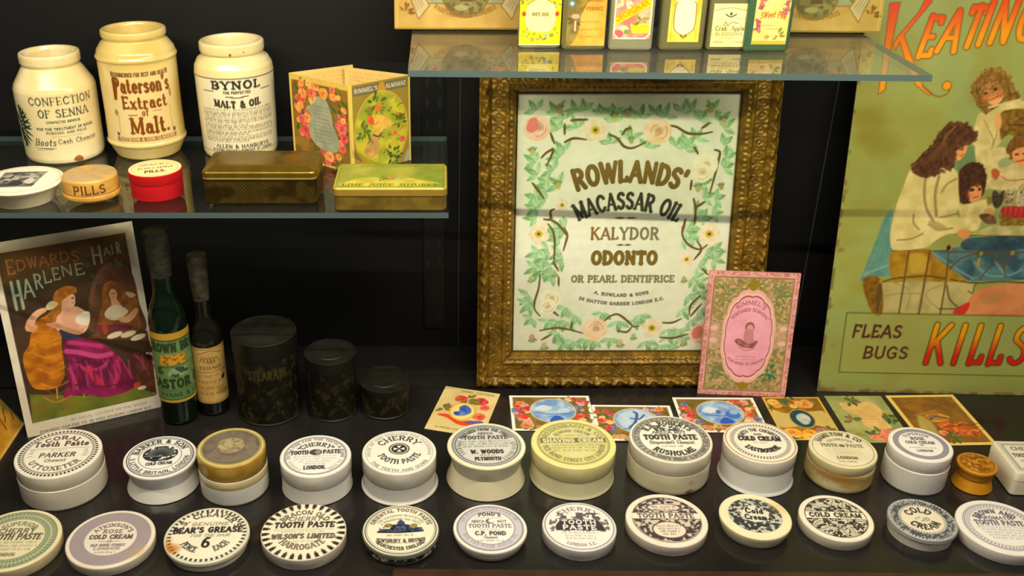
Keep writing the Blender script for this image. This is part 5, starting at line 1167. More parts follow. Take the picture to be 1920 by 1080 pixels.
def blue_card(seed, figure):
    def f(a, w, h):
        a.fill((242, 242, 230)); a.rect(3.8, w - 3.8, 3.8, h - 3.8, NZ((150, 116, 50), (120, 96, 40), 12, seed))
        bouquet(a, w * .14, h * .5, w * .09, h * .30, 16, FLR, GRN, seed, 5); bouquet(a, w * .87, h * .5, w * .08, h * .32, 14, FLR, GRN, seed + 9, 4.6); bouquet(a, w * .75, h * .86, w * .14, 3, 8, FLR, GRN, seed + 4, 4.6); bouquet(a, w * .3, h * .12, w * .2, 5, 7, [(214, 120, 70), (200, 150, 90)], GRN, seed + 5, 6)
        a.ell(w * .52, h * .56, w * .285, h * .35, (206, 196, 150)); a.ell(w * .52, h * .56, w * .27, h * .33, NZ((176, 200, 226), (112, 152, 206), 9, seed))
        if figure: 
            a.ell(w * .52, h * .56, w * .24, h * .29, (206, 220, 230), .7, soft=4); a.line([(w * .42, h * .36), (w * .5, h * .5), (w * .55, h * .74), (w * .52, h * .8)], 3.4, (60, 96, 160), curve=True); a.line([(w * .46, h * .62), (w * .56, h * .6), (w * .64, h * .72)], 2.4, (60, 96, 160), curve=True); a.line([(w * .52, h * .5), (w * .60, h * .36)], 2.6, (70, 106, 170)); a.rect(w * .34, w * .70, h * .30, h * .34, (70, 110, 170), .7, soft=2)
        else:
            a.blob([(w * .46, h * .26), (w * .54, h * .42), (w * .62, h * .36), (w * .64, h * .27), (w * .54, h * .23)], (50, 90, 190)); a.blob([(w * .3, h * .6), (w * .4, h * .72), (w * .52, h * .64), (w * .42, h * .54)], (226, 232, 236), .8); a.blob([(w * .58, h * .5), (w * .72, h * .52), (w * .7, h * .62), (w * .6, h * .6)], (206, 220, 234), .8); a.line([(w * .3, h * .5), (w * .5, h * .46), (w * .74, h * .48)], 1.6, (70, 110, 190), curve=True)
    return f
floor_card('white edged flower card with blue landscape oval, behind the yellow pot', (.0807, .9490), (.1779, .9485), 97, 74, blue_card(3, False))
floor_card('white edged card with blue oval of a striding figure, half hidden', (.1770, .9283), (.2722, .9266), 94, 73, blue_card(14, True), .0012)
def blue_card2(a, w, h):
    blue_card(23, False)(a, w, h); a.ell(w * .5, h * .58, 3, 4, (70, 110, 190)); a.ell(w * .66, h * .5, w * .09, h * .12, (70, 116, 200)); a.ell(w * .68, h * .56, w * .05, h * .06, (150, 184, 226))
floor_card('white edged flower card with pale blue oval, below the pink booklet', (.2785, .9458), (.3765, .9450), 98, 73, blue_card2)
def c5(a, w, h):
    a.fill((226, 178, 60)); a.rect(2.5, w - 2.5, 2.5, h - 2.5, NZ((172, 120, 30), (140, 96, 24), 12, 3)); a.blob([(4, 26), (4, 60), (20, 54), (50, 58), (66, 56), (66, 24), (40, 30)], (206, 180, 100))
    bouquet(a, w / 2, h * .83, w * .36, 6, 11, [(232, 150, 40), (226, 120, 40), (236, 180, 60)], GRN, 6, 7); bouquet(a, w * .35, h * .14, w * .22, 7, 7, [(236, 150, 30), (240, 190, 40)], GRN, 8, 8); bouquet(a, w * .8, h * .2, w * .12, 7, 4, [(190, 130, 120), (170, 110, 100)], GRN, 9, 6)
    a.ell(w * .5, h * .48, 14, 19, (40, 74, 80)); a.ring(w * .5, h * .48, 14, 1.4, (190, 150, 60), 1, 19); a.blob([(30, 50), (38, 54), (44, 46), (42, 36), (34, 30), (28, 40)], NZ((206, 206, 190), (150, 170, 170), 6, 4))
floor_card('golden flower card with dark oval cameo', (.3884, .9304), (.4563, .9304), 69, 89, c5)
def c6(a, w, h):
    a.fill(NZ((176, 174, 104), (146, 152, 88), 16, 3)); a.blob([(14, 82), (30, 78), (50, 84), (58, 66), (52, 46), (56, 30), (38, 26), (26, 32), (26, 54), (14, 66)], NZ((232, 190, 116), (220, 176, 100), 10, 4)); spray(a, 30, 86, 14, 14, [(90, 96, 50), (120, 110, 60)], 5, 8); spray(a, 62, 48, 8, 16, [(70, 92, 50), (96, 110, 60)], 6, 9); spray(a, 16, 46, 8, 10, [(110, 110, 60), (150, 120, 60)], 7, 9)
    pen_rows(a, 28, 50, [70, 64, 58, 52, 46, 40], 2, (196, 150, 80), 4, .6); bouquet(a, 38, 15, 16, 6, 6, [(226, 96, 70), (236, 120, 84)], GRN, 7, 8); spray(a, 12, 14, 9, 9, [(150, 150, 80), (176, 166, 90)], 9, 9)
floor_card('olive green flower card with buff parchment panel', (.4653, .9252), (.5336, .9252), 69, 97, c6)
def c7(a, w, h):
    a.fill((238, 206, 104)); a.rect(5, w - 5, 5, h - 5, NZ((150, 104, 34), (116, 80, 26), 10, 3)); a.fill(NZ((176, 120, 40), (150, 104, 34), 5, 5), .25); a.line([(2.5, 2.5), (w - 2.5, 2.5), (w - 2.5, h - 2.5), (2.5, h - 2.5), (2.5, 2.5)], 3.4, (238, 206, 104))
    a.blob([(10, 10), (24, 14), (30, 44), (22, 60), (14, 46)], (190, 176, 90), .8, soft=3); a.blob([(24, 54), (40, 66), (56, 58), (50, 48), (34, 46)], NZ((206, 150, 60), (170, 110, 40), 6, 4)); a.line([(30, 50), (40, 58), (54, 52)], 2, (90, 76, 70), curve=True); a.ell(36, 58, 3, 2, (110, 120, 130))
    a.blob([(34, 40), (44, 46), (58, 44), (70, 34), (78, 20), (66, 16), (52, 24), (40, 26)], NZ((226, 110, 40), (146, 66, 22), 4, 5)); a.blob([(46, 30), (56, 36), (68, 26), (60, 18)], NZ((236, 140, 60), (196, 84, 34), 3, 8), .9)
    for k in range(16): x, y = 38 + (k * 37) % 40, 16 + (k * 23) % 28; a.line([(x, y), (x + 5, y + 4 - k % 5), (x + 11, y + 1)], 1.6, [(236, 150, 70), (130, 56, 20), (206, 96, 40)][k % 3], .75, curve=True)
    for k in range(10): x, y = 16 + (k * 29) % 52, 60 + (k * 17) % 32; a.line([(x, y), (x + 8, y + 3), (x + 15, y - 2)], 1.8, [(196, 140, 60), (112, 74, 26)][k % 2], .6, curve=True)
    rose(a, 34, 24, 6, (228, 110, 70), 3); spray(a, 42, 14, 9, 12, [(90, 104, 50), (120, 120, 60)], 5, 9)
floor_card('brown picture card with broad yellow border, rightmost on the floor', (.5430, .9191), (.6294, .9215), 84, 104, c7)
# ------------------------------------------------------------------ framed advertisement
def framed_print():
    W_, H_, TW = .3445, .402, .0445
    t = thing('framed_picture', 'large carved gilt frame holding a rose wreathed lettered print behind glass', 'picture', matrix=Matrix([[0.99999, -0.00062, 0.00352, 0.04214], [0.00357, 0.17365, -0.98480, 1.04298], [0.00000, 0.98481, 0.17365, 0.00096], [0, 0, 0, 1]]))
    def relief(s, v, L):
        """s along the rail, v across it from the outer edge (metres)"""
        z = np.zeros_like(s)
        o = v < .014; q = np.clip(v / .014, 0, 1); b = np.sin(np.pi * np.clip(q, .06, 1))
        rope = np.sin(2 * np.pi * (s / .021 + q * .9)) + .5 * np.sin(2 * np.pi * (s / .0105 - q * .7) + 1.3)
        rope = rope + 1.6 * (noise2(s * 1000, v * 1000, 7.0, int(L * 91)) - .5); z = np.where(o, .0072 * b + .0019 * rope * b, z)
        m = (v >= .014) & (v < .030); pz = .0155
        ds = (s % pz) - pz / 2; dv = v - .022; rr = np.hypot(ds, dv * .95)
        ros = .0013 * np.exp(-((rr - .0045) / .0014) ** 2) + .0016 * np.exp(-(rr / .0018) ** 2) + .0010 * np.exp(-((np.abs(ds) - pz / 2) / .0014) ** 2)
        z = np.where(m, .0022 + ros - .0012 * np.sin(np.pi * (v - .014) / .016), z)
        i = v >= .030; k = (v - .030) / (TW - .030)
        z = np.where(i, .0034 * (1 - k) ** .6 - .009 * np.clip((k - .62) / .38, 0, 1) + .0016 * np.sin(np.pi * np.clip(k * 3, 0, 1)) + .0007 * np.sin(2 * np.pi * s / .0065) * np.sin(np.pi * np.clip((k - .3) / .4, 0, 1)), z)
        return z + .0022 * (noise2(s * 1000, v * 1000 + L * 977, 4.2, 4) - .5)
    for side, (L, ox, oy, ux, uy, vx, vy) in enumerate(((W_, 0, 0, 1, 0, 0, 1), (H_, W_, 0, 0, 1, -1, 0), (W_, W_, H_, -1, 0, 0, -1), (H_, 0, H_, 0, -1, 1, 0))):
        nu, nv = 300, 44
        v = np.linspace(0, TW, nv)[:, None] * np.ones((1, nu)); s = v + (L - 2 * v) * np.linspace(0, 1, nu)[None, :]
        z = relief(s, v, L)
        x = ox + ux * s + vx * v; y = oy + uy * s + vy * v
        c = NZ((142, 108, 24), (108, 80, 16), 14, side)(s.ravel() * 1000, v.ravel() * 1000); c = c * .7 + .3 * NZ((170, 130, 36), (92, 68, 16), 3, side + 5)(s.ravel() * 1000, v.ravel() * 1000)
        mb = MB(); mb.add(np.stack([x, y, z], -1).reshape(-1, 3), grid_faces(nu, nv), c)
        p0, p1 = (ox, oy), (ox + ux * L, oy + uy * L)
        q0 = (ox + (ux + vx) * TW, oy + (uy + vy) * TW); q1 = (ox + ux * (L - TW) + vx * TW, oy + uy * (L - TW) + vy * TW)
        mb.add([(p0[0], p0[1], 0), (p1[0], p1[1], 0), (p1[0], p1[1], -.014), (p0[0], p0[1], -.014), (q0[0], q0[1], -.014), (q1[0], q1[1], -.014), (q0[0], q0[1], -.006), (q1[0], q1[1], -.006)], [(1, 0, 3, 2), (2, 3, 4, 5), (5, 4, 6, 7)], (110, 78, 24))
        mb.obj('frame_rail', GILT, t, smooth=60)
    # the print
    iw, ih = W_ - 2 * TW + .004, H_ - 2 * TW + .004
    a = Art.sheet(iw * 1000, ih * 1000, 330, (232, 234, 214))
    a.fill(NZ((234, 236, 218), (226, 228, 204), 60, 3))
    BR = (108, 84, 40); BK = (58, 58, 40)
    GR = [(156, 204, 146), (138, 192, 126), (172, 214, 162), (126, 178, 112)]
    def stem(p, w=2.5): a.line(p, [w, w * 1.5, w * .8], BR, curve=True)
    rnd = random.Random(11)
    def leaves(pts, L=14):
        for k, (x, y, ang) in enumerate(pts):
            g = np.array(GR[k % 4], float) * rnd.uniform(.92, 1.06)
            a.leaf(x, y, L * rnd.uniform(.8, 1.1), L * .44, ang + rnd.uniform(-8, 8), G(g, g * .88 + 26, (x, y), (x + L, y + L)), g * .72)
            a.leaf(x, y, L * .6, L * .16, ang + 8, (206, 232, 198), None, .6)
    # stems traced round the border
    for k, (x, y) in enumerate([(23.5, 295.7), (47.2, 292.8), (54.9, 285.4), (69.4, 294.2), (79.7, 295.7), (70.1, 275.1), (47.9, 272.1), (99.1, 291.3), (112.4, 291.2), (114.3, 282.4), (109.6, 257.2), (131.9, 286.8), (133.2, 263.1), (143.8, 286.8), (153.2, 252.7), (162.9, 289.7), (171.8, 288.2), (189.2, 294.1), (201.1, 294.1), (212.2, 283.8), (209.2, 263.1), (186.0, 254.1), (198.1, 251.1), (224.6, 295.5), (236.1, 282.3), (241.1, 274.9), (242.7, 255.6), (245.5, 239.1), (244.8, 228.5), (200.8, 255.6), (56.2, 248.3), (51.9, 240.8), (23.6, 234.8), (27.0, 221.2), (44.9, 225.7), (37.8, 210.5), (38.1, 201.3), (26.2, 193.7), (36.9, 189.0), (26.5, 181.3), (26.8, 168.9), (51.5, 209.0), (219.2, 208.7), (237.2, 191.8), (223.4, 193.4), (214.1, 174.8), (235.4, 174.8), (223.8, 167.0), (62.3, 159.5), (50.2, 154.8), (209.3, 156.1), (58.5, 155.0), (54.1, 145.2), (41.8, 130.4), (29.1, 125.5), (38.9, 118.8), (57.9, 125.4), (58.2, 117.2), (28.0, 107.2), (37.7, 103.9), (47.3, 107.2), (47.6, 97.2), (20.8, 71.9), (21.1, 61.7), (24.8, 42.9), (66.8, 56.5), (78.5, 46.2), (47.8, 39.4), (57.6, 37.7), (69.1, 37.7), (65.0, 11.7), (76.5, 13.4), (58.1, 23.8), (111.0, 49.6), (131.1, 39.3), (150.6, 41.0), (158.4, 47.8), (122.4, 16.8), (92.9, 15.1), (101.2, 13.3), (167.0, 13.2), (202.3, 145.0), (211.9, 144.9), (205.0, 153.1), (231.1, 123.5), (240.2, 130.1), (241.1, 118.5), (224.0, 110.2), (218.7, 95.2), (224.0, 88.5), (215.4, 73.3), (226.6, 75.0), (208.5, 54.6), (220.9, 40.8), (192.3, 28.8), (194.4, 21.9), (207.0, 28.8), (185.4, 7.9), (195.4, 6.2), (209.4, 18.4), (231.4, 54.5)]):
        cx, cy = iw * 500, ih * 500; base_ang = math.degrees(math.atan2(y - cy, x - cx))
        leaves([(x, y, base_ang + s) for s in (60, 0, -70, 150)][0: 3], 16)
    for k, (x, y, r, c) in enumerate([(50.1, 295.7, 5, (190, 160, 110)), (128.7, 291.2, 5, (200, 160, 110)), (114.1, 286.8, 5, (190, 190, 110)), (224.5, 297.0, 5, (180, 170, 100)), (240.5, 282.3, 5, (206, 170, 130)), (20.3, 246.8, 5, (190, 190, 120)), (51.5, 207.4, 5, (196, 180, 110)), (216.5, 204.2, 5, (180, 180, 110)), (243.7, 205.7, 4, (170, 150, 80)), (134.8, 260.2, 4, (170, 170, 100)), (25.4, 18.7, 5, (206, 150, 130)), (40.5, 8.2, 5, (200, 190, 140)), (134.1, 11.5, 5, (206, 190, 140)), (150.1, 20.2, 4, (170, 190, 140)), (207.5, 93.5, 4, (190, 170, 120)), (211.5, 11.4, 4, (200, 160, 130)), (21.9, 93.9, 4, (180, 190, 130)), (50.7, 100.5, 4, (170, 190, 120))]):
        for q in range(5): a.leaf(x, y, r * 1.6, r * .5, 50 + q * 24 if y > ih * 500 else 230 + q * 24, (118, 160, 90), (80, 120, 60))
        a.ell(x, y, r * .7, r * .9, c, .9, wob=.15)
    for p in ([(57.3, 258.8), (67.6, 263.2), (82.5, 261.7)], [(40.6, 269.2), (45.4, 257.3)], [(30.9, 240.8), (36.8, 246.8), (44.1, 249.8), (41.4, 240.8), (37.2, 231.8)], [(21.2, 210.5), (27.5, 202.9), (35.3, 192.1)], [(63.8, 283.9), (72.7, 284.7), (83.1, 284.7)], [(56.6, 279.5), (57.0, 267.7)], [(109.1, 267.6), (118.3, 263.2), (126.2, 254.2), (136.8, 251.9), (151.3, 258.7)], [(124.0, 267.6), (128.2, 273.5), (134.0, 275.0)], [(175.5, 277.9), (186.0, 276.4), (199.9, 269.0), (216.3, 268.3), (228.1, 270.5)], [(215.8, 274.9), (224.3, 280.8)], [(232.7, 249.6), (238.9, 246.6), (237.0, 233.0), (235.0, 219.4), (230.6, 198.0)], [(208.5, 252.6), (213.5, 245.1)], [(208.3, 213.3), (207.6, 202.6)], [(212.1, 191.9), (215.3, 179.5), (215.1, 160.8)], [(225.3, 188.0), (215.2, 181.0)], [(36.0, 167.3), (43.7, 167.3), (43.4, 176.6), (47.9, 179.7)], [(42.1, 167.3), (53.0, 161.0), (62.6, 148.5)], [(204.0, 167.1), (202.0, 151.4)],): stem(p, 2.2)
    for p in ([(40.9, 161.5), (47.5, 151.7), (49.6, 135.3), (49.4, 115.5)], [(60.1, 156.6), (64.3, 148.4), (62.3, 137.0), (60.2, 128.7)], [(48.7, 113.8), (55.4, 103.8)], [(33.1, 98.9), (31.9, 82.1), (27.5, 65.1), (27.7, 54.9), (34.5, 46.3)], [(55.7, 95.5), (56.1, 84.5)], [(49.0, 53.1), (57.3, 46.3)], [(35.0, 27.4), (52.9, 30.8), (69.4, 29.0), (90.9, 22.9)], [(74.0, 37.6), (72.6, 29.0)], [(48.3, 22.1), (37.0, 15.2)], [(113.1, 39.3), (121.0, 46.2), (130.7, 47.9), (144.3, 37.5), (149.5, 32.3), (156.0, 33.2)], [(130.1, 27.2), (141.6, 25.4), (147.8, 32.3)], [(181.9, 37.5), (196.6, 37.4), (207.7, 42.6)], [(183.1, 18.4), (199.6, 17.5), (217.3, 22.7)], [(201.4, 158.0), (202.2, 146.6), (211.0, 135.1), (224.2, 130.1), (233.3, 136.7)], [(220.2, 140.0), (225.8, 130.1), (220.1, 120.2), (217.1, 116.9)], [(229.2, 105.2), (236.2, 98.5)], [(228.5, 71.6), (218.0, 59.7), (217.2, 47.7)], [(218.9, 46.0), (230.9, 61.4)],): stem(p, 1.9)
    for k, (x, y, r, kind) in enumerate([(24.8, 275.1, 15.5, 2), (92.5, 272.8, 14.5, 0), (164.7, 271.3, 16.5, 1), (222.8, 231.5, 15, 3), (219.7, 222.5, 12, 3), (56.8, 184.4, 8, 0), (30.1, 149.3, 13, 0), (233.9, 149.0, 13.5, 0), (209.0, 117.7, 9, 0), (46.9, 68.5, 13, 3), (43.1, 58.3, 11, 3), (102.1, 29.0, 15.5, 1), (172.5, 30.6, 13.5, 0), (233.8, 21.8, 15, 2)]):
        if kind == 0: dogrose(a, x, y, r, (244, 228, 196), (206, 182, 40), k)
        elif kind == 1: rose(a, x, y, r, (240, 206, 160), k + 4)
        elif kind == 2: rose(a, x, y, r, (240, 196, 172), k + 5); a.ell(x - r * .35, y + r * .2, r * .42, r * .6, (228, 124, 108), .9, rot=-25, wob=.1)
        else: rose(a, x, y, r, (242, 236, 196), k + 8)
    # lettering
    a.arc("ROWLANDS'", 134.3, 30.2, 182.5, 23.3, 89.7, G((112, 88, 26), (138, 110, 44), (0, 200), (0, 240)), w=.2, mono=.5, span=39.4, out=(84, 66, 28), outw=.5)
    a.arc('MACASSAR OIL', 133.7, 58.3, 121.3, 19.8, 89.1, BK, w=.2, mono=.3, serif=.07, span=57.3)
    a.text('KALYDOR', 133.1, 142.6, 14.2, G((134, 104, 50), (120, 116, 90), (103.1, 0), (138.1, 0)), w=.2, mono=.4, serif=.06, fit=80.6)
    a.text('ODONTO', 133.9, 112.0, 15.3, (124, 100, 24), w=.24, mono=.5, serif=.05, fit=77.9, out=(80, 64, 24), outw=.5)
    a.text('OR PEARL DENTIFRICE', 133.5, 89.3, 8.1, (134, 126, 84), w=.2, mono=.2, serif=.08, fit=124.4, out=(104, 98, 60), outw=.25)
    a.arc('A. ROWLAND & SONS', 132.8, 214.1, 143.2, 3.6, -90.1, BK, w=.28, mono=.4, serif=.07, span=26.8, low=True)
    a.arc('20 HATTON GARDEN LONDON E.C.', 133.3, 248.0, 187.9, 3.6, -90.1, BK, w=.28, mono=.4, serif=.07, span=32.1, low=True)
    a.leaf(132.9, 168.7, 14, 2.4, 0, BR); a.leaf(132.9, 168.7, 14, 2.4, 180, BR)
    a.leaf(132.7, 135.7, 9, 2.4, 0, BR); a.leaf(132.7, 135.7, 9, 2.4, 180, BR)
    o = sheet('print', None, None, None, a, .001, PAPER, parent=t); o.location = (TW - .002, TW - .002, -.0098)
    b = MB(); b.add([(TW - .003, TW - .003, -.0078), (W_ - TW + .003, TW - .003, -.0078), (W_ - TW + .003, H_ - TW + .003, -.0078), (TW - .003, H_ - TW + .003, -.0078)], [(0, 1, 2, 3)], (255, 255, 255)); b.obj('glass', PANE, t, smooth=0)
framed_print()

# ------------------------------------------------------------------ pink almanac booklet
a = Art.sheet(105.0, 158.0, 220, (226, 168, 158)); w, h = a.w, a.h; PK = (246, 172, 190); BRN = (150, 84, 84)
a.fill(NZ((232, 172, 166), (214, 150, 140), 8, 3)); a.mess(lambda x, y: (x < 4) | (x > w - 4) | (y < 4) | (y > h - 4), (190, 110, 100), 2.2, 5, .5, .62, .8); a.rect(6, w - 6, 6, h - 6, (150, 104, 84)); a.rect(7, w - 7, 7, h - 7, NZ((150, 136, 78), (184, 150, 108), 9, 6)); a.mess(lambda x, y: (x > 8) & (x < w - 8) & (y > 8) & (y < h - 8), (116, 118, 62), 3.2, 9, .5, .62, .7); a.mess(lambda x, y: (x > 8) & (x < w - 8) & (y > 8) & (y < h - 8), (216, 180, 130), 2.4, 19, .56, .66, .8)
a.rect(8, 20, h * .4, h * .6, (206, 168, 146), .8, soft=6); a.rect(w - 20, w - 8, h * .4, h * .6, (206, 166, 140), .8, soft=6)
spray(a, w - 22, 30, 12, 16, [(50, 128, 88), (84, 132, 84), (110, 130, 70)], 5, 7); spray(a, 20, 30, 10, 12, [(100, 140, 90), (130, 130, 70)], 6, 6); spray(a, 22, h - 26, 12, 14, [(130, 140, 80), (150, 140, 70)], 7, 7); spray(a, w - 22, h - 26, 12, 14, [(120, 140, 96), (140, 136, 70)], 8, 7)
for y in (14, h - 16): a.poly([(w / 2 - 8, y), (w / 2, y + 9), (w / 2 + 8, y), (w / 2, y - 9)], (150, 124, 30)); 
for x, y in ((12, h * .55), (12, h * .45), (w - 12, h * .56), (w - 12, h * .44)): a.ell(x, y, 4.5, 3, (240, 186, 180), soft=1.5)
def cartouche(k):
    p = []
    for i in range(96):
        t = 2 * math.pi * i / 96; r = 1 + .045 * abs(math.sin(t * 6)) ** .6
        p.append((w / 2 + 29 * k * r * math.cos(t) * (1 - .08 * math.cos(2 * t)), h * .485 + 51 * k * r * math.sin(t)))
    return p
a.poly(cartouche(1.14), (232, 176, 160)); a.poly(cartouche(1.07), (244, 190, 180)); a.poly(cartouche(1.0), (160, 88, 80)); a.poly(cartouche(.965), NZ(PK, (240, 164, 184), 20, 3))
a.arc('RIMMEL\'S', w / 2, h * .62, 20, 5, 90, BRN, w=.16, span=96); a.line([(w / 2 - 7, h * .715), (w / 2 + 7, h * .715)], .5, BRN, .6); a.arc('PERFUMED ALMANAC', w / 2, h * .55, 22.5, 3.6, 90, BRN, w=.18, span=118)
a.ell(w / 2 + 1, h * .565, 5.5, 6.5, (156, 96, 92)); a.ell(w / 2 + 1.4, h * .555, 3.8, 4.8, (232, 160, 166)); a.blob([(w / 2 - 4, h * .54), (w / 2 + 5, h * .54), (w / 2 + 7, h * .47), (w / 2 + 12, h * .45), (w / 2 + 4, h * .40), (w / 2 - 4, h * .42)], (206, 136, 140)); a.blob([(w / 2 - 15, h * .45), (w / 2 - 10, h * .47), (w / 2 + 2, h * .43), (w / 2 + 12, h * .46), (w / 2 + 8, h * .40), (w / 2 - 2, h * .395), (w / 2 - 10, h * .415)], NZ((140, 84, 82), (180, 112, 112), 3, 5)); a.line([(w / 2 - 10, h * .40), (w / 2, h * .375), (w / 2 + 10, h * .395)], .7, BRN, curve=True)
pen_rows(a, w / 2 - 12, w / 2 + 12, [h * .32, h * .295, h * .27], 1.8, BRN, 4, .7); a.arc('PUBLISHED IN LONDON', w / 2, h * .46, 33, 3, 270, BRN, w=.18, span=84, low=True)
sheet('almanac_booklet', 'pink and gold almanac booklet leaning on the gilt frame', 'booklet', [[0.99681, 0.01111, -0.07902, 0.31249], [-0.07980, 0.13873, -0.98711, 1.02885], [0.00000, 0.99027, 0.13917, 0.00000], [0, 0, 0, 1]], a, .0035, PAPER, back=(206, 140, 130))

# ------------------------------------------------------------------ tin advertising sign at the right
def keating():
    a = Art.sheet(400.0, 560.0, 330, (150, 156, 78)); w, h = a.w, a.h
    a.fill(NZ((158, 164, 80), (142, 158, 96), 70, 3)); a.fill(NZ((152, 140, 54), (152, 162, 84), 46, 9, .34, .56), .45)
    a.rect(-5, w + 5, -5, 10, (150, 146, 84), .7, soft=8)
    for x, y, r in [(p[0], p[1], q) for p, q in zip([(21.6, 326.9), (15.8, 310.7), (37.7, 305.6), (16.2, 337.5)], (22, 12, 20, 16))]: a.ell(x, y, r, r * .7, (134, 122, 36), .5, soft=14, wob=.3)
    ORB = (120, 70, 20)
    # title
    def grad(y0, y1): return G((222, 66, 18), (238, 156, 20), (0, y1), (0, y0 + (y1 - y0) * .25))
    K1 = [(24.0, 459.2), (34.6, 460.2), (30.8, 407.9), (31.0, 366.6), (25.0, 361.8), (25.1, 381.7)]; K2 = [(66.3, 464.5), (68.6, 461.7), (41.0, 422.5), (36.6, 409.8), (33.5, 415.7), (37.8, 424.6), (56.4, 450.4), (61.0, 463.0)]; K3 = [(37.8, 424.6), (42.0, 428.3), (61.7, 389.5), (72.0, 370.8), (83.7, 362.4), (80.1, 361.4), (64.2, 372.6), (51.7, 393.2)]
    top = K1[0][1]; bot = K1[4][1]
    for P in (K1, K2, K3): a.line(P + P[:1], 1.6, ORB); 
    for P in (K1, K2, K3): a.poly(P, grad(bot, top))
    a.line([(72.0, 370.8), (82.8, 362.4), (92.7, 359.6), (100.6, 363.5), (102.5, 369.2)], 1.3, (140, 84, 24), curve=True); a.ell(*(98.4, 371.6), 5, 5, (236, 156, 20)); a.ring(*(98.4, 371.6), 5, .8, ORB)
    base = [(60.1, 402.6), (81.0, 408.7), (104.8, 413.8), (122.1, 416.5), (134.8, 418.5), (161.3, 420.9), (188.7, 423.1), (208.8, 424.2)]; up = [(60.7, 446.4), (81.9, 453.3), (101.4, 457.9), (119.2, 461.7), (131.8, 463.5), (158.8, 466.4), (185.8, 468.6), (205.7, 469.4)]
    for ch, (x, y), (x2, y2), ww in zip("EATING'S", base, up, (.62, .8, .62, .26, .72, .72, .2, .6)):
        hh = y2 - y; a.text(ch, x, y, hh, grad(y - 2, y2 + 4), w=.135, mono=.9, slant=.22, anchor='l', wid=.56, out=ORB, outw=1.0)
    # teal backdrop and bed curtain
    a.blob([(121.2, 297.1), (137.2, 304.8), (146.2, 282.5), (147.3, 267.4), (127.4, 267.2)], (104, 134, 86), .9, soft=3)
    SK = (226, 150, 84); CR = (226, 208, 136); CR2 = (200, 182, 110); HB = (92, 56, 30)
    # quilt, pillow and bed
    a.blob([(57.8, 229.8), (63.9, 202.8), (71.1, 154.2), (52.9, 148.1), (34.9, 143.3), (38.2, 165.1), (45.3, 192.9), (50.4, 217.0)], NZ((104, 150, 130), (84, 136, 124), 9, 4)); 
    for k in range(6): a.line([(58.9, 221.9), (38.6, 150.3)][0:1] + [((37.7, 145.3)[0] + k * 9, (37.7, 145.3)[1] + 2)], .6, (128, 168, 146), .5)
    a.line([(36.3, 150.3), (54.6, 158.8), (69.3, 164.8)], 2.6, (130, 172, 150), .8)
    a.poly([(58.6, 140.7), (165.2, 145.1), (171.1, 109.5), (140.7, 103.5), (62.4, 102.0)], NZ((196, 180, 112), (170, 158, 96), 16, 5)); 
    for p in ([(72.6, 141.0), (92.7, 131.4), (93.0, 108.0)], [(130.5, 108.7), (111.9, 128.4), (134.7, 142.1)], [(65.6, 124.2), (80.7, 127.8), (105.7, 128.3)]): a.line(p, 1.6, (150, 138, 84), .7, curve=True)
    a.blob([(65.5, 180.2), (113.1, 181.8), (130.6, 168.3), (143.7, 153.8), (157.5, 145.0), (125.1, 143.6), (90.5, 146.3), (72.4, 142.7)], NZ((176, 136, 34), (150, 108, 24), 9, 6)); a.blob([(86.2, 175.7), (104.7, 176.0), (110.5, 158.2), (92.7, 152.9)], (196, 160, 56), .8, soft=3)
    a.blob([(36.5, 142.8), (56.4, 145.7), (64.7, 102.7), (51.8, 104.6)], NZ((142, 100, 24), (112, 76, 20), 4, 7))
    a.blob([(112.0, 178.6), (131.2, 183.8), (150.0, 190.5), (149.6, 197.8), (180.7, 199.1), (215.2, 202.0), (231.9, 202.3), (241.4, 150.6), (223.4, 147.8), (174.5, 145.3), (160.6, 145.0), (141.7, 156.2)], NZ((54, 82, 92), (84, 124, 128), 13, 8, .35, .65)); a.blob([(149.1, 196.1), (215.5, 200.4), (218.1, 186.0), (153.0, 181.7)], NZ((44, 64, 76), (60, 90, 96), 10, 2), .9)
    for p in ([(113.7, 177.8), (144.4, 158.7), (164.8, 147.6)], [(161.3, 168.8), (179.4, 152.8), (198.1, 151.5)], [(185.8, 169.3), (202.5, 153.2), (218.2, 160.0)]): a.line(p, 2.4, (126, 164, 158), .7, curve=True)
    a.blob([(150.1, 104.0), (160.7, 116.0), (167.8, 129.4), (181.9, 138.0), (224.2, 143.7), (245.7, 144.1), (252.8, 105.6)], NZ((222, 142, 84), (206, 124, 74), 14, 9)); a.blob([(177.6, 126.3), (204.4, 133.4), (200.5, 120.1), (182.4, 116.4)], (190, 132, 76), .8, soft=3); a.blob([(148.2, 104.0), (151.3, 110.8), (164.9, 118.6), (161.8, 104.2)], (206, 50, 40))
    MET = (96, 74, 34)
    for p, q in (([(84.8, 180.6), (84.4, 102.4)], 1.8), ([(108.9, 181.0), (107.9, 102.9)], 2.2), ([(130.8, 181.3), (132.9, 143.7), (132.9, 103.3)], 1.8), ([(57.4, 138.2), (58.5, 107.3)], 4), ([(130.4, 109.5), (150.7, 109.9)], 1.6)): a.line(p, q, MET)
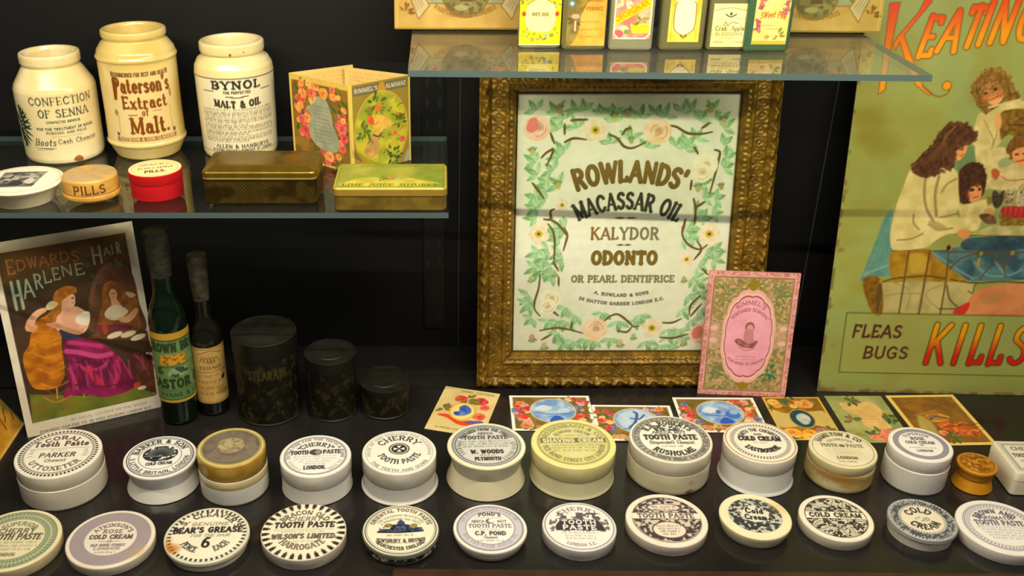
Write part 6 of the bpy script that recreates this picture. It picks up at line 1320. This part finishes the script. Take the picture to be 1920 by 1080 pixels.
    for p, q in (([(57.1, 140.7), (71.9, 146.0), (90.2, 148.7), (111.7, 150.0), (133.9, 147.0), (165.6, 142.7), (196.2, 144.9), (225.7, 143.7)], 2), ([(67.1, 180.3), (94.4, 183.2), (111.4, 192.3), (125.2, 202.2), (139.0, 202.1)], 1.4), ([(113.2, 181.0), (131.7, 180.5), (174.8, 179.6), (219.0, 181.2)], 1.6), ([(150.0, 200.2), (169.7, 201.3), (215.5, 200.4)], 2), ([(135.2, 158.6), (145.4, 171.8), (165.8, 178.7), (184.7, 175.7), (198.2, 159.7)], 1.6), ([(201.5, 149.9), (196.8, 167.8), (205.5, 179.3), (219.0, 181.2)], 1.6), ([(135.2, 138.8), (140.9, 122.3), (153.7, 110.8)], 1.8), ([(161.0, 132.6), (166.2, 129.4), (166.7, 136.1), (168.7, 142.7)], 1.3), ([(185.8, 169.3), (178.3, 159.3), (171.2, 146.1)], 1.4)): a.line(p, q, MET, curve=True)
    for x, y in [(168.6, 202.9), (168.1, 178.7), (203.9, 180.1), (131.2, 183.8), (57.6, 142.4), (149.4, 147.3), (135.6, 146.3)]: a.ell(x, y, 2.2, 2.6, (170, 132, 40))
    a.leaf(*(167.1, 175.4), 15, 4, 268, (170, 140, 40)); a.leaf(*(130.0, 181.3), 8, 5, 95, (50, 40, 30))
    # table, basket, kittens
    a.poly([(151.1, 202.6), (175.4, 212.6), (233.0, 212.7), (235.1, 201.5), (151.4, 201.0)], NZ((206, 196, 130), (170, 164, 100), 12, 3))
    # standing girl
    a.blob([(141.0, 305.5), (157.8, 300.3), (166.0, 282.8), (165.0, 257.3), (147.7, 257.1), (144.8, 282.5)], NZ(CR, CR2, 9, 4)); a.blob([(139.0, 341.5), (150.3, 344.3), (160.9, 351.0), (178.0, 357.1), (189.7, 350.0), (193.5, 328.9), (168.3, 323.2), (168.0, 309.9), (159.2, 299.6), (145.7, 301.5), (137.4, 307.5), (136.0, 320.2), (136.6, 332.2)], NZ(CR, CR2, 10, 5)); a.line([(145.5, 333.6), (152.6, 323.1), (160.1, 309.8), (158.8, 301.7)], 1.3, (140, 122, 70), .7, curve=True); a.line([(160.8, 328.5), (161.6, 316.5), (159.2, 307.1)], 1.3, (130, 112, 60), .7, curve=True)
    a.blob([(161.6, 339.1), (169.6, 345.8), (190.6, 344.7), (195.6, 316.9), (174.5, 318.0), (167.5, 312.5)], NZ((150, 112, 36), (104, 72, 24), 4, 6)); a.line([(172.6, 328.6), (193.4, 329.5)], 1.6, (90, 60, 20)); a.ell(*(160.8, 332.5), 4, 10, (224, 164, 100), rot=10)
    a.blob([(132.2, 382.0), (136.5, 387.2), (146.3, 390.4), (157.0, 388.0), (164.7, 381.0), (170.4, 370.7), (180.0, 360.4), (172.8, 357.0), (163.9, 356.3), (160.9, 351.0), (149.2, 342.9), (145.7, 340.3), (136.4, 349.4), (129.0, 361.1), (126.8, 370.2), (129.1, 377.4)], NZ((140, 104, 40), (96, 66, 26), 4, 8)); a.blob([(137.0, 369.0), (138.5, 375.6), (149.9, 377.0), (158.5, 371.9), (161.7, 362.8), (160.2, 354.9), (154.4, 350.6), (146.1, 353.4), (139.8, 359.9)], NZ(SK, (236, 168, 100), 6, 9))
    a.blob([(134.0, 371.6), (136.3, 380.7), (146.8, 387.3), (158.5, 379.6), (159.7, 372.5), (150.1, 375.7), (140.1, 373.6)], NZ((150, 112, 44), (110, 78, 30), 3, 3))
    curls(a, [(132.6, 380.0), (138.0, 385.9), (146.5, 389.1), (156.6, 386.7), (163.6, 379.7), (169.3, 369.4), (177.3, 361.0), (167.3, 358.9), (162.5, 368.0), (158.2, 373.8), (148.6, 377.0), (138.6, 374.9), (137.0, 365.1), (143.7, 352.1), (147.5, 345.6), (139.0, 349.4), (130.8, 361.1), (128.4, 370.3)], 3.2, (168, 128, 54), (104, 70, 26), 3)
    for x, y in [(142.1, 363.6), (151.7, 368.5)]: a.ell(x, y, 2.2, 1.4, (64, 34, 20), rot=20); a.line([(x - 3.4, y + 3.6), (x + 3, y + 5)], .8, (110, 70, 36), .8)
    a.line([(148.2, 356.7), (153.0, 358.8), (157.0, 362.1)], 1.5, (180, 60, 40), curve=True); a.line([(146.3, 367.8), (149.1, 362.6), (151.1, 362.4)], .8, (190, 110, 60)); a.ell(*(142.6, 358.7), 4, 3.2, (232, 120, 76), .6, soft=3); a.ell(*(156.7, 364.0), 3.6, 3, (232, 120, 76), .6, soft=3); a.line([(148.3, 348.2), (158.3, 350.9), (168.2, 353.7), (180.6, 357.1)], 2.2, (214, 196, 130), curve=True)
    # girl at the right
    a.blob([(159.7, 300.3), (175.8, 302.5), (185.4, 285.7), (201.2, 285.9), (206.4, 257.2), (161.1, 257.3), (164.8, 278.6)], NZ((228, 208, 144), CR2, 8, 7)); a.blob([(169.1, 288.2), (178.9, 292.4), (184.3, 284.4), (171.8, 280.1)], (150, 160, 110), .8, soft=2); a.blob([(177.6, 307.3), (185.2, 316.8), (196.7, 318.2), (199.6, 302.2), (183.2, 297.9), (183.1, 291.1), (177.5, 300.5)], NZ((136, 90, 34), (106, 68, 26), 3, 9)); curls(a, [(177.6, 307.3), (185.3, 316.1), (196.8, 317.6), (199.1, 304.9), (185.6, 299.3), (183.5, 292.5), (178.4, 299.2)], 2.4, (150, 100, 40), (96, 60, 24), 7); a.blob([(182.6, 297.9), (190.2, 303.4), (199.6, 302.2), (202.8, 284.6), (193.9, 282.4), (186.2, 288.5)], NZ(SK, (234, 164, 98), 5, 3)); a.line([(189.0, 287.8), (193.5, 288.3), (197.9, 290.0)], 1.4, (176, 56, 36)); a.ell(*(188.2, 295.9), 2.2, 1.2, (70, 40, 24)); a.ell(*(196.6, 296.7), 2.2, 1.2, (70, 40, 24)); a.blob([(163.0, 277.2), (167.9, 279.4), (173.1, 274.0), (170.2, 266.4), (165.7, 269.1)], (190, 96, 56)); a.line([(174.8, 270.6), (184.9, 265.9), (201.9, 267.5)], 1.0, (190, 70, 50), curve=True)
    # small dark haired girl
    a.blob([(133.2, 238.0), (149.6, 239.8), (164.1, 243.2), (175.1, 231.6), (163.1, 221.9), (159.5, 207.5), (147.3, 207.3), (137.1, 223.1)], NZ(CR, CR2, 7, 4)); a.blob([(128.3, 263.7), (128.3, 277.6), (138.9, 286.2), (151.3, 283.3), (158.0, 270.3), (159.3, 251.7), (155.4, 245.4), (143.8, 238.2), (132.6, 241.9)], NZ((84, 50, 28), (56, 34, 22), 3, 5)); a.blob([(139.1, 253.0), (143.1, 260.8), (151.8, 262.5), (156.4, 253.2), (155.7, 243.8), (150.3, 239.8), (143.1, 242.1)], NZ(SK, (232, 158, 92), 5, 6)); curls(a, [(129.6, 260.6), (129.3, 276.1), (139.2, 284.7), (150.9, 281.8), (156.8, 270.3), (157.1, 259.5), (151.6, 264.0), (142.8, 262.4), (139.1, 253.0), (141.9, 240.5), (134.0, 242.7)], 2.6, (96, 58, 32), (50, 30, 20), 5); a.ell(*(145.4, 254.3), 2.4, 1.8, (50, 28, 18)); a.ell(*(153.4, 255.1), 1.8, 1.6, (50, 28, 18)); a.line([(147.9, 245.3), (150.8, 245.8), (152.9, 246.9)], 1.3, (170, 60, 40)); a.ell(*(143.8, 247.6), 3, 3, (230, 116, 70), .6, soft=3); a.ell(*(168.8, 229.1), 6, 4.5, (214, 160, 90))
    # kneeling girl in front
    a.blob([(72.9, 276.9), (89.0, 280.2), (112.9, 280.5), (125.1, 274.5), (129.8, 254.4), (133.6, 237.2), (132.3, 224.6), (142.5, 218.4), (145.5, 208.9), (137.3, 203.2), (124.0, 200.6), (111.6, 191.5), (103.4, 184.9), (86.9, 181.9), (71.6, 180.8), (63.7, 184.3), (60.0, 202.8), (61.2, 221.9), (63.3, 239.4), (67.1, 255.1)], NZ((228, 210, 138), (206, 188, 114), 14, 7)); 
    for p, q in (([(90.6, 269.4), (91.9, 250.8), (97.0, 232.0), (107.8, 216.3)], 2.4), ([(105.6, 269.6), (104.5, 247.8), (109.8, 222.7)], 2.6), ([(83.8, 223.9), (85.2, 214.3), (92.5, 206.5)], 1.8), ([(69.8, 193.3), (84.9, 195.1), (97.8, 201.7)], 1.6), ([(113.1, 221.1), (122.0, 222.9), (132.1, 226.2)], 1.6), ([(111.5, 251.0), (116.1, 260.5), (125.6, 266.8)], 1.6), ([(102.2, 213.0), (115.3, 206.8), (130.3, 208.7)], 1.8)): a.line(p, q * 1.2, (140, 122, 70), .85, curve=True, soft=1.2)
    a.blob([(101.6, 217.0), (114.1, 214.8), (124.2, 208.6), (112.5, 205.2)], (168, 148, 86), .8, soft=2); a.blob([(136.4, 204.0), (141.0, 208.8), (149.0, 206.6), (151.2, 200.2), (146.1, 196.1), (140.4, 198.4)], NZ((226, 156, 92), (214, 140, 80), 4, 4))
    a.blob([(116.5, 297.7), (123.9, 305.3), (130.8, 307.8), (131.7, 302.0), (130.9, 296.6), (128.2, 291.1), (124.1, 287.7), (118.2, 291.0)], NZ(SK, (236, 166, 98), 4, 7)); a.ell(*(126.2, 300.6), 1.6, .9, (90, 50, 30)); a.line([(126.4, 293.8), (129.6, 294.8)], 1, (180, 70, 50))
    a.blob([(114.7, 330.0), (123.8, 330.1), (134.1, 323.5), (139.3, 317.6), (136.2, 310.5), (126.4, 306.4), (119.7, 299.8), (118.1, 291.7), (121.3, 281.5), (115.1, 277.3), (106.8, 279.2), (101.1, 273.0), (93.6, 269.5), (84.4, 268.6), (74.0, 275.4), (76.5, 285.7), (85.3, 298.0), (94.4, 307.6), (98.3, 317.1), (103.6, 325.2)], NZ((96, 58, 32), (66, 40, 24), 4, 11))
    curls(a, [(107.1, 327.9), (116.1, 329.3), (128.2, 327.4), (138.4, 317.5), (131.1, 309.4), (120.4, 302.5), (119.2, 289.0), (114.9, 278.7), (102.1, 275.1), (89.5, 270.1), (76.6, 276.1), (79.2, 285.7), (90.2, 300.8), (98.5, 315.7)], 3.4, (118, 74, 40), (62, 38, 22), 9)
    for k in range(9): a.line([(115.2, 326.6), (104.6, 310.4), (98.9, 295.5)][:2] + [((80.4, 277.5)[0] + k * 7, (80.4, 277.5)[1] + (k % 3) * 4)], .8, (128, 84, 46), .6, curve=True)
    # basket with kittens
    a.poly([(179.9, 226.1), (230.4, 226.9), (232.8, 213.8), (184.5, 212.4)], NZ((166, 128, 48), (120, 88, 30), 3, 3)); a.blob([(182.3, 234.0), (192.5, 235.8), (210.7, 235.2), (213.0, 222.7), (185.3, 225.4)], (188, 44, 40)); 
    for k in range(5): a.line([((186.8, 234.1)[0] + k * 6, (186.8, 234.1)[1]), ((186.7, 226.2)[0] + k * 6, (186.7, 226.2)[1])], 1, (224, 130, 110), .7)
    for pts, c1, c2 in (([(168.7, 251.8), (171.3, 254.2), (176.4, 250.4), (181.0, 254.4), (182.5, 245.8), (180.4, 236.4), (174.9, 233.1), (169.8, 240.9)], (58, 48, 34), (90, 76, 50)), ([(184.3, 256.7), (188.5, 254.5), (192.4, 257.6), (194.2, 247.5), (193.6, 238.1), (185.8, 239.6), (181.9, 248.9)], (206, 190, 140), (120, 96, 64)), ([(196.6, 255.4), (200.0, 261.6), (206.2, 260.2), (212.9, 240.0), (198.4, 236.6)], (206, 192, 146), (170, 150, 104)), ([(158.1, 225.0), (166.9, 226.7), (175.0, 223.7), (179.4, 215.8), (170.5, 214.1), (162.2, 218.7)], (92, 66, 40), (130, 98, 60)), ([(163.4, 247.1), (168.2, 245.6), (169.5, 237.8), (165.0, 237.7)], (170, 140, 60), (130, 104, 50))): a.blob(pts, NZ(c1, c2, 3, 6))
    for x, y in [(174.0, 247.2), (179.2, 247.3), (187.1, 249.8), (191.6, 249.8), (200.9, 252.3), (206.1, 252.4)]: a.ell(x, y, 1, 1, (30, 24, 16))
    # panel of lettering
    q = [(23.0, 102.5), (23.5, 25.7), (117.8, 25.5), (244.3, 31.9)]; tr = (w - q[1][0] * .9, q[0][1]); BX = (74, 66, 30)
    a.poly([q[0], q[1], (w - q[1][0], q[1][1] - 1), tr], (160, 162, 84), .6); a.line([tr, q[0], q[1], (w - q[1][0], q[1][1] - 1)], 1.0, BX)
    DB = (76, 34, 22)
    f = [(33.0, 71.5), (90.5, 71.7), (32.9, 87.2)]; a.text('FLEAS', f[0][0], f[0][1], f[2][1] - f[0][1], DB, w=.17, mono=1, to=f[1], slant=.1)
    f = [(49.1, 44.4), (101.7, 44.8), (49.8, 59.6)]; a.text('BUGS', f[0][0], f[0][1], f[2][1] - f[0][1], DB, w=.17, mono=1, to=f[1], slant=.1)
    y0 = (123.7, 39.8)[1]; y1 = (124.1, 89.4)[1]
    gk = G((206, 40, 20), (232, 160, 10), (0, y0 + (y1 - y0) * .2), (0, y0 + (y1 - y0) * .75))
    for ch, x, wd in (('K', (122.3, 39.8)[0], .62), ('I', (154.8, 40.4)[0], .62), ('L', (173.9, 40.9)[0], .56), ('L', (197.0, 41.4)[0], .56), ('S', (220.5, 43.0)[0], .66)):
        hh = y1 - y0; a.text(ch, x, y0, hh, gk, w=.115, mono=1, slant=.13, anchor='l', wid=wd, out=(60, 50, 20), outw=1.1)
    for ch, yy in (('MOTHS', f[2][1] + 20), ('BEETLES', f[0][1])): a.text(ch, w - 52, yy, 15, DB, w=.17, mono=1, fit=62)
    for x, y, r in ((4, 3, 7), (18, 2, 4), (60, 1, 5), (110, 2, 6), (150, 1, 4), (3, 110, 3), (6, 180, 4), (12, 60, 1.6), (2, 250, 3)): a.ell(x, y, r, r * .6, (120, 84, 44), .55, soft=3, wob=.4)
    a.mess(lambda x, y: (x < 3) | (y < 3), (112, 96, 52), 9, 3, .5, .62, .7)
    sheet('tin_sign', 'large green tin sign with children on a bed lettered Fleas Bugs Kills', 'sign', [[0.99925, 0.00604, -0.03813, 0.46124], [-0.03861, 0.15632, -0.98695, 1.03478], [0.00000, 0.98769, 0.15643, 0.00000], [0, 0, 0, 1]], a, .0016, TINSIGN, back=(120, 110, 70), warp=.0015)
keating()

# ------------------------------------------------------------------ show card of the long haired lady, at the left
def edwards():
    a = Art.sheet(153.5, 228.5, 250, (226, 216, 196)); w, h = a.w, a.h
    a.fill(NZ((230, 220, 200), (216, 204, 180), 40, 3)); pic = [(12.5, 217.7), (143.1, 217.0), (150.7, 16.9), (12.9, 15.8)]; x0, x1, y0, y1 = 8, w - 9.5, pic[3][1], pic[1][1]
    a.rect(x0, x1, y0, y1, NZ((74, 52, 30), (58, 42, 28), 20, 4)); a.rect(x0, x1, y1 - 34, y1, NZ((110, 76, 34), (86, 58, 26), 16, 6), .8, soft=18)
    T1 = (166, 102, 54); T2 = (150, 164, 138)
    for s, pts, hs, col, sl in (("EDWARDS'", [(15.3, 191.6), (25.3, 194.1), (37.2, 194.9), (48.9, 194.7), (60.5, 195.5), (70.8, 195.3), (83.1, 193.6), (92.3, 201.6)], [(15.9, 208.6), (26.1, 206.7), (38.0, 208.0), (49.6, 207.0), (60.9, 206.7), (71.3, 207.2), (84.3, 206.6), (92.2, 207.6)], T1, -.1), ('HARLENE', [(15.6, 151.4), (27.3, 162.3), (40.2, 170.6), (50.2, 175.2), (59.8, 176.7), (69.6, 179.3), (83.7, 177.8)], [(15.9, 183.8), (28.8, 184.2), (40.7, 187.9), (50.3, 190.2), (60.8, 191.2), (70.7, 191.7), (84.4, 191.6)], T2, -.1), ('HAIR', [(104.3, 187.2), (117.4, 194.5), (125.9, 194.8), (131.6, 194.9)], [(104.4, 207.2), (115.7, 204.5), (125.5, 205.8), (131.5, 207.8)], T2, -.06)):
        for k, ch in enumerate(s):
            (bx, by), (tx, ty) = pts[k], hs[k]; hh = (ty - by) * .98
            nx = pts[k + 1][0] if k + 1 < len(s) else bx + (bx - pts[k - 1][0]) * .9
            kw = (nx - bx) * .82
            if ch == "'": kw = 2.5
            if ch == 'I': kw = min(kw, 4)
            a.text(ch, bx, by, hh, col, w=.10, mono=.9, anchor='l', fit=kw if ch != 'I' else 2.2, slant=0)
    a.text('FOR', *(97.6, 197.0), 4.5, (84, 104, 70), w=.16, fit=9); a.text('THE', *(96.2, 185.7), 4.5, (84, 104, 70), w=.16, fit=10)
    # looking glass and dressing table
    a.blob([(93.6, 145.0), (100.2, 163.5), (109.2, 176.5), (121.8, 183.9), (133.1, 183.0), (141.2, 176.5), (145.4, 159.6), (146.0, 134.3), (145.9, 97.1), (88.6, 109.7)], NZ((104, 66, 42), (84, 52, 34), 12, 5)); a.line([(94.2, 144.9), (100.7, 163.4), (110.5, 177.5), (121.8, 183.9)], 5, (120, 74, 66), .8, curve=True); spray(a, *(127.3, 182.9), 7, 14, [(70, 84, 36), (90, 100, 40)], 3, 5); spray(a, *(101.0, 168.3), 7, 8, [(60, 70, 36), (76, 84, 40)], 4, 5)
    a.blob([(111.2, 161.3), (123.0, 163.9), (130.3, 152.5), (136.7, 148.8), (144.1, 137.2), (144.0, 122.0), (139.2, 99.9), (97.7, 109.0), (104.7, 136.5)], NZ((150, 90, 36), (112, 66, 30), 8, 6)); a.blob([(113.2, 153.5), (120.0, 159.6), (127.6, 156.8), (129.5, 147.7), (124.8, 139.9), (114.5, 140.7)], (112, 66, 26)); a.ell(*(119.3, 148.5), 4.4, 6.4, (206, 148, 104)); a.ell(*(118.3, 149.3), 1, .7, (80, 44, 26)); a.ell(*(121.1, 149.1), 1, .7, (80, 44, 26)); a.line([(117.8, 145.3), (119.9, 145.1)], .8, (160, 60, 50)); a.poly([(115.7, 144.2), (121.9, 143.6), (126.9, 131.9), (115.3, 131.8)], (204, 148, 106)); a.blob([(106.7, 128.5), (113.5, 134.7), (121.7, 135.5), (131.9, 127.0), (130.0, 122.4), (117.5, 117.4), (107.9, 122.0)], (206, 190, 160)); a.blob([(120.2, 119.4), (130.9, 120.9), (141.4, 127.6), (142.8, 122.2), (133.1, 112.8), (123.8, 113.5)], (204, 150, 104)); a.blob([(133.1, 148.2), (139.8, 146.9), (143.8, 142.3), (136.6, 141.2)], (196, 168, 120))
    a.poly([(82.3, 103.8), (93.8, 107.3), (149.3, 98.1), (149.9, 84.0), (102.9, 96.1), (84.7, 101.7)], NZ((112, 70, 36), (90, 54, 28), 8, 4)); a.poly([(84.8, 102.5), (150.0, 84.8), (151.9, 69.6), (127.5, 76.7), (107.2, 89.1)], (62, 42, 28)); a.poly([(128.8, 76.4), (150.0, 66.9), (147.8, 16.7), (129.3, 35.6)], NZ((112, 62, 34), (84, 46, 26), 8, 5)); a.blob([(97.9, 115.4), (131.3, 108.9), (131.8, 103.5), (99.1, 106.1)], (112, 44, 60)); a.ell(*(103.8, 109.6), 3, 7, (166, 60, 40))
    for x, y in [(113.2, 100.2), (128.2, 98.1), (138.4, 92.0)]: a.ell(x, y, 9, 3.4, (222, 206, 172), rot=8)
    # carpet
    a.poly([(x0, y0), (x1, y0)] + [(147.8, 16.7), (126.0, 33.3), (70.3, 34.6), (11.4, 50.9)], NZ((122, 122, 36), (96, 104, 34), 14, 6)); a.fill(lambda x, y: np.array((150, 90, 40.)), 0); 
    for p in [(48.6, 27.6), (19.8, 31.9), (33.4, 40.8)]: a.ell(*p, 8, 4, (140, 100, 36), .6, soft=5)
    # skirt
    SKR = [(59.5, 107.4), (71.9, 106.1), (94.6, 96.2), (109.7, 79.3), (119.2, 60.8), (128.1, 37.5), (119.8, 30.0), (102.4, 27.3), (87.2, 28.7), (70.5, 36.1), (60.1, 38.7), (46.3, 37.5), (50.9, 51.8), (57.4, 73.2), (55.3, 91.8)]; a.blob(SKR, NZ((150, 30, 86), (98, 16, 56), 13, 7))
    for p, q, c in (([(58.8, 92.5), (71.5, 88.1), (89.0, 79.5), (105.4, 78.7)], 6, (214, 80, 138)), ([(63.2, 102.0), (78.5, 97.1), (96.3, 90.0)], 5, (196, 60, 116)), ([(64.5, 79.1), (75.7, 65.7), (92.0, 64.9), (104.4, 72.8)], 4, (190, 60, 110)), ([(57.8, 71.5), (60.9, 58.6), (61.4, 46.1)], 4, (186, 52, 100)), ([(78.6, 66.6), (84.2, 51.3), (92.7, 44.6)], 8, (196, 44, 66)), ([(110.6, 68.3), (109.5, 53.0), (101.6, 39.3)], 5, (190, 50, 90)), ([(104.4, 72.8), (98.4, 61.9), (90.3, 54.5)], 4, (92, 26, 50)), ([(56.7, 80.9), (69.4, 76.4), (90.2, 70.0)], 3, (96, 20, 56)), ([(68.4, 70.5), (71.3, 56.0), (72.4, 46.5)], 3, (104, 20, 60)), ([(100.0, 63.0), (95.1, 50.2), (96.2, 40.6)], 5, (84, 30, 50)), ([(115.9, 57.7), (119.3, 44.4), (120.6, 34.6)], 3, (110, 20, 50))): a.line(p, q, c, .8, curve=True, soft=2)
    for k in range(11):
        x, y = (58.8, 77.4); x += k * 9.0; a.line([(x, y - k * .6), (x + 2 + k * .5, y - 16), (x + 4 + k * 1.1, y - 34)], 1.6, [(206, 66, 130), (84, 12, 48)][k % 2], .55, curve=True, soft=1)
    a.line([(50.9, 51.8), (70.0, 48.6), (85.4, 42.5), (104.5, 40.1), (125.9, 41.2)], 2, (96, 18, 56), .8, curve=True)
    for k in range(16): x, y = (50.0, 39.7); a.line([(x + k * 8.0, y + 4 + k * .7), (x + k * 8.0 + 1, y + 19 + k * .9)], 2.4, (176, 60, 112) if k % 2 else (104, 22, 62), .7, soft=1)
    a.ell(*(127.6, 34.4), 4, 3, (200, 60, 50)); a.ell(*(132.5, 29.3), 5, 2.4, (222, 206, 180)); a.line([(40.7, 51.2), (39.2, 39.3)], 1.8, (170, 150, 70)); a.line([(67.9, 36.7), (67.4, 32.2)], 1.8, (150, 130, 60))
    # lady
    SKIN = (232, 176, 140)
    a.blob([(32.1, 126.8), (44.2, 128.5), (57.1, 119.8), (54.7, 99.5), (52.7, 69.7), (47.1, 57.3), (38.1, 51.9), (26.3, 53.0), (15.7, 59.7), (12.1, 82.4), (13.6, 98.4), (21.5, 108.5), (25.8, 120.8)], NZ((206, 126, 18), (160, 88, 10), 8, 9, sx=.6))
    for k in range(9): a.line([((26.0, 114.9)[0] + (k % 2) * 4, (26.0, 114.9)[1] - k * 9), ((38.1, 109.9)[0], (38.1, 109.9)[1] - k * 9 - 3), ((54.1, 110.8)[0], (54.1, 110.8)[1] - k * 9)], 1.8, (150, 80, 10) if k % 2 else (226, 150, 36), .55, curve=True, soft=1.5)
    a.blob([(59.8, 149.5), (61.7, 141.8), (55.9, 128.1), (45.7, 120.4), (31.4, 126.1), (35.2, 135.1), (45.8, 139.0), (54.7, 145.7)], NZ((196, 112, 16), (160, 88, 12), 6, 3))
    a.blob([(64.1, 148.7), (74.4, 144.1), (81.5, 140.1), (88.9, 131.1), (88.1, 119.9), (79.9, 111.7), (54.2, 118.6), (55.2, 133.3), (61.3, 139.4)], NZ((236, 178, 150), (222, 158, 130), 8, 4)); a.blob([(75.0, 129.0), (83.9, 134.6), (90.6, 132.6), (88.6, 121.1), (84.4, 118.2), (76.2, 122.5)], (236, 222, 200)); a.blob([(78.8, 130.0), (88.7, 132.3), (89.2, 123.3), (83.6, 118.5), (78.9, 122.5)], (232, 218, 196))
    a.blob([(23.1, 134.0), (30.0, 142.3), (37.4, 146.9), (45.2, 147.7), (46.6, 143.7), (38.2, 139.3), (32.7, 133.2), (30.3, 126.3), (22.6, 125.5)], NZ(SKIN, (214, 156, 116), 5, 5)); a.blob([(42.9, 128.8), (53.4, 128.8), (64.0, 121.3), (76.3, 115.6), (84.9, 118.2), (83.8, 112.5), (75.2, 109.1), (62.8, 114.8), (51.0, 122.6)], NZ(SKIN, (214, 152, 112), 5, 6)); a.blob([(22.7, 131.7), (33.9, 129.3), (31.3, 122.5), (22.1, 125.3)], NZ(SKIN, (206, 140, 100), 4, 3)); a.blob([(55.7, 119.4), (65.2, 113.6), (74.9, 107.7), (71.8, 105.4), (58.8, 107.5)], (44, 48, 76))
    a.blob([(65.8, 158.1), (72.6, 159.2), (78.2, 156.2), (78.1, 149.5), (76.7, 144.8), (71.8, 142.1), (65.6, 144.7), (63.4, 151.2)], NZ((238, 186, 150), (226, 168, 132), 5, 7)); a.blob([(55.8, 157.7), (61.5, 165.1), (71.9, 167.9), (80.8, 164.9), (81.4, 158.6), (75.7, 157.9), (69.6, 154.9), (64.5, 151.0), (61.7, 141.8), (57.4, 136.5), (48.9, 132.1), (46.8, 138.7), (54.7, 145.7)], NZ((186, 116, 30), (150, 86, 20), 5, 8)); a.ell(*(75.9, 153.0), 1.5, 1, (90, 50, 30)); a.line([(74.3, 147.1), (76.6, 147.1)], 1, (190, 80, 70)); a.blob([(46.5, 148.6), (51.8, 153.6), (58.1, 152.3), (59.6, 148.4), (53.4, 144.7), (47.9, 144.6)], (222, 204, 150))
    a.text('BY ROYAL LETTERS TO THE QUEEN', w * .60, y0 - 7.6, 2.6, (130, 120, 110), w=.16, fit=w * .56); a.text('EDWARDS HARLENE CO. 95 HIGH HOLBORN LONDON W.C.', w / 2, y0 - 14.4, 3.0, (96, 90, 86), w=.18, fit=w * .82)
    sheet('show_card', 'white bordered show card of a seated lady with very long golden hair', 'poster', [[0.90583, -0.07357, 0.41721, -0.47399], [0.42364, 0.15730, -0.89207, 0.93580], [0.00000, 0.98481, 0.17365, 0.00000], [0, 0, 0, 1]], a, .003, PAPER, back=(216, 206, 184))
edwards()

a = Art.sheet(120, 100, 130, (176, 132, 40)); a.fill(NZ((190, 140, 40), (140, 100, 36), 14, 3)); a.fill(NZ((84, 84, 40), (176, 136, 40), 22, 7, .4, .55), .7); a.rect(0, 120, 0, 26, NZ((206, 152, 40), (186, 120, 24), 10, 5), .8, soft=8); bouquet(a, 90, 62, 22, 22, 12, [(176, 120, 60), (196, 150, 70)], [(84, 96, 40), (60, 76, 34)], 5, 8)
for k in range(7): a.line([(70 + k * 7, 14 + (k % 3) * 6), (76 + k * 7, 24 + (k % 2) * 8)], 2, (80, 44, 20), .8)
a.line([(118.5, 0), (118.5, 100)], 3, (120, 100, 50)); a.line([(0, 1.5), (120, 1.5)], 3, (206, 170, 90))
sheet('picture_card', 'yellow picture card standing sideways at the far left edge', 'card', [[-0.00273, -0.52992, 0.84804, -0.48826], [1.00000, -0.00145, 0.00231, 0.84447], [0.00000, 0.84805, 0.52992, 0.00000], [0, 0, 0, 1]], a, .006, PAPER, back=(150, 116, 60))
